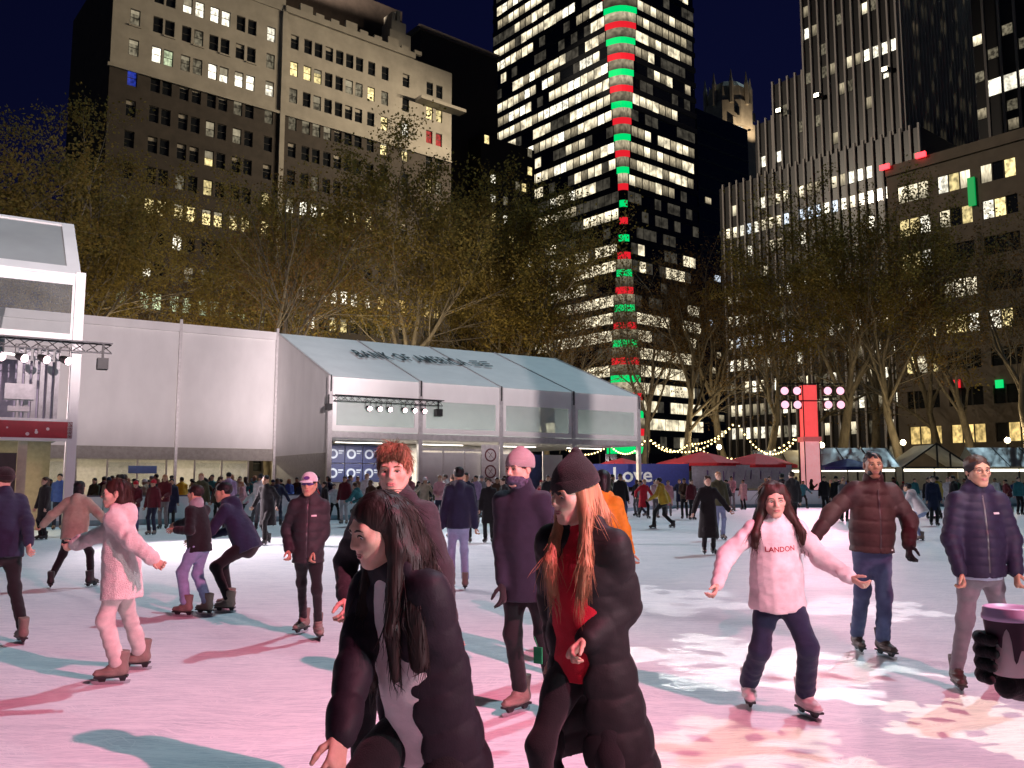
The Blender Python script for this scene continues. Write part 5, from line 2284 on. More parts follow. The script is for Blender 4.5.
def banner(name, px0, px1, Y, z0, z1, mat, label):
    a, b = at(px0, 480, Y), at(px1, 480, Y)
    o = empty(name, (a.x, Y, 0))
    tag(o, label, 'banner')
    L = b.x - a.x
    MB().box(0, L, -.02, .02, z0, z1).build('sheet', mat, o)
    for k in range(int(L / 2.4) + 1):
        MB().box(k * L / int(L / 2.4) - .03, k * L / int(L / 2.4) + .03, .03, .09, -.1, z1 + .05).build('stake', M_DARKM, o)
    return o, L
bn, L_ = banner('blue_banner', 578, 689, 57.2, 1.25, 2.75, pmat('banner_blue', (.02, .03, .22), .5), 'blue banner with white script lettering behind the far boards')
tm = text_mesh('Love', 1.35, .0, .02)
obj('lettering', tm, pmat('print_white', (.75, .75, .8), .5), bn, (3.55, -.03, 2.0), (PI / 2, 0, 0))
bn, L_ = banner('white_banner', 692, 792, 58.2, 1.15, 2.7, pmat('banner_white', (.50, .46, .54), .5), 'pale banner with faded violet marks left of the lighting column')
rb2 = random.Random(2)
for q in range(9):
    mb = MB()
    x = .8 + q * .6 + .2 * rb2.random()
    for w in range(2):
        mb.bar((x + .1 * rb2.random(), -.024, 1.6 + .2 * rb2.random()), (x + .25 * rb2.random(), -.024, 2.2 + .2 * rb2.random()), .07, .004)
    mb.build('faded_mark', pmat('mark_violet', (.22, .12, .32), .6), bn)

# lighting column with eight floodlights
lc = empty('lighting_column', (at(811, 480, 60).x, 60, -.1))
tag(lc, 'tall fabric wrapped column glowing red with eight pink floodlights on top', 'lighting column')
def glow(name, col, strength):  # painted glow: emission stands in for lamplight in the cloth and ring
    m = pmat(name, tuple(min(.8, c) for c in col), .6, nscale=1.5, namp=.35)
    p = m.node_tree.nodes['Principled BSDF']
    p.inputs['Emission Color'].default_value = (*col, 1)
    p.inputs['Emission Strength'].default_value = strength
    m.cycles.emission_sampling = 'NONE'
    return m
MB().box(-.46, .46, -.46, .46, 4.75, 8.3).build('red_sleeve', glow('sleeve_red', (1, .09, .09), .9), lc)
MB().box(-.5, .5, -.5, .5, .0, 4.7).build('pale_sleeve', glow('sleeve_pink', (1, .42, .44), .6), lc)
mb = MB()
for (x, y) in ((-.52, -.52), (.52, -.52), (.52, .52), (-.52, .52)):
    mb.bar((x, y, 0), (x, y, 8.5), .06)
mb.bar((-2.2, -.62, 8.35), (2.2, -.62, 8.35), .1)
mb.bar((-2.2, -.62, 7.2), (2.2, -.62, 7.2), .08)
mb.build('frame', M_DARKM, lc)
mb = MB()
mb.box(-.62, .62, -.62, .62, 4.42, 4.75)
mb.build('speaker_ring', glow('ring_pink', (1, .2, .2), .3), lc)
M_FLP = emat('flood_pink', (1, .50, .62), 1.5, False)
for sx in (-1, 1):
    for i in range(2):
        for j in range(2):
            f = MB().box(-.3, .3, -.2, .1, -.28, .28).build('floodlight', M_BLK, lc, loc=(sx * (1.05 + .85 * i), -.75, 6.9 + .95 * j))
            MB().lathe([(.27, 0), (.27, .02)], 14, Matrix.Rotation(PI / 2, 4, 'X')).build('lens', M_FLP, f, loc=(0, -.21, 0))
        ld = bpy.data.lights.new('column_flood', 'SPOT')
        ld.energy, ld.color, ld.spot_size, ld.spot_blend, ld.shadow_soft_size = 2600, (1, .42, .55), R(75), .7, .25
        l = bpy.data.objects.new('column_flood', ld)
        link(l, lc)
        l.location = (sx * (1.05 + .85 * i), -1.1, 7.4)
        l.rotation_euler = Vector((-.1 * sx + .45, 1, .34)).to_track_quat('Z', 'Y').to_euler()

# market kiosks with pale film roofs
M_FILM = pmat('roof_film_pale', (.50, .50, .46), .35, nscale=1.2, namp=.2)
M_KF = pmat('kiosk_frame', (.03, .03, .03), .5)
M_STRIP = emat('counter_strip', (1, .92, .72), 3.0, False)
def kiosk(px, Y, L, label, gable=False):
    p = at(px, 480, Y)
    o = empty('market_kiosk', (p.x, Y, -.1))
    tag(o, label, 'kiosk', 'market kiosks behind the right boards')
    D_ = 3.4
    MB().box(0, L, .6, D_, 0, 1.05).build('counter', pmat('kiosk_wood', (.16, .12, .09), .7), o)
    MB().box(0, L, D_ - .1, D_, 1.05, 2.75).build('back_wall', pmat('kiosk_back', (.42, .40, .36), .7), o)
    MB().box(.1, L - .1, .5, .58, 2.42, 2.6).build('strip_light', M_STRIP, o)
    if gable:
        MB().add([(-.2, .1, 2.7), (L / 2, .1, 4.35), (L / 2, D_ + .1, 4.35), (-.2, D_ + .1, 2.7)], [(0, 1, 2, 3)]).build('roof_panel', M_FILM, o)
        MB().add([(L + .2, .1, 2.7), (L / 2, .1, 4.35), (L / 2, D_ + .1, 4.35), (L + .2, D_ + .1, 2.7)], [(3, 2, 1, 0)]).build('roof_panel', M_FILM, o)
        for a, b in (((-.25, 0, 2.65), (L / 2, 0, 4.4)), ((L + .25, 0, 2.65), (L / 2, 0, 4.4)), ((0, 0, 2.7), (L, 0, 2.7)), ((L / 2, 0, 2.7), (L / 2, 0, 4.35)), ((L * .7, 0, 2.7), (L * .7, 0, 3.7))):
            MB().bar(a, b, .1).build('truss_bar', M_KF, o)
    else:
        MB().add([(0, -.2, 2.75), (L, -.2, 2.75), (L, D_ * .62, 4.2), (0, D_ * .62, 4.2)], [(0, 1, 2, 3)]).build('roof_panel', M_FILM, o)
        MB().add([(0, D_ * .62, 4.2), (L, D_ * .62, 4.2), (L, D_ + .3, 2.75), (0, D_ + .3, 2.75)], [(0, 1, 2, 3)]).build('roof_panel', M_FILM, o)
        n = max(2, int(L / 1.6))
        for k in range(n + 1):
            MB().bar((k * L / n, -.22, 2.72), (k * L / n, D_ * .62, 4.24), .06).build('rafter', M_KF, o)
    for x in (.05, L / 2, L - .05):
        MB().box(x - .05, x + .05, .5, .6, 0, 2.7).build('post', M_KF, o)
kiosk(822, 63, 5.6, 'low market kiosk right of the lighting column')
kiosk(906, 62, 4.6, 'gable fronted market kiosk behind the brown and navy jackets', True)
kiosk(982, 62.5, 6.0, 'market kiosk at the far right behind the boards')
kiosk(760, 68, 4.6, 'market kiosk tucked behind the pale banner')

# string lights on poles
M_BULB = emat('string_bulb', (1, .74, .30), 6.0, False)
BULB = small_sphere('bulb', .07, [M_BULB, M_BULB], 6)
def string_lights(a, b, sag, n, label):
    a, b = Vector(a), Vector(b)
    o = empty('string_lights', a)
    tag(o, label, 'string lights', 'string lights over the market')
    pts = []
    for i in range(n + 1):
        t = i / n
        p = a.lerp(b, t) - Vector((0, 0, sag * 4 * t * (1 - t))) - a
        pts.append(p)
    MB().tube(pts, .012, 4).build('wire', M_BLK, o)
    for i in range(1, n):
        obj('bulb', BULB, None, o, pts[i] + Vector((0, 0, -.09)))
posts = {}
def lpost(px, Y, h, label):
    p = at(px, 480, Y)
    o = empty('light_post', (p.x, Y, -.1))
    tag(o, label, 'post', 'posts carrying the string lights')
    MB().tube([(0, 0, 0), (0, 0, h + .1)], [.06, .045], 8).build('pole', M_DARKM, o)
    MB().box(-.12, .12, -.12, .12, 0, .12).build('foot', M_DARKM, o)
    return Vector((p.x, Y, h))
ps = [lpost(560, 70, 4.6, 'post of the string lights inside the tent opening'), lpost(648, 66, 5.0, 'post of the string lights right of the tent'), lpost(738, 68, 6.4, 'tallest string light post behind the umbrellas'),
      lpost(690, 76, 5.0, 'string light post behind the largest umbrella'), lpost(800, 64, 5.0, 'string light post by the lighting column'), lpost(610, 74, 4.8, 'string light post behind the blue banner')]
string_lights(ps[0], ps[5], .8, 16, 'string of warm bulbs seen through the tent opening')
string_lights(ps[5], ps[1], 1.0, 16, 'string of warm bulbs ending right of the tent')
string_lights(ps[1], ps[2], 1.7, 24, 'long low string of warm bulbs above the large umbrella')
string_lights(ps[2], ps[4], 1.9, 22, 'string of warm bulbs dipping beside the lighting column')
string_lights(ps[1], ps[3], .9, 16, 'string of warm bulbs running back over the market')
string_lights(ps[3], ps[4], 1.5, 26, 'rear string of warm bulbs behind the umbrellas')
string_lights(ps[3], ps[2], .6, 14, 'short rear string of warm bulbs to the tallest post')

# globe lamps: one by the lighting column, the rest added to uplight the trees
M_GLOBE = emat('lamp_globe', (1, .82, .5), 7.0, False)
GL = small_sphere('globe', .24, [M_GLOBE, M_GLOBE], 10)
def park_lamp(px, Y, h, e, label, dx=None):
    p = at(px, 480, Y) if dx is None else Vector((dx, Y, 0))
    o = empty('park_lamp', (p.x, Y, -.1))
    tag(o, label, 'lamp post', 'park lamps among the trees')
    mb = MB()
    mb.smooth = True
    mb.lathe([(.22, 0), (.2, .3), (.09, .5), (.07, h - .5), (.13, h - .42), (.1, h - .26)], 12)
    mb.build('post', M_DARKM, o)
    obj('globe', GL, None, o, (0, 0, h))
    ld = bpy.data.lights.new('park_lamp', 'POINT')
    ld.energy, ld.color, ld.shadow_soft_size = e, (1, .78, .45), .25
    l = bpy.data.objects.new('park_lamp', ld)
    link(l, o)
    l.location = (0, 0, h + .3)
park_lamp(823, 70, 4.6, 1000, 'globe park lamp right of the lighting column')
park_lamp(120, 62, 5.0, 5200, 'added globe park lamp hidden behind the white wall, left')
park_lamp(300, 66, 5.0, 5200, 'added globe park lamp hidden behind the tent gable')
park_lamp(430, 68, 5.0, 5200, 'added globe park lamp hidden behind the printed roof')
park_lamp(600, 82, 5.0, 1500, 'added globe park lamp behind the string lights')
park_lamp(720, 84, 5.0, 1500, 'added globe park lamp behind the largest umbrella')
park_lamp(905, 74, 5.0, 900, 'added globe park lamp behind the gable kiosk')
park_lamp(1010, 70, 5.0, 900, 'added globe park lamp behind the right kiosk')

# ------------------------------------------------------------------ the lamps that light the ice
def snow_plate(n=130, size=.10):
    """gobo: metal plate with a snowflake cut out"""
    V, F = [], []
    def inside(x, y):
        r = math.hypot(x, y)
        if r < .17:
            return True
        a = math.atan2(y, x)
        k = round(a / (PI / 3)) * PI / 3
        u, v = x * math.cos(k) + y * math.sin(k), -x * math.sin(k) + y * math.cos(k)
        if 0 < u < .92 and abs(v) < .12 * (1.15 - .5 * u):
            return True
        for u0, L in ((.38, .30), (.62, .24)):
            du, dv = u - u0, abs(v)
            s = (du * .5 + dv * .866)
            t = abs(-du * .866 + dv * .5)
            if 0 < s < L and t < .075:
                return True
        return False
    for i in range(n + 1):
        for j in range(n + 1):
            V.append(((i / n - .5) * size * 1.3, (j / n - .5) * size * 1.3, 0))
    for i in range(n):
        for j in range(n):
            x, y = ((i + .5) / n - .5) * 2 * 1.3, ((j + .5) / n - .5) * 2 * 1.3
            if not inside(x, y):
                F.append((i * (n + 1) + j, (i + 1) * (n + 1) + j, (i + 1) * (n + 1) + j + 1, i * (n + 1) + j + 1))
    return np_mesh('gobo', V, np.array(F), False)
GOBO = snow_plate()
GOBO.materials.append(M_BLK)
mast = empty('lighting_mast', (5.0, .7, 0))
tag(mast, 'tall black lighting mast with pink floods and added wash lamps beside the near ice', 'lighting mast')
MH = 6.6
mb = MB()
mb.bar((0, 0, 0), (0, 0, MH), .16)
mb.bar((-1.5, 0, MH), (1.5, 0, MH), .1)
mb.box(-.5, .5, -.5, .5, 0, .12)
mb.build('pole', M_DARKM, mast)
def mast_spot(lx, target, energy, col, size, blend, soft, gobo=False, twist=0.0, half=.05, mast=None, p=None):
    mast = mast or globals()['mast']
    p = p or Vector((lx, 0, MH - .35))
    wp = mast.location + p
    d = (Vector(target) - wp).normalized()
    rot = (-d).to_track_quat('Z', 'Y')
    ld = bpy.data.lights.new('mast_spot', 'SPOT')
    ld.energy, ld.color, ld.spot_size, ld.spot_blend, ld.shadow_soft_size = energy, col, size, blend, soft
    l = bpy.data.objects.new('mast_spot', ld)
    link(l, mast)
    l.location = p
    l.rotation_euler = rot.to_euler()
    h = MB()
    h.box(-.12, .12, -.12, .12, .03, .4)
    ho = h.build('projector' if gobo else 'flood_head', M_BLK, mast, loc=p)
    ho.rotation_euler = rot.to_euler()
    if gobo:
        # plate at a distance that throws the wanted size
        dist = half * (Vector(target) - wp).length / gobo
        g = obj('gobo_plate', GOBO, None, mast, p + d * dist)
        g.rotation_euler = (rot.to_matrix() @ Matrix.Rotation(twist, 3, 'Z')).to_euler()
        b = MB()
        s_ = half * 1.28
        for (x0, x1, y0, y1) in ((-s_ - .01, s_ + .01, s_, s_ + .01), (-s_ - .01, s_ + .01, -s_ - .01, -s_), (-s_ - .01, -s_, -s_, s_), (s_, s_ + .01, -s_, s_)):
            b.box(x0, x1, y0, y1, -dist - .002, .03)
        bo = b.build('barrel', M_BLK, mast, loc=p)
        bo.rotation_euler = (rot.to_matrix() @ Matrix.Rotation(twist, 3, 'Z')).to_euler()
MPINK = (1, .25, .37)
mast_spot(-.3, (0.5, 7.0, 0), 2350, MPINK, R(118), .55, .035)
mast_spot(-.25, (-4.2, 9.0, 0), 5000, MPINK, R(52), 1.0, .035)
mast_spot(-.2, (-5, 16, 0), 7500, MPINK, R(36), 1.0, .035)
# added unseen wash lamps brighten the tent; an added barn door shields the ice
for lx, wt, we in ((.25, tent(-9.5, 7, 6.4), 52000), (.75, tent(9, 0, 5.4), 52000)):
    mast_spot(lx, wt, we, (1, .83, .85), R(36), .5, .02)
    wp_ = mast.location + Vector((lx, 0, MH - .35))
    wd_ = (Vector((wt.x, wt.y, 0)) - Vector((wp_.x, wp_.y, 0))).normalized()
    wq_ = Vector((lx, 0, MH - .35)) + wd_ * .42
    ws_2 = Vector((-wd_.y, wd_.x, 0))
    bd = MB()
    bd.add([wq_ + ws_2 * .24 + Vector((0, 0, -.028)), wq_ - ws_2 * .24 + Vector((0, 0, -.028)), wq_ - ws_2 * .24 - wd_ * .3 + Vector((0, 0, -.25)), wq_ + ws_2 * .24 - wd_ * .3 + Vector((0, 0, -.25))], [(0, 1, 2, 3)])
    bd.build('added_barn_door', M_BLK, mast)
# added unseen fill lamp, almost level, to brighten skaters; shielded from the near ice
WPOS = Vector((-.25, .1, 2.4))
mast_spot(0, (-1.5, 9.5, 1.2), 1150, (.96, .95, 1.0), R(120), .6, .05, p=WPOS)
wd_ = Vector((-6.25, 8.7, 0)).normalized()
ws_2 = Vector((-wd_.y, wd_.x, 0))
wq_ = WPOS + wd_ * .3 + Vector((0, 0, -.10))
bd = MB()
bd.add([wq_ + ws_2 * .9, wq_ - ws_2 * .9, wq_ - ws_2 * .9 - wd_ * .35 + Vector((0, 0, -.08)), wq_ + ws_2 * .9 - wd_ * .35 + Vector((0, 0, -.08))], [(0, 1, 2, 3)])
bd.build('added_barn_door', M_BLK, mast)
# a taller mast beside it carries the snowflake projectors
pmast = empty('projector_mast', (5.6, 3.4, 0))
tag(pmast, 'taller lighting mast with snowflake pattern projectors beside the near ice', 'lighting mast')
PH = 12.5
mb = MB()
mb.bar((0, 0, 0), (0, 0, PH), .18)
mb.bar((0, -1.7, PH), (0, 1.7, PH), .1)
mb.box(-.5, .5, -.5, .5, 0, .12)
mb.build('pole', M_DARKM, pmast)
GOB = 6000
for k, (px, py, rad, tw, e, c) in enumerate(((768, 664, 1.45, .2, 1.0, (1, .93, .86)), (745, 752, .85, .7, .6, (1, .86, .55)), (650, 598, 1.5, .1, .75, (1, .9, .9)),
                                             (500, 662, 1.15, .5, .9, (1, .88, .86)), (995, 724, .85, .4, .7, (1, .88, .62)), (862, 608, 1.1, .3, .7, (1, .9, .88)))):
    mast_spot(0, ground(px, py), GOB * e, c, R(40), .1, .0008, rad, tw, .05, pmast, Vector((-.05, -1.5 + .5 * k, PH - .35)))

# the tower floodlights send their light across to the stone block and the trees
for fl, e in zip(FLOODS, (140000, 140000, 140000)):
    ld = bpy.data.lights.new('tower_flood', 'SPOT')
    ld.energy, ld.color, ld.spot_size, ld.spot_blend, ld.shadow_soft_size = e, (1, .80, .55), R(62), .8, .4
    l = bpy.data.objects.new('tower_flood', ld)
    link(l, fl)
    w = fl.matrix_basis
    tgt = Vector((-25, 110, 38))
    d = (tgt - fl.location).normalized()
    dl = w.to_3x3().inverted() @ d
    l.location = dl * .9
    l.rotation_euler = (-dl).to_track_quat('Z', 'Y').to_euler()
# three floods added above the view on the stone block, to brighten the opposite side
for q in range(3):
    fl = empty('added_parapet_light', A_CORNER + E1 * (1.5 + 3 * q) - E2 * .4 + Vector((0, 0, TOP + 7)), GROT)
    tag(fl, 'added unseen floodlight on the high parapet of the stone block, %s of three' % ('left', 'middle', 'right')[q], 'floodlight')
    MB().box(-.3, .3, -.2, .3, -.4, .3).build('housing', M_BLK, fl)
    ld = bpy.data.lights.new('added_parapet_spot', 'SPOT')
    ld.energy, ld.color, ld.spot_size, ld.spot_blend, ld.shadow_soft_size = (62000, 90000, 420000)[q], (1, .84, .66), R((64, 64, 22)[q]), .8, .3
    l = bpy.data.objects.new('added_parapet_spot', ld)
    link(l, fl)
    d = ((Vector((50, 118, 38)), Vector((50, 118, 50)), C2.location + Vector((0, 0, 100)))[q] - fl.location).normalized()
    dl = fl.matrix_basis.to_3x3().inverted() @ d
    l.location = dl * .9
    l.rotation_euler = (-dl).to_track_quat('Z', 'Y').to_euler()
print('farside', round(time.time() - T0, 1))
# ------------------------------------------------------------------ the skaters near the camera
H_DARK = hairmat('dark_brown', (.020, .012, .010))
H_BLACK = hairmat('black', (.008, .007, .008))
H_RED = hairmat('ginger', (.22, .105, .055))
H_BLOND = hairmat('strawberry_blond', (.42, .21, .11))
H_BROWN = hairmat('brown', (.05, .026, .016))
H_CHEST = hairmat('chestnut', (.035, .014, .010))

def lp(root, px, py, Y):
    """a point of the picture at depth Y, in the person's own frame"""
    w = at(px, py, Y) - root.location
    a = -root.rotation_euler.z
    return (w.x * math.cos(a) - w.y * math.sin(a), w.x * math.sin(a) + w.y * math.cos(a), w.z)

def lfoot(root, px, py, yaw, dz=0.0):
    g = ground(px, py)
    w = g - root.location
    a = -root.rotation_euler.z
    return (w.x * math.cos(a) - w.y * math.sin(a), w.x * math.sin(a) + w.y * math.cos(a), dz, yaw)

def patch(name, root, bvh_me, S, cx, cz, w, h, mat, depth=.003, side=1):
    """small flat label laid on the front of a garment (cx right, cz up from the hip)"""
    bvh = BVHTree.FromPolygons([v.co for v in bvh_me.vertices], [p.vertices for p in bvh_me.polygons])
    f = Vector(S.fw) * side
    nx, nz = 6, max(4, int(h / .03))
    vv = []
    for j in range(nz + 1):
        for i in range(nx + 1):
            p = Vector(S.hip + S.rt * (cx + w * (i / nx - .5)) + S.up * (cz + h * (j / nz - .5))) + f * .5
            hit = bvh.ray_cast(p, -f)[0]
            vv.append((hit if hit else p - f * .36) + f * depth)
    mb = MB()
    mb.add(vv, [(j * (nx + 1) + i, j * (nx + 1) + i + 1, (j + 1) * (nx + 1) + i + 1, (j + 1) * (nx + 1) + i) for j in range(nz) for i in range(nx)])
    return mb.build(name, mat, root)

M_WHITE_PATCH = pmat('label_white', (.6, .6, .6), .6)
M_ZIP = pmat('zip_metal', (.09, .085, .09), .35, .7)

def hero_leaning_woman():
    r = person_root((-.30, 3.05, 0), 148, 'woman with long dark hair leaning forward, open dark puffer coat over white top')
    S = skel(1.64, hip=(0, -.03, .84), lean=(17, 3), twist=-6, head=(-24, 20, 0), sw=.15,
             hands=[lp(r, 452, 735, 3.08), lp(r, 340, 742, 2.72)], feet=[(-.12, -.28, 0, 10), (.14, .22, 0, -10)], elbow=[(-.8, -.6, 0), (.6, -.7, .1)])
    b = make_body(S, r, SK_F, (40, 30), jaw=.92)
    face_parts(S, r, H_DARK, body=b, lookdown=True)
    top = g_jacket(S, .009, hem=.13, rh=.165, rw=.148, rc=.15, sl=(.05, .045, .038), collar=None, wr=.006, seed=2)
    part('top', top, cloth('white_top', (.72, .66, .66)), r)
    f = S.fw
    sl = [(S.neck + f * .12, S.chest + f * .15, .05, .065, .02), (S.chest + f * .15, S.hip + f * .17 + S.rt * .02, .065, .098, .02),
          (S.hip + f * .17 + S.rt * .02, S.hip + f * .2 - v3(0, 0, .35), .1, .14, .02)]
    co = g_jacket(S, .009, hem=.34, rh=.185, rw=.168, rc=.168, sl=(.072, .068, .054), quilt=(.125, .0125), flare=((0, -.1), .22), slit=sl, hollow=True, wr=.006, hood=True, collar=None, seed=4)
    part('coat', co, nylon('plum_black', (.017, .013, .019), .48), r)
    part('trousers', g_trousers(S, .011, .076, .058, .048), cloth('black', (.012, .011, .013)), r)
    q = lambda *a: hp(S, *a)
    fall = []
    for sx, ty in ((-1, .34), (1, .38)):
        fall.append(([q(sx * .06, -.03, .03), q(sx * .085, .0, -.08), S.chest + S.rt * sx * .07 + f * .135, S.hip + S.up * (.55 - ty) + S.rt * sx * .06 + f * .15], .036, .018))
        fall.append(([q(sx * .05, -.05, .0), q(sx * .075, -.05, -.13), S.chest + S.rt * sx * .12 + f * .05 + S.up * .05, S.chest + S.rt * sx * .13 + f * .1 - S.up * .12], .045, .03))
    fall.append(([q(0, -.08, .0), q(0, -.1, -.12), S.shc - f * .12, S.shc - f * .15 - S.up * .16], .07, .05))
    HO = part('hair', g_hair(S, .006, 'long', fall, 1.02, 3.0), H_DARK, r)
    rnd = random.Random(5)
    paths = []
    for k in range(24):
        sx = rnd.choice((-1, 1))
        a = q(sx * (.055 + .03 * rnd.random()), -.06 + .08 * rnd.random(), .05 - .06 * rnd.random())
        b2 = q(sx * (.085 + .018 * rnd.random()), -.05 + .08 * rnd.random(), -.1)
        c = S.chest + S.rt * sx * (.06 + .09 * rnd.random()) + f * (.1 + .07 * rnd.random()) + S.up * .02
        d = c - S.up * (.05 + .10 * rnd.random()) + S.rt * sx * (.03 * rnd.random())
        paths.append([a, b2, c, d])
    strands('hair_strand', paths, H_DARK, r, .0022)
    hair_fuzz(r, HO, S, H_DARK, 900, .075, .0014, 1, .04, 8.0)
    add_skates(S, r, 'grey')

def hero_redhead():
    r = person_root((-.57, 4.35, 0), 172, 'ginger haired man in charcoal zip jacket with small white chest logo')
    S = skel(1.655, lean=(4, 0), head=(6, 6, 0), hands=[(-.30, .1, .84), lp(r, 347, 600, 4.25)], feet=[(-.14, -.1, 0, 10), (.12, .12, 0, -10)])
    b = make_body(S, r, SK_F, (45, 45), nose=1.05)
    face_parts(S, r, H_RED, body=b)
    ja = g_jacket(S, .010, hem=.1, rh=.178, rw=.165, rc=.17, sl=(.072, .064, .05), wr=.009, collar=(.082, .055), hood=True, seed=6)
    j = part('jacket', ja, cloth('charcoal', (.022, .018, .022), .7), r)
    patch('chest_logo', r, j.data, S, -.085, .36, .065, .022, M_WHITE_PATCH)
    part('trousers', g_trousers(S, .013), cloth('black', (.012, .011, .013)), r)
    hair_fuzz(r, part('hair', g_hair(S, .005, 'top', None, .99, 9.0), H_RED, r), S, H_RED, 1100, .035, .0014, 2, .35, jit=.15)
    add_skates(S, r, 'black')

def hero_beanie_woman():
    r = person_root((.31, 3.66, 0), 150, 'woman in black beanie and long open black puffer coat over red top')
    S = skel(1.60, hip=(0, 0, .975), lean=(10, -2), head=(-28, 12, 0), sw=.15,
             hands=[lp(r, 586, 640, 3.5), (.19, -.1, .86)], feet=[(-.15, -.12, 0, 10), (.12, .16, 0, -8)], elbow=[(-.35, -1, -.1), (.6, -.8, 0)])
    b = make_body(S, r, SK_F, (55, 40), jaw=.92)
    face_parts(S, r, H_BLOND, body=b, lookdown=True)
    part('top', g_jacket(S, .009, hem=.1, rh=.165, rw=.148, rc=.148, sl=(.05, .045, .038), collar=None, wr=.007, seed=3), cloth('red_top', (.50, .012, .03)), r)
    f = S.fw
    sl = [(S.neck + f * .11, S.chest + f * .15 + S.rt * .03, .055, .075, .02), (S.chest + f * .15 + S.rt * .03, S.hip + f * .175 + S.rt * .03, .075, .1, .02),
          (S.hip + f * .18 + S.rt * .03, S.hip + f * .22 + S.rt * .04 - v3(0, 0, .60), .085, .11, .02)]
    co = g_jacket(S, .009, hem=.52, rh=.182, rw=.165, rc=.168, sl=(.078, .072, .056), quilt=(.13, .0125), flare=((-.03, -.07), .262), slit=sl, hollow=True, wr=.006, hood=True, collar=None, seed=7)
    part('coat', co, nylon('black', (.014, .013, .014), .5), r)
    part('trousers', g_trousers(S, .011, .076, .056, .045), cloth('black', (.012, .011, .013)), r)
    q = lambda *a: hp(S, *a)
    fall = []
    for sx in (-1, 1):
        fall.append(([q(sx * .06, .0, .0), q(sx * .08, .015, -.09), S.chest + S.rt * sx * .075 + f * .145 + S.up * .04, S.chest + S.rt * sx * .06 + f * .16 - S.up * .07], .032, .02))
    fall.append(([q(0, -.07, -.02), q(0, -.09, -.12), S.shc - f * .09], .06, .05))
    HO = part('hair', g_hair(S, .006, 'long', fall, .97, 5.0), H_BLOND, r)
    rnd = random.Random(8)
    paths = []
    for k in range(70):
        sx = rnd.choice((-1, 1))
        c = S.chest + S.rt * sx * (.04 + .06 * rnd.random()) + f * (.13 + .04 * rnd.random()) + S.up * .03
        paths.append([q(sx * (.06 + .02 * rnd.random()), .0 + .03 * rnd.random(), .0), q(sx * (.08 + .015 * rnd.random()), .02, -.1), c, c - S.up * (.08 + .08 * rnd.random())])
    strands('hair_strand', paths, H_BLOND, r, .002)
    hair_fuzz(r, HO, S, H_BLOND, 800, .1, .0014, 3, .05, -.03)
    part('beanie', g_beanie(S, .006, point=(0, -.05, .165), cut=.03, tilt=-.12), cloth('beanie_black', (.016, .012, .013), .9, .6, 300), r)
    # green ticket on the coat edge
    g = lp(r, 538, 655, 3.46)
    mb = MB()
    mb.box(-.018, .018, -.003, .003, -.032, .03)
    mb.bar((0, 0, .03), (.01, .01, .07), .002)
    t = mb.build('ticket', pmat('ticket_green', (.03, .36, .14), .5), r, loc=g)
    add_skates(S, r, 'grey')

def hero_grey_beanie():
    r = person_root((.09, 6.0, 0), 158, 'person in grey knit beanie and navy coat behind the woman in red')
    S = skel(1.69, lean=(5, 0), head=(-22, 6, 0), hands=[(-.3, .15, .9), lp(r, 503, 592, 5.9)], feet=[(-.14, -.18, 0, 10), lfoot(r, 520, 713, -20)])
    b = make_body(S, r, SK_F, hands=False)
    face_parts(S, r, H_BROWN, body=b)
    part('coat', g_jacket(S, .011, hem=.2, rh=.185, rw=.165, rc=.165, sl=(.07, .064, .052), wr=.006, collar=(.08, .06), seed=9), cloth('navy_coat', (.015, .015, .03)), r)
    part('trousers', g_trousers(S, .012), cloth('black', (.012, .011, .013)), r)
    for i in (0, 1):
        glove(S, r, i, cloth('glove_black', (.012, .011, .012)))
    s = SDF(.007)
    s.cap(S.neck, hp(S, 0, .005, -.085), .07, .066, k=.02)
    s.ell(hp(S, 0, .045, -.072), v3(.062, .07, .045), S.Rh, .03)
    part('neck_gaiter', s.mesh(lambda P: .003 * wnoise(P, 50)), pmat('gaiter_violet', (.055, .05, .085), .9, nscale=40, namp=.8), r)
    part('hair', g_hair(S, .008, 'short'), H_BROWN, r)
    part('beanie', g_beanie(S, .006, cut=.022, point=(0, -.03, .125)), cloth('beanie_grey', (.36, .31, .31), .9, .7, 260), r)
    add_skates(S, r, 'grey')

def hero_orange_coat():
    r = person_root((.9, 8.8, 0), -25, 'person in bright orange coat and white trousers seen from behind')
    S = skel(1.6, lean=(4, 0), head=(25, 5, 0), hands=[(-.25, .16, .86), (.27, .1, .84)])
    make_body(S, r, SK_M, (40, 40), detail=False, h=.008)
    part('coat', g_jacket(S, .012, hem=.15, rh=.195, rw=.18, rc=.172, sl=(.074, .066, .052), wr=.006, hood=True, seed=3), nylon('orange', (.62, .23, .02), .6), r)
    part('trousers', g_trousers(S, .013, cuff=.07, knee=.07), cloth('white', (.66, .62, .62)), r)
    part('hair', g_hair(S, .009, 'long', [([hp(S, 0, -.07, 0), hp(S, 0, -.09, -.1)], .065, .05)]), H_BLACK, r)
    add_skates(S, r, 'grey', False)

def hero_dark_hair_behind():
    r = person_root((.5, 7.3, 0), 205, 'dark haired person in brown coat half hidden between black beanie and orange coat')
    S = skel(1.68, head=(20, 4, 0))
    make_body(S, r, SK_M, (40, 40), detail=False, h=.007)
    part('coat', g_jacket(S, .013, hem=.15, rh=.18, wr=.006), cloth('dark_brown', (.035, .02, .018)), r)
    part('trousers', g_trousers(S, .014), cloth('black', (.012, .011, .013)), r)
    part('hair', g_hair(S, .008, 'long', [([hp(S, 0, -.07, 0), hp(S, 0, -.09, -.12)], .06, .045)]), H_BROWN, r)
    add_skates(S, r, 'grey', False)

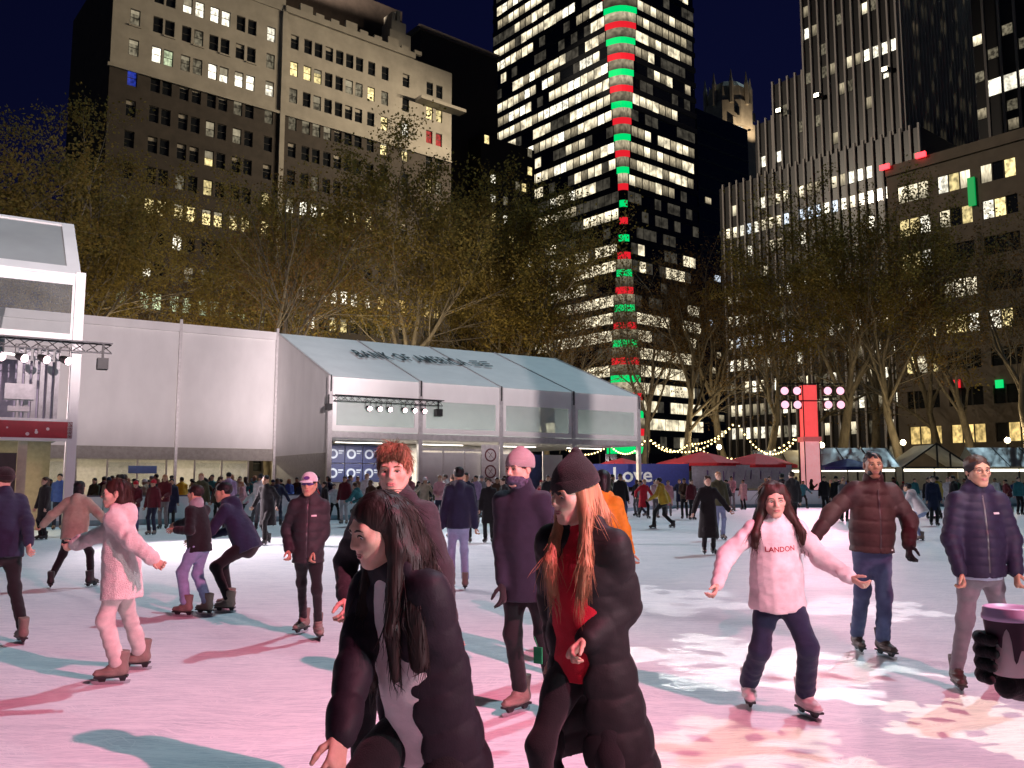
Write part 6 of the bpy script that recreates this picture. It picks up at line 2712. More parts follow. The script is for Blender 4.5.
def hero_sweatshirt_girl():
    r = person_root((1.81, 6.0, 0), 180, 'young woman in pale sweatshirt with red lettering and dark jeans skating toward camera')
    S = skel(1.57, hip=(.0, -.06, .93), lean=(9, 3), head=(-8, 14, 3), sw=.148,
             hands=[lp(r, 851, 578, 5.72), lp(r, 717, 584, 5.85)], feet=[lfoot(r, 806, 717, 14), lfoot(r, 749, 706, -10)], elbow=[(-.3, -.6, -.7), (.7, -.6, 0)])
    b = make_body(S, r, SK_F, (35, 40), jaw=.95, nose=.92)
    face_parts(S, r, H_BLACK, body=b, lookdown=True)
    sw_ = part('sweatshirt', g_jacket(S, .0095, hem=.12, rh=.215, rw=.182, rc=.162, sl=(.074, .07, .052), wr=.010, collar=(.066, .012), seed=11), cloth('sweatshirt', (.70, .62, .62), .9, .3), r)
    part('jeans', g_trousers(S, .010, .082, .074, .074, wr=.006, seed=5), cloth('indigo', (.018, .022, .055), .85, .3), r)
    q = lambda *a: hp(S, *a)
    f = S.fw
    fall = []
    for sx in (-1, 1):
        fall.append(([q(sx * .045, .02, .085), q(sx * .076, .015, .0), q(sx * .092, .0, -.1), S.chest + S.rt * sx * .155 + f * .08 + S.up * .07, S.chest + S.rt * sx * .165 + f * .09 - S.up * .0], .03, .026))
        fall.append(([q(sx * .05, -.04, .02), q(sx * .085, -.04, -.1), S.chest + S.rt * sx * .155 + f * .03 + S.up * .08], .045, .03))
    fall.append(([q(0, -.075, 0), q(0, -.095, -.12), S.shc - f * .1 - S.up * .1], .065, .05))
    HO = part('hair', g_hair(S, .006, 'long', fall, 1.0, 2.0), H_CHEST, r)
    rnd = random.Random(3)
    paths = []
    for k in range(50):
        sx = rnd.choice((-1, 1))
        c = S.chest + S.rt * sx * (.125 + .05 * rnd.random()) + f * (.08 + .04 * rnd.random()) + S.up * .06
        paths.append([q(sx * .055, .0, .07), q(sx * (.085 + .012 * rnd.random()), .0, -.08), c, c - S.up * (.06 + .07 * rnd.random())])
    strands('hair_strand', paths, H_CHEST, r, .002)
    hair_fuzz(r, HO, S, H_CHEST, 700, .09, .0014, 4, .05, 8.0)
    # two lines of red lettering, laid on the chest
    me_t = text_mesh('LANDON', .047, 0, .0006)
    bvh = BVHTree.FromPolygons([v.co for v in sw_.data.vertices], [p.vertices for p in sw_.data.polygons])
    for v in me_t.vertices:
        p = Vector(S.chest - S.rt * v.co.x + S.up * (v.co.y - .03)) + Vector(f) * .5
        hit = bvh.ray_cast(p, -Vector(f))[0]
        v.co = (hit if hit else p - Vector(f) * .38) + Vector(f) * .003
    obj('lettering', me_t, pmat('print_red', (.30, .012, .02), .7), r)
    add_skates(S, r, 'white')

def hero_brown_puffer():
    r = person_root((3.23, 7.92, 0), 182, 'bearded man in brown puffer jacket and blue jeans with black gloves')
    S = skel(1.75, lean=(3, -2), head=(-12, 2, 0), sw=.165, hands=[lp(r, 909, 545, 7.75), lp(r, 808, 545, 7.8)],
             feet=[lfoot(r, 884, 657, 12), lfoot(r, 858, 652, -8)], elbow=[(-.8, -.5, 0), (.8, -.5, 0)])
    b = make_body(S, r, SK_T, hands=False, nose=1.08, jaw=1.05)
    face_parts(S, r, H_BLACK, body=b, lip=(.28, .12, .10))
    JB = part('jacket', g_jacket(S, .0095, hem=.06, rh=.188, rw=.188, rc=.178, sl=(.082, .074, .058), quilt=(.115, .012), zip_=True, wr=.006, collar=(.088, .062), seed=2), nylon('brown', (.052, .024, .024), .5), r)
    patch('zip', r, JB.data, S, 0, .24, .012, .52, M_ZIP, .002)
    patch('side_tag', r, JB.data, S, -.12, -.03, .022, .012, M_WHITE_PATCH)
    part('jeans', g_trousers(S, .011, .082, .07, .062, wr=.006, seed=8), cloth('denim', (.07, .085, .17), .85, .3), r)
    for i in (0, 1):
        glove(S, r, i, cloth('glove_black', (.012, .011, .012)), 35)
    part('hair', g_hair(S, .007, 'short', None, .955, 4.0), H_BLACK, r)
    s = SDF(.005)
    hs = S.hs
    s.ell(hp(S, 0, .034, -.062), v3(.0615, .0645, .0585) * hs, S.Rh, .02)
    s.ell(hp(S, 0, .11, -.035), v3(.05, .05, .045) * hs, S.Rh, .012, True)
    s.ell(hp(S, 0, .03, .02), v3(.1, .12, .05) * hs, S.Rh, .01, True)
    part('beard', s.mesh(lambda P: .002 * wnoise(P, 150)), H_BLACK, r)
    add_skates(S, r, 'brown')

def hero_navy_puffer():
    r = person_root((3.50, 6.62, 0), 176, 'man in navy down jacket and grey trousers with dark headband at right edge')
    S = skel(1.68, lean=(2, 0), head=(3, 3, 0), sw=.162, hands=[lp(r, 1016, 572, 6.5), lp(r, 960, 572, 6.5)],
             feet=[lfoot(r, 1003, 682, 12), lfoot(r, 958, 690, -10)], elbow=[(-.8, -.6, 0), (.8, -.6, 0)])
    b = make_body(S, r, SK_M, (45, 45))
    face_parts(S, r, H_BROWN, body=b, glasses=True)
    j = part('jacket', g_jacket(S, .009, hem=.10, rh=.178, rw=.172, rc=.17, sl=(.074, .066, .052), quilt=(.066, .0095), zip_=True, wr=.005, collar=(.09, .05), hood=True, seed=4), nylon('navy', (.02, .017, .04), .45), r)
    patch('chest_logo', r, j.data, S, -.09, .37, .05, .014, M_WHITE_PATCH)
    patch('zip', r, j.data, S, 0, .22, .011, .56, M_ZIP, .002)
    part('shirt_hem', g_jacket(S, .013, hem=.125, rh=.158, rw=.14, rc=.14, sl=(.04, .038, .034), collar=None), cloth('pale_blue', (.35, .42, .52)), r)
    part('trousers', g_trousers(S, .011, .076, .062, .052, wr=.006, seed=3), cloth('grey_trousers', (.17, .15, .17)), r)
    part('hair', g_hair(S, .007, 'short', None, 1.0, 7.0), H_BROWN, r)
    s = SDF(.006)
    s.ell(hp(S, 0, -.016, .03), v3(.088, .106, .09), S.Rh, .01)
    s.plane(hp(S, 0, 0, .045), S.Rh @ v3(0, -.5, 1))
    s.plane(hp(S, 0, 0, -.02), S.Rh @ v3(0, .5, -1))
    s.ell(hp(S, 0, .14, -.0), v3(.08, .1, .13), S.Rh, .01, True)
    for sx in (-1, 1):
        s.cap(hp(S, sx * .078, -.01, -.01), hp(S, sx * .05, .03, -.105), .008, .006, k=.01)
    part('headband', s.mesh(), cloth('black', (.012, .011, .013)), r)
    add_skates(S, r, 'brown')

def hero_white_coat():
    r = person_root((-3.06, 6.95, 0), 100, 'young woman in fluffy white coat and cream trousers with arms held out')
    S = skel(1.50, hip=(0, 0, 1.02), lean=(5, 0), twist=-8, head=(10, 4, 0), sw=.15, hands=[lp(r, 165, 570, 6.7), lp(r, 62, 551, 7.15)],
             feet=[lfoot(r, 116, 684, 5), lfoot(r, 139, 670, -4)], elbow=[(-.5, -.5, -.6), (.4, -.3, -.8)])
    b = make_body(S, r, SK_F, (35, 30))
    face_parts(S, r, H_DARK, body=b)
    def fluffy(VF):
        return VF
    part('coat', g_jacket(S, .0095, hem=.24, rh=.19, rw=.17, rc=.165, sl=(.082, .078, .066), wr=.012, hood=True, collar=(.085, .04), seed=13), cloth('fleece', (.74, .66, .62), .95, .9, 130, .5), r)
    part('trousers', g_trousers(S, .0105, .08, .072, .07, wr=.008, seed=6), cloth('cream', (.60, .52, .48), .9), r)
    hair_fuzz(r, part('hair', g_hair(S, .006, 'long', [([hp(S, 0, -.06, 0), hp(S, .0, -.085, -.06)], .06, .05)], 1.0, 6.0), H_CHEST, r), S, H_CHEST, 500, .06, .0014, 5, .06, 8.0)
    add_skates(S, r, 'grey')

def hero_navy_beanie_man():
    r = person_root((-5.0, 8.7, 0), 55, 'man in black beanie and navy jacket at the left edge, back turned')
    S = skel(1.62, lean=(7, 0), head=(15, 3, 0), hands=[(-.32, -.05, .85), lp(r, 33, 566, 8.5)], feet=[(-.12, .12, 0, 10), (.14, -.16, 0, -12)])
    make_body(S, r, SK_F, (40, 40), detail=False, h=.007)
    part('jacket', g_jacket(S, .012, hem=.12, rh=.185, rw=.175, rc=.172, sl=(.076, .068, .054), wr=.009, collar=(.08, .05), seed=14), cloth('navy_jacket', (.018, .022, .05)), r)
    part('trousers', g_trousers(S, .012, wr=.005), cloth('black', (.012, .011, .013)), r)
    part('hair', g_hair(S, .009, 'short'), H_BROWN, r)
    part('beanie', g_beanie(S, .007, cut=.015), cloth('beanie_black', (.016, .012, .013), .9, .6, 300), r)
    add_skates(S, r, 'grey')

def hero_beige_jacket():
    r = person_root((-6.55, 13.2, 0), 8, 'skater in beige hooded jacket and black trousers with arms spread, back turned')
    S = skel(1.58, hip=(0, -.02, .93), lean=(10, 0), head=(5, 3, 0), hands=[(-.5, .12, .92), (.46, .1, .92)], feet=[(-.3, .0, 0, 20), (.24, .06, 0, -20)])
    make_body(S, r, SK_M, (40, 40), detail=False, h=.009)
    part('jacket', g_jacket(S, .014, hem=.14, rh=.205, rw=.195, rc=.18, sl=(.08, .072, .056), wr=.009, hood=True, seed=15), cloth('beige', (.40, .33, .25)), r)
    part('trousers', g_trousers(S, .014), cloth('black', (.012, .011, .013)), r)
    part('hair', g_hair(S, .01, 'long'), H_BLACK, r)
    add_skates(S, r, 'black', False)

def hero_pale_jeans_girl():
    r = person_root((-3.72, 10.5, 0), 70, 'girl in black jacket and pale blue jeans reaching forward, back turned')
    S = skel(1.45, lean=(6, 0), head=(5, 5, 0), hands=[lp(r, 176, 530, 10.4), lp(r, 172, 527, 10.8)], feet=[(-.1, .08, 0, 6), (.1, -.06, 0, -8)], elbow=[(-.3, -.3, -.9), (.3, -.3, -.9)])
    make_body(S, r, SK_M, (40, 40), detail=False, h=.008)
    part('jacket', g_jacket(S, .012, hem=.12, rh=.18, rw=.165, rc=.16, sl=(.07, .064, .052), wr=.008, collar=(.08, .04), seed=16), cloth('black_jacket', (.014, .012, .014)), r)
    part('scarf', SDF(.009).cap(S.neck - S.rt * .02, S.neck + S.up * .03, .085, .075).mesh(lambda P: .006 * wnoise(P, 40)), cloth('grey_scarf', (.33, .30, .32)), r)
    part('jeans', g_trousers(S, .011, .082, .075, .072, wr=.006), cloth('pale_denim', (.28, .33, .52)), r)
    part('hair', g_hair(S, .009, 'short'), H_DARK, r)
    add_skates(S, r, 'grey')

def hero_bent_hoodie():
    r = person_root((-3.5, 10.95, 0), 82, 'man in navy hoodie and black trousers bending forward beside the girl in pale jeans')
    S = skel(1.74, hip=(0, -.22, .82), lean=(28, 0), head=(15, 8, 0), hands=[(-.2, .36, .86), (.22, .34, .9)], feet=[(-.16, -.08, 0, 6), (.14, .06, 0, -8)])
    make_body(S, r, SK_M, (40, 40), detail=False, h=.008)
    part('hoodie', g_jacket(S, .012, hem=.1, rh=.178, rw=.17, rc=.172, sl=(.072, .064, .05), wr=.009, hood=True, seed=17), cloth('navy_hoodie', (.018, .022, .055)), r)
    part('trousers', g_trousers(S, .012, .08, .062, .048), cloth('black', (.012, .011, .013)), r)
    part('hair', g_hair(S, .009, 'short'), H_BLACK, r)
    add_skates(S, r, 'grey')

def hero_white_cap():
    r = person_root((-2.04, 8.85, 0), 186, 'skater in white cap and charcoal puffer jacket with black leggings')
    S = skel(1.57, lean=(2, 0), head=(-8, 4, 0), sw=.15, hands=[lp(r, 314, 552, 8.75), lp(r, 289, 550, 8.75)], feet=[lfoot(r, 318, 639, 14), lfoot(r, 303, 633, -24)])
    b = make_body(S, r, SK_M, (45, 45), h=.006)
    face_parts(S, r, H_BLACK, body=b)
    j = part('jacket', g_jacket(S, .010, hem=.15, rh=.175, rw=.165, rc=.162, sl=(.074, .066, .052), quilt=(.09, .010), zip_=True, wr=.005, collar=(.084, .05), hood=True, seed=5), nylon('charcoal', (.03, .026, .03), .42), r)
    patch('chest_logo', r, j.data, S, -.06, .33, .05, .016, M_WHITE_PATCH)
    patch('zip', r, j.data, S, 0, .2, .011, .56, M_ZIP, .002)
    part('leggings', g_trousers(S, .011, .074, .055, .044), cloth('black', (.012, .011, .013)), r)
    part('hair', g_hair(S, .008, 'long'), H_BLACK, r)
    c = part('cap', g_cap(S, .006), cloth('cap_white', (.68, .64, .66)), r)
    mb = MB()
    q = lambda *a: hp(S, *a)
    M4 = Matrix(S.Rh.tolist()).to_4x4()
    e = MB()
    e.lathe([(.03, 0), (.03, .003)], 14)
    o = e.build('emblem', pmat('emblem_violet', (.10, .05, .22), .6), c)
    o.matrix_local = Matrix.Translation(Vector(q(0, .088, .072))) @ M4 @ Matrix.Rotation(R(-72), 4, 'X') @ Matrix.Diagonal((1, .62, 1, 1))
    # tinted goggles under the peak
    s = SDF(.006)
    s.ell(hp(S, 0, .06, .008), v3(.066, .042, .02), S.Rh, .01)
    part('goggles', s.mesh(), pmat('goggle_violet', (.06, .03, .16), .15, 0, .6), r)
    add_skates(S, r, 'grey')

def hero_long_black_coat():
    r = person_root((4.28, 19.2, 0), 180, 'woman in long black coat and boots skating alone in the middle distance')
    S = skel(1.62, lean=(2, 0), head=(0, 2, 0), hands=[(-.44, .12, .95), (.34, .12, .9)])
    make_body(S, r, SK_F, (40, 40), detail=False, h=.01)
    part('coat', g_jacket(S, .015, hem=.62, rh=.19, rw=.17, rc=.165, sl=(.075, .068, .055), flare=((0, 0), .25), wr=.008, collar=(.08, .05), seed=21), cloth('black_wool', (.01, .009, .01)), r)
    part('trousers', g_trousers(S, .016), cloth('black', (.012, .011, .013)), r)
    part('hair', g_hair(S, .012, 'long'), H_BROWN, r)
    add_skates(S, r, 'black', False)

def hero_cup_holder():
    cx, cy, cz = .925, 1.66, 1.215         # foot of the cup
    r = person_root((1.50, 1.28, 0), 20, 'person in black jacket and black gloves holding a paper cup at the right edge')
    def wl_(x, y, z):
        w = Vector((x, y, z)) - r.location
        a = -r.rotation_euler.z
        return (w.x * math.cos(a) - w.y * math.sin(a), w.x * math.sin(a) + w.y * math.cos(a), w.z)
    S = skel(1.68, head=(10, 6, 0), hands=[wl_(1.03, 1.66, 1.20), (.2, .2, .9)], elbow=[(-.2, -.3, -1), (.6, -.8, -.3)])
    make_body(S, r, SK_F, hands=False, detail=False, h=.007)
    part('jacket', g_jacket(S, .010, hem=.14, rh=.185, rw=.175, rc=.172, sl=(.074, .066, .054), wr=.008, collar=(.085, .06), hood=True, seed=31), cloth('black_jacket', (.014, .012, .014)), r)
    part('trousers', g_trousers(S, .014), cloth('black', (.012, .011, .013)), r)
    part('hair', g_hair(S, .009, 'short'), H_BROWN, r)
    part('beanie', g_beanie(S, .007), cloth('beanie_black', (.016, .012, .013), .9, .6, 300), r)
    gm = cloth('glove_black', (.012, .011, .012))
    # the gloved hand: palm behind and under the cup, fingers round its left side
    s = SDF(.0042)
    W = S.wri[0]
    B = lambda x, y, z: v3(*wl_(cx + x, cy + y, cz + z))
    s.cap(W, B(.04, .03, -.012), .036, .034, k=.02)
    s.cap(B(.04, .03, -.01), B(.0, .05, .03), .034, .03, k=.02)
    s.cap(B(.02, .02, -.018), B(-.01, .0, -.02), .03, .022, k=.02)
    for (z0, ext) in ((.014, .0), (.037, .004), (.060, .002), (-.009, -.006)):
        s.cap(B(.0, .05, z0), B(-.038, .036, z0 + .004), .0125, .0115, k=.008)
        s.cap(B(-.038, .036, z0 + .004), B(-.053, .004, z0 + .006), .0115, .0108, k=.003)
        s.cap(B(-.053, .004, z0 + .006), B(-.047 + ext, -.022, z0 + .005), .0108, .0098, k=.003)
    s.cap(B(.04, .02, .01), B(.053, -.01, .035), .018, .015, k=.015)
    s.cap(B(.053, -.01, .035), B(.046, -.035, .05), .015, .012, k=.01)
    part('glove', s.mesh(lambda P: .001 * wnoise(P, 80)), gm, r)
    glove(S, r, 1, gm, 40)
    add_skates(S, r, 'black', False)
    # the cup itself
    c = empty('paper_cup', (cx, cy, cz))
    tag(c, 'paper cup with lilac lid and dripping dark print held in black glove', 'cup')
    mb = MB()
    mb.smooth = True
    mb.lathe([(.028, .0), (.030, .001), (.042, .105), (.0405, .106)], 36)
    mb.build('cup_body', pmat('cup_paper', (.62, .50, .50), .6), c)
    # print: a sleeve of dark colour with a dripping lower edge
    mb = MB()
    mb.smooth = True
    n = 72
    vv, ff = [], []
    for i in range(n):
        a = 2 * PI * i / n
        drip = .05 + .016 * math.sin(5 * a + .7) + .012 * math.sin(11 * a) + (.016 if (i // 5) % 3 == 0 else 0)
        for z in (drip, .1035):
            rr_ = .030 + .012 * z / .105 + .0012
            vv.append((rr_ * math.cos(a), rr_ * math.sin(a), z))
    for i in range(n):
        j = (i + 1) % n
        ff.append((2 * i, 2 * j, 2 * j + 1, 2 * i + 1))
    mb.add(vv, ff)
    mb.build('print', pmat('cup_print', (.05, .012, .03), .45), c)
    mb = MB()
    mb.smooth = True
    mb.lathe([(.0435, .1), (.0455, .102), (.0455, .109), (.0435, .112), (.0425, .122), (.040, .1245), (.037, .121), (.0, .1205)], 36)
    mb.build('lid', pmat('cup_lid', (.58, .42, .62), .35), c)

for fn in (hero_leaning_woman, hero_redhead, hero_beanie_woman, hero_grey_beanie, hero_orange_coat, hero_dark_hair_behind, hero_sweatshirt_girl, hero_brown_puffer,
           hero_navy_puffer, hero_white_coat, hero_navy_beanie_man, hero_beige_jacket, hero_pale_jeans_girl, hero_bent_hoodie, hero_white_cap, hero_long_black_coat, hero_cup_holder):
    fn()
print('heroes', round(time.time() - T0, 1))
# ------------------------------------------------------------------ the crowd in the distance
CV = []
def variant(pose, long_coat=False, **kw):
    S = skel(1.70, **kw)
    L = [body_core(S, .03), head_shape(S, .012, detail=False)]
    for i in (0, 1):
        L.append(place_hand(S, i, 36, .009))
    d = {'S': S, 'pose': pose, 'long': long_coat}
    def reg(n, VF):
        me = np_mesh('crowd_' + n, *VF)
        me.materials.append(M_BLK)
        d[n] = me
    reg('body', join_parts(L))
    if long_coat:
        reg('coat', g_jacket(S, .022, hem=.45, rh=.19, rw=.172, rc=.168, sl=(.074, .066, .054), flare=((0, -.02), .225), wr=.006))
    else:
        reg('coat', g_jacket(S, .022, hem=.1, rh=.188, rw=.172, rc=.168, sl=(.076, .068, .055), wr=.007, hood=True))
    reg('trousers', g_trousers(S, .022, cuff=.062))
    reg('short', g_hair(S, .015, 'short'))
    q = lambda *a: hp(S, *a)
    reg('long', g_hair(S, .015, 'long', [([q(0, -.07, 0), q(0, -.09, -.12), S.shc - S.fw * .1], .06, .05)]))
    reg('beanie', g_beanie(S, .013))
    CV.append(d)
variant('standing')                                                                                                                                        # 0
variant('standing', True, hands=[(-.24, .12, .86), (.24, .12, .86)])                                                                                       # 1
variant('gliding', lean=(12, 0), hip=(0, -.04, .93), feet=[(-.1, .28, 0, 5), (.14, -.3, .03, -20)], hands=[(-.36, .3, .98), (.42, -.12, .9)])              # 2
variant('wobbling', lean=(10, 4), hip=(0, -.05, .92), feet=[(-.2, .05, 0, 14), (.22, .0, 0, -14)], hands=[(-.56, .1, 1.08), (.56, .15, 1.0)])               # 3
variant('bending', lean=(30, 0), hip=(0, -.2, .84), feet=[(-.14, .04, 0, 8), (.14, -.1, 0, -8)], hands=[(-.2, .34, .9), (.2, .36, .86)])                    # 4
variant('standing with hands together', hands=[(-.07, .26, 1.05), (.07, .26, 1.08)], head=(10, 10, 0))                                                     # 5
variant('holding up a phone', hands=[(-.12, .34, 1.42), (.1, .33, 1.36)], head=(0, 4, 0), elbow=[(-.6, -.2, -.8), (.6, -.2, -.8)])                          # 6
variant('gliding', True, lean=(9, 0), feet=[(-.1, .2, 0, 5), (.12, -.24, .02, -15)], hands=[(-.4, .16, .95), (.4, .0, .95)], hip=(0, -.03, .95))           # 7
COLS = {'black': (.011, .010, .012), 'charcoal': (.03, .028, .03), 'navy': (.016, .02, .05), 'maroon': (.10, .012, .02), 'olive': (.06, .06, .03), 'brown': (.07, .035, .02), 'grey': (.2, .19, .2), 'white': (.68, .64, .64),
        'pink': (.6, .3, .33), 'lilac': (.36, .26, .42), 'red': (.45, .015, .03), 'yellow': (.62, .38, .03), 'teal': (.03, .16, .18), 'beige': (.42, .34, .25), 'blue': (.05, .1, .36), 'green': (.03, .15, .07), 'mustard': (.42, .28, .03)}
LEGS = {'black': (.012, .011, .012), 'blue': (.07, .09, .19), 'grey': (.16, .15, .16), 'pale': (.45, .42, .44), 'navy': (.02, .025, .05), 'light blue': (.28, .33, .5)}
HAIRS = {'dark': H_BLACK, 'brown': H_BROWN, 'blond': H_BLOND}
SKS = [SK_F, SK_M, SK_T, SK_D]
ZONES = [(60, 'below red panel'), (120, 'by left white panel'), (170, 'by white wall seam'), (225, 'by white wall middle'), (275, 'by right white panel'), (330, 'by tent gable'),
         (385, 'by blue posters'), (430, 'behind ginger man'), (470, 'by glass doors'), (520, 'by prohibition sign'), (575, 'right of prohibition sign'), (650, 'by blue banner'),
         (700, 'by large umbrella'), (760, 'behind sweatshirt girl'), (830, 'by lighting column'), (900, 'behind brown jacket'), (960, 'by gable kiosk'), (1200, 'by right kiosk')]
used_labels = set()
USED_POS = []
def crowd(px, Y, ang, v, coat, legs, head='short', hair='dark', H=1.68, sk=0, skates='grey', where=None, x=None):
    p = at(px, 480, Y)
    X = p.x if x is None else x
    d = CV[v]
    zone = where or next(z for lim, z in ZONES if px < lim)
    garment = 'long coat' if d['long'] else 'jacket'
    hd = {'short': '%s hair' % hair, 'long': 'long %s hair' % hair}.get(head, '%s beanie' % hair if head == 'beanie' else head)
    dist = 'near' if Y < 24 else ('mid' if Y < 34 else 'far')
    fmt = 'skater in {} %s, %s legs, %s, %s, %s' % (garment, legs, hd, dist, zone)
    lab = fmt.format(coat)
    if lab in used_labels:
        for c2 in COLS:
            l2 = fmt.format(c2)
            if l2 not in used_labels:
                lab, coat = l2, c2
                break
    used_labels.add(lab)
    o = empty('person', (X, Y, 0), R(ang))
    s = H / 1.70
    o.scale = (s, s, s)
    tag(o, lab, 'person', 'skaters in the distance')
    def put(n, me, mat):
        c = obj(n, d[me], None, o)
        set_mat(c, mat)
    put('body', 'body', SKS[sk])
    put('coat', 'coat', cloth('crowd_' + coat, COLS[coat]))
    put('trousers', 'trousers', cloth('crowd_legs_' + legs, LEGS[legs]))
    if head == 'beanie':
        put('beanie', 'beanie', cloth('crowd_' + (hair if hair in COLS else 'grey'), COLS.get(hair, COLS['grey'])))
        put('hair', 'short', H_BROWN)
    else:
        put('hair', head, HAIRS[hair])
    add_skates(d['S'], o, skates, False)
    USED_POS.append((X, Y))

def fy(y):          # depth of feet seen at picture height y
    return ground(512, y).y
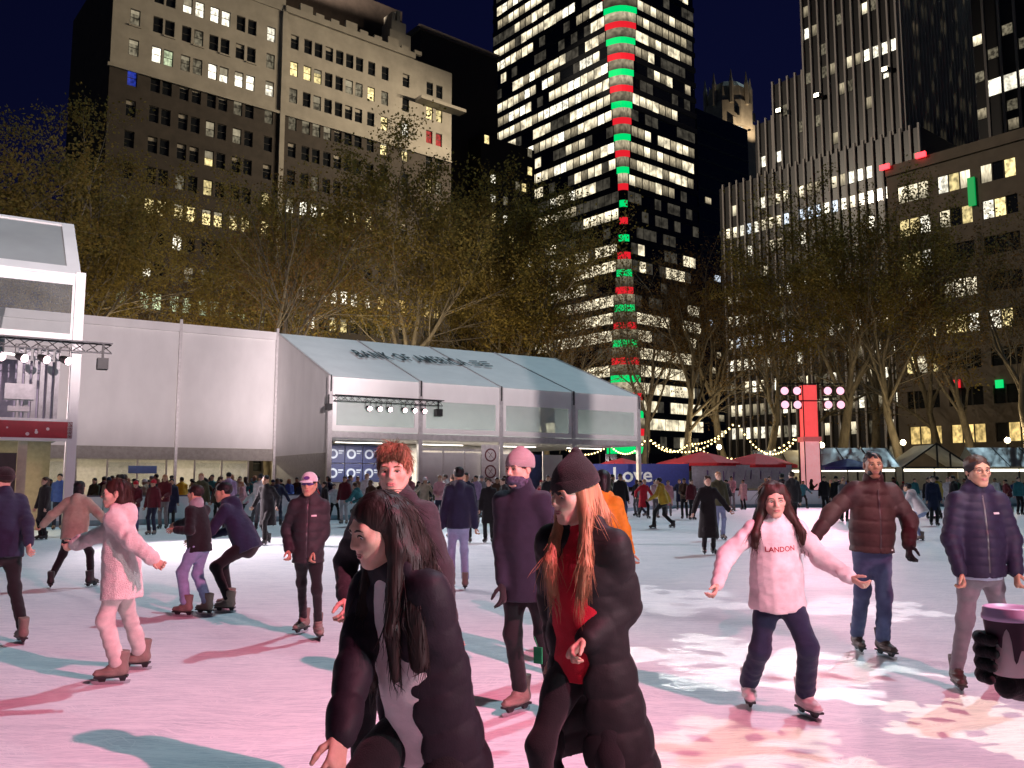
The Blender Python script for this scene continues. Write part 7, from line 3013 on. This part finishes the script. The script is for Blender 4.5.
# measured people of the middle distance: px, feet y, heading, variant, coat, legs, head, hair, height
for (px, y, a, v, c, l, h_, hr, H, sk) in (
        (268, 545, 160, 7, 'black', 'black', 'short', 'dark', 1.72, 1), (244, 524, 120, 2, 'pink', 'black', 'long', 'blond', 1.6, 0), (258, 527, 200, 3, 'white', 'grey', 'long', 'brown', 1.45, 0), (228, 522, 150, 0, 'lilac', 'black', 'long', 'brown', 1.62, 0),
        (154, 535, 170, 0, 'maroon', 'navy', 'beanie', 'red', 1.55, 1), (182, 522, 30, 5, 'yellow', 'black', 'short', 'dark', 1.68, 2), (172, 528, 200, 1, 'navy', 'black', 'long', 'dark', 1.6, 1), (122, 530, 100, 0, 'charcoal', 'blue', 'beanie', 'charcoal', 1.72, 0),
        (46, 540, 150, 1, 'charcoal', 'black', 'long', 'brown', 1.62, 0), (60, 530, 200, 0, 'blue', 'navy', 'short', 'dark', 1.75, 0), (38, 524, 180, 5, 'brown', 'black', 'short', 'dark', 1.6, 2), (104, 522, 20, 0, 'maroon', 'black', 'short', 'dark', 1.7, 1),
        (283, 520, 90, 2, 'black', 'black', 'short', 'dark', 1.7, 1), (211, 519, 60, 0, 'green', 'black', 'beanie', 'black', 1.7, 1), (297, 518, 180, 0, 'brown', 'black', 'short', 'dark', 1.68, 2),
        (345, 524, 170, 0, 'maroon', 'pale', 'short', 'brown', 1.7, 1), (335, 521, 200, 3, 'white', 'black', 'long', 'dark', 1.5, 0), (358, 527, 60, 4, 'teal', 'black', 'short', 'brown', 1.7, 0), (325, 527, 120, 0, 'black', 'black', 'long', 'dark', 1.5, 0),
        (466, 543, 185, 0, 'navy', 'black', 'short', 'dark', 1.72, 2), (453, 538, 20, 0, 'black', 'navy', 'short', 'brown', 1.7, 1), (489, 543, 170, 1, 'black', 'black', 'long', 'brown', 1.58, 0), (476, 524, 150, 0, 'lilac', 'grey', 'short', 'dark', 1.72, 1),
        (497, 524, 180, 5, 'brown', 'black', 'short', 'dark', 1.66, 2), (440, 522, 180, 0, 'olive', 'black', 'long', 'blond', 1.62, 0), (506, 532, 120, 2, 'charcoal', 'black', 'short', 'brown', 1.7, 0), (459, 590, 10, 0, 'navy', 'light blue', 'short', 'dark', 1.70, 1),
        (620, 528, 185, 0, 'black', 'black', 'short', 'dark', 1.76, 2), (642, 517, 120, 2, 'grey', 'navy', 'short', 'dark', 1.66, 1), (662, 529, 60, 2, 'mustard', 'black', 'short', 'dark', 1.72, 1), (655, 518, 190, 0, 'white', 'grey', 'long', 'brown', 1.6, 0),
        (684, 519, 160, 5, 'brown', 'black', 'short', 'dark', 1.65, 2), (691, 520, 200, 0, 'maroon', 'black', 'long', 'brown', 1.6, 0), (718, 540, 190, 0, 'olive', 'light blue', 'short', 'blond', 1.76, 0), (728, 512, 90, 2, 'charcoal', 'grey', 'short', 'dark', 1.7, 1),
        (782, 527, 0, 0, 'black', 'black', 'short', 'dark', 1.78, 1), (792, 533, 10, 0, 'charcoal', 'black', 'short', 'brown', 1.8, 0), (824, 516, 180, 0, 'black', 'black', 'short', 'dark', 1.75, 0), (836, 520, 160, 1, 'black', 'black', 'beanie', 'black', 1.72, 1),
        (843, 522, 180, 5, 'grey', 'black', 'long', 'blond', 1.62, 0), (912, 541, 40, 4, 'white', 'light blue', 'short', 'dark', 1.70, 1), (928, 519, 180, 0, 'black', 'black', 'long', 'dark', 1.68, 1), (937, 519, 20, 0, 'mustard', 'black', 'short', 'dark', 1.72, 1),
        (932, 526, 170, 1, 'navy', 'black', 'short', 'dark', 1.7, 0), (948, 517, 150, 0, 'white', 'pale', 'short', 'brown', 1.7, 0), (953, 524, 90, 0, 'black', 'grey', 'short', 'dark', 1.72, 1), (1007, 513, 100, 2, 'maroon', 'grey', 'short', 'dark', 1.7, 1),
        (1018, 515, 180, 0, 'teal', 'black', 'short', 'dark', 1.72, 0), (986, 512, 170, 0, 'brown', 'black', 'long', 'brown', 1.64, 1), (548, 523, 180, 0, 'charcoal', 'black', 'short', 'dark', 1.74, 1), (574, 519, 90, 2, 'navy', 'black', 'beanie', 'grey', 1.7, 0)):
    crowd(px, fy(y), a, v, c, l, h_, hr, H, sk, 'black' if l == 'black' else 'grey')
# the throng by the tent and along the boards
rc_ = random.Random(2024)
tries = 0
placed = 0
dark = ['black'] * 4 + ['charcoal'] * 2 + ['navy'] * 3 + ['white', 'beige', 'grey', 'yellow', 'pink', 'maroon', 'brown', 'brown', 'olive', 'grey', 'white', 'pink', 'red', 'beige', 'lilac', 'teal', 'green', 'blue']
while placed < 192 and tries < 4000:
    tries += 1
    r_ = rc_.random()
    if r_ < .68:        # on the ice before the tent, and spectators between boards and tent
        s = rc_.uniform(-11, 12.5)
        b = rc_.choice((rc_.uniform(-12, -6.2), rc_.uniform(-4.8, -1.2), rc_.uniform(-4.8, -1.2)))
        p = tent(s, b)
    elif r_ < .80:      # outside, far left
        p = tent(rc_.uniform(-14, -3), rc_.uniform(-4.5, 3.5))
    else:               # along the far boards, both sides
        x = rc_.uniform(7, 40)
        p = Vector((x, 55.2 + rc_.choice((rc_.uniform(-7, -1.5), rc_.uniform(2.6, 4.5))) + (x - 14) * .06, 0))
    if any((p.x - q[0]) ** 2 + (p.y - q[1]) ** 2 < .42 for q in USED_POS):
        continue
    px = 512 + FOC * p.x / p.y
    if not (-20 < px < 1040):
        continue
    hd = rc_.choice(('short', 'short', 'long', 'long', 'beanie'))
    crowd(px, p.y, rc_.choice((180, 180, 150, 210, 90, 270, 0, 20)) + rc_.uniform(-20, 20), rc_.choice((0, 0, 1, 1, 2, 3, 5, 5, 6, 7)), rc_.choice(dark), rc_.choice(('black', 'black', 'navy', 'blue', 'grey')),
          hd, rc_.choice(('black', 'grey', 'white', 'red', 'navy')) if hd == 'beanie' else rc_.choice(('dark', 'dark', 'brown', 'blond')), rc_.uniform(1.5, 1.82), rc_.choice((0, 0, 1, 1, 2, 3)), 'black', None, p.x)
    placed += 1
print('crowd', placed, round(time.time() - T0, 1))
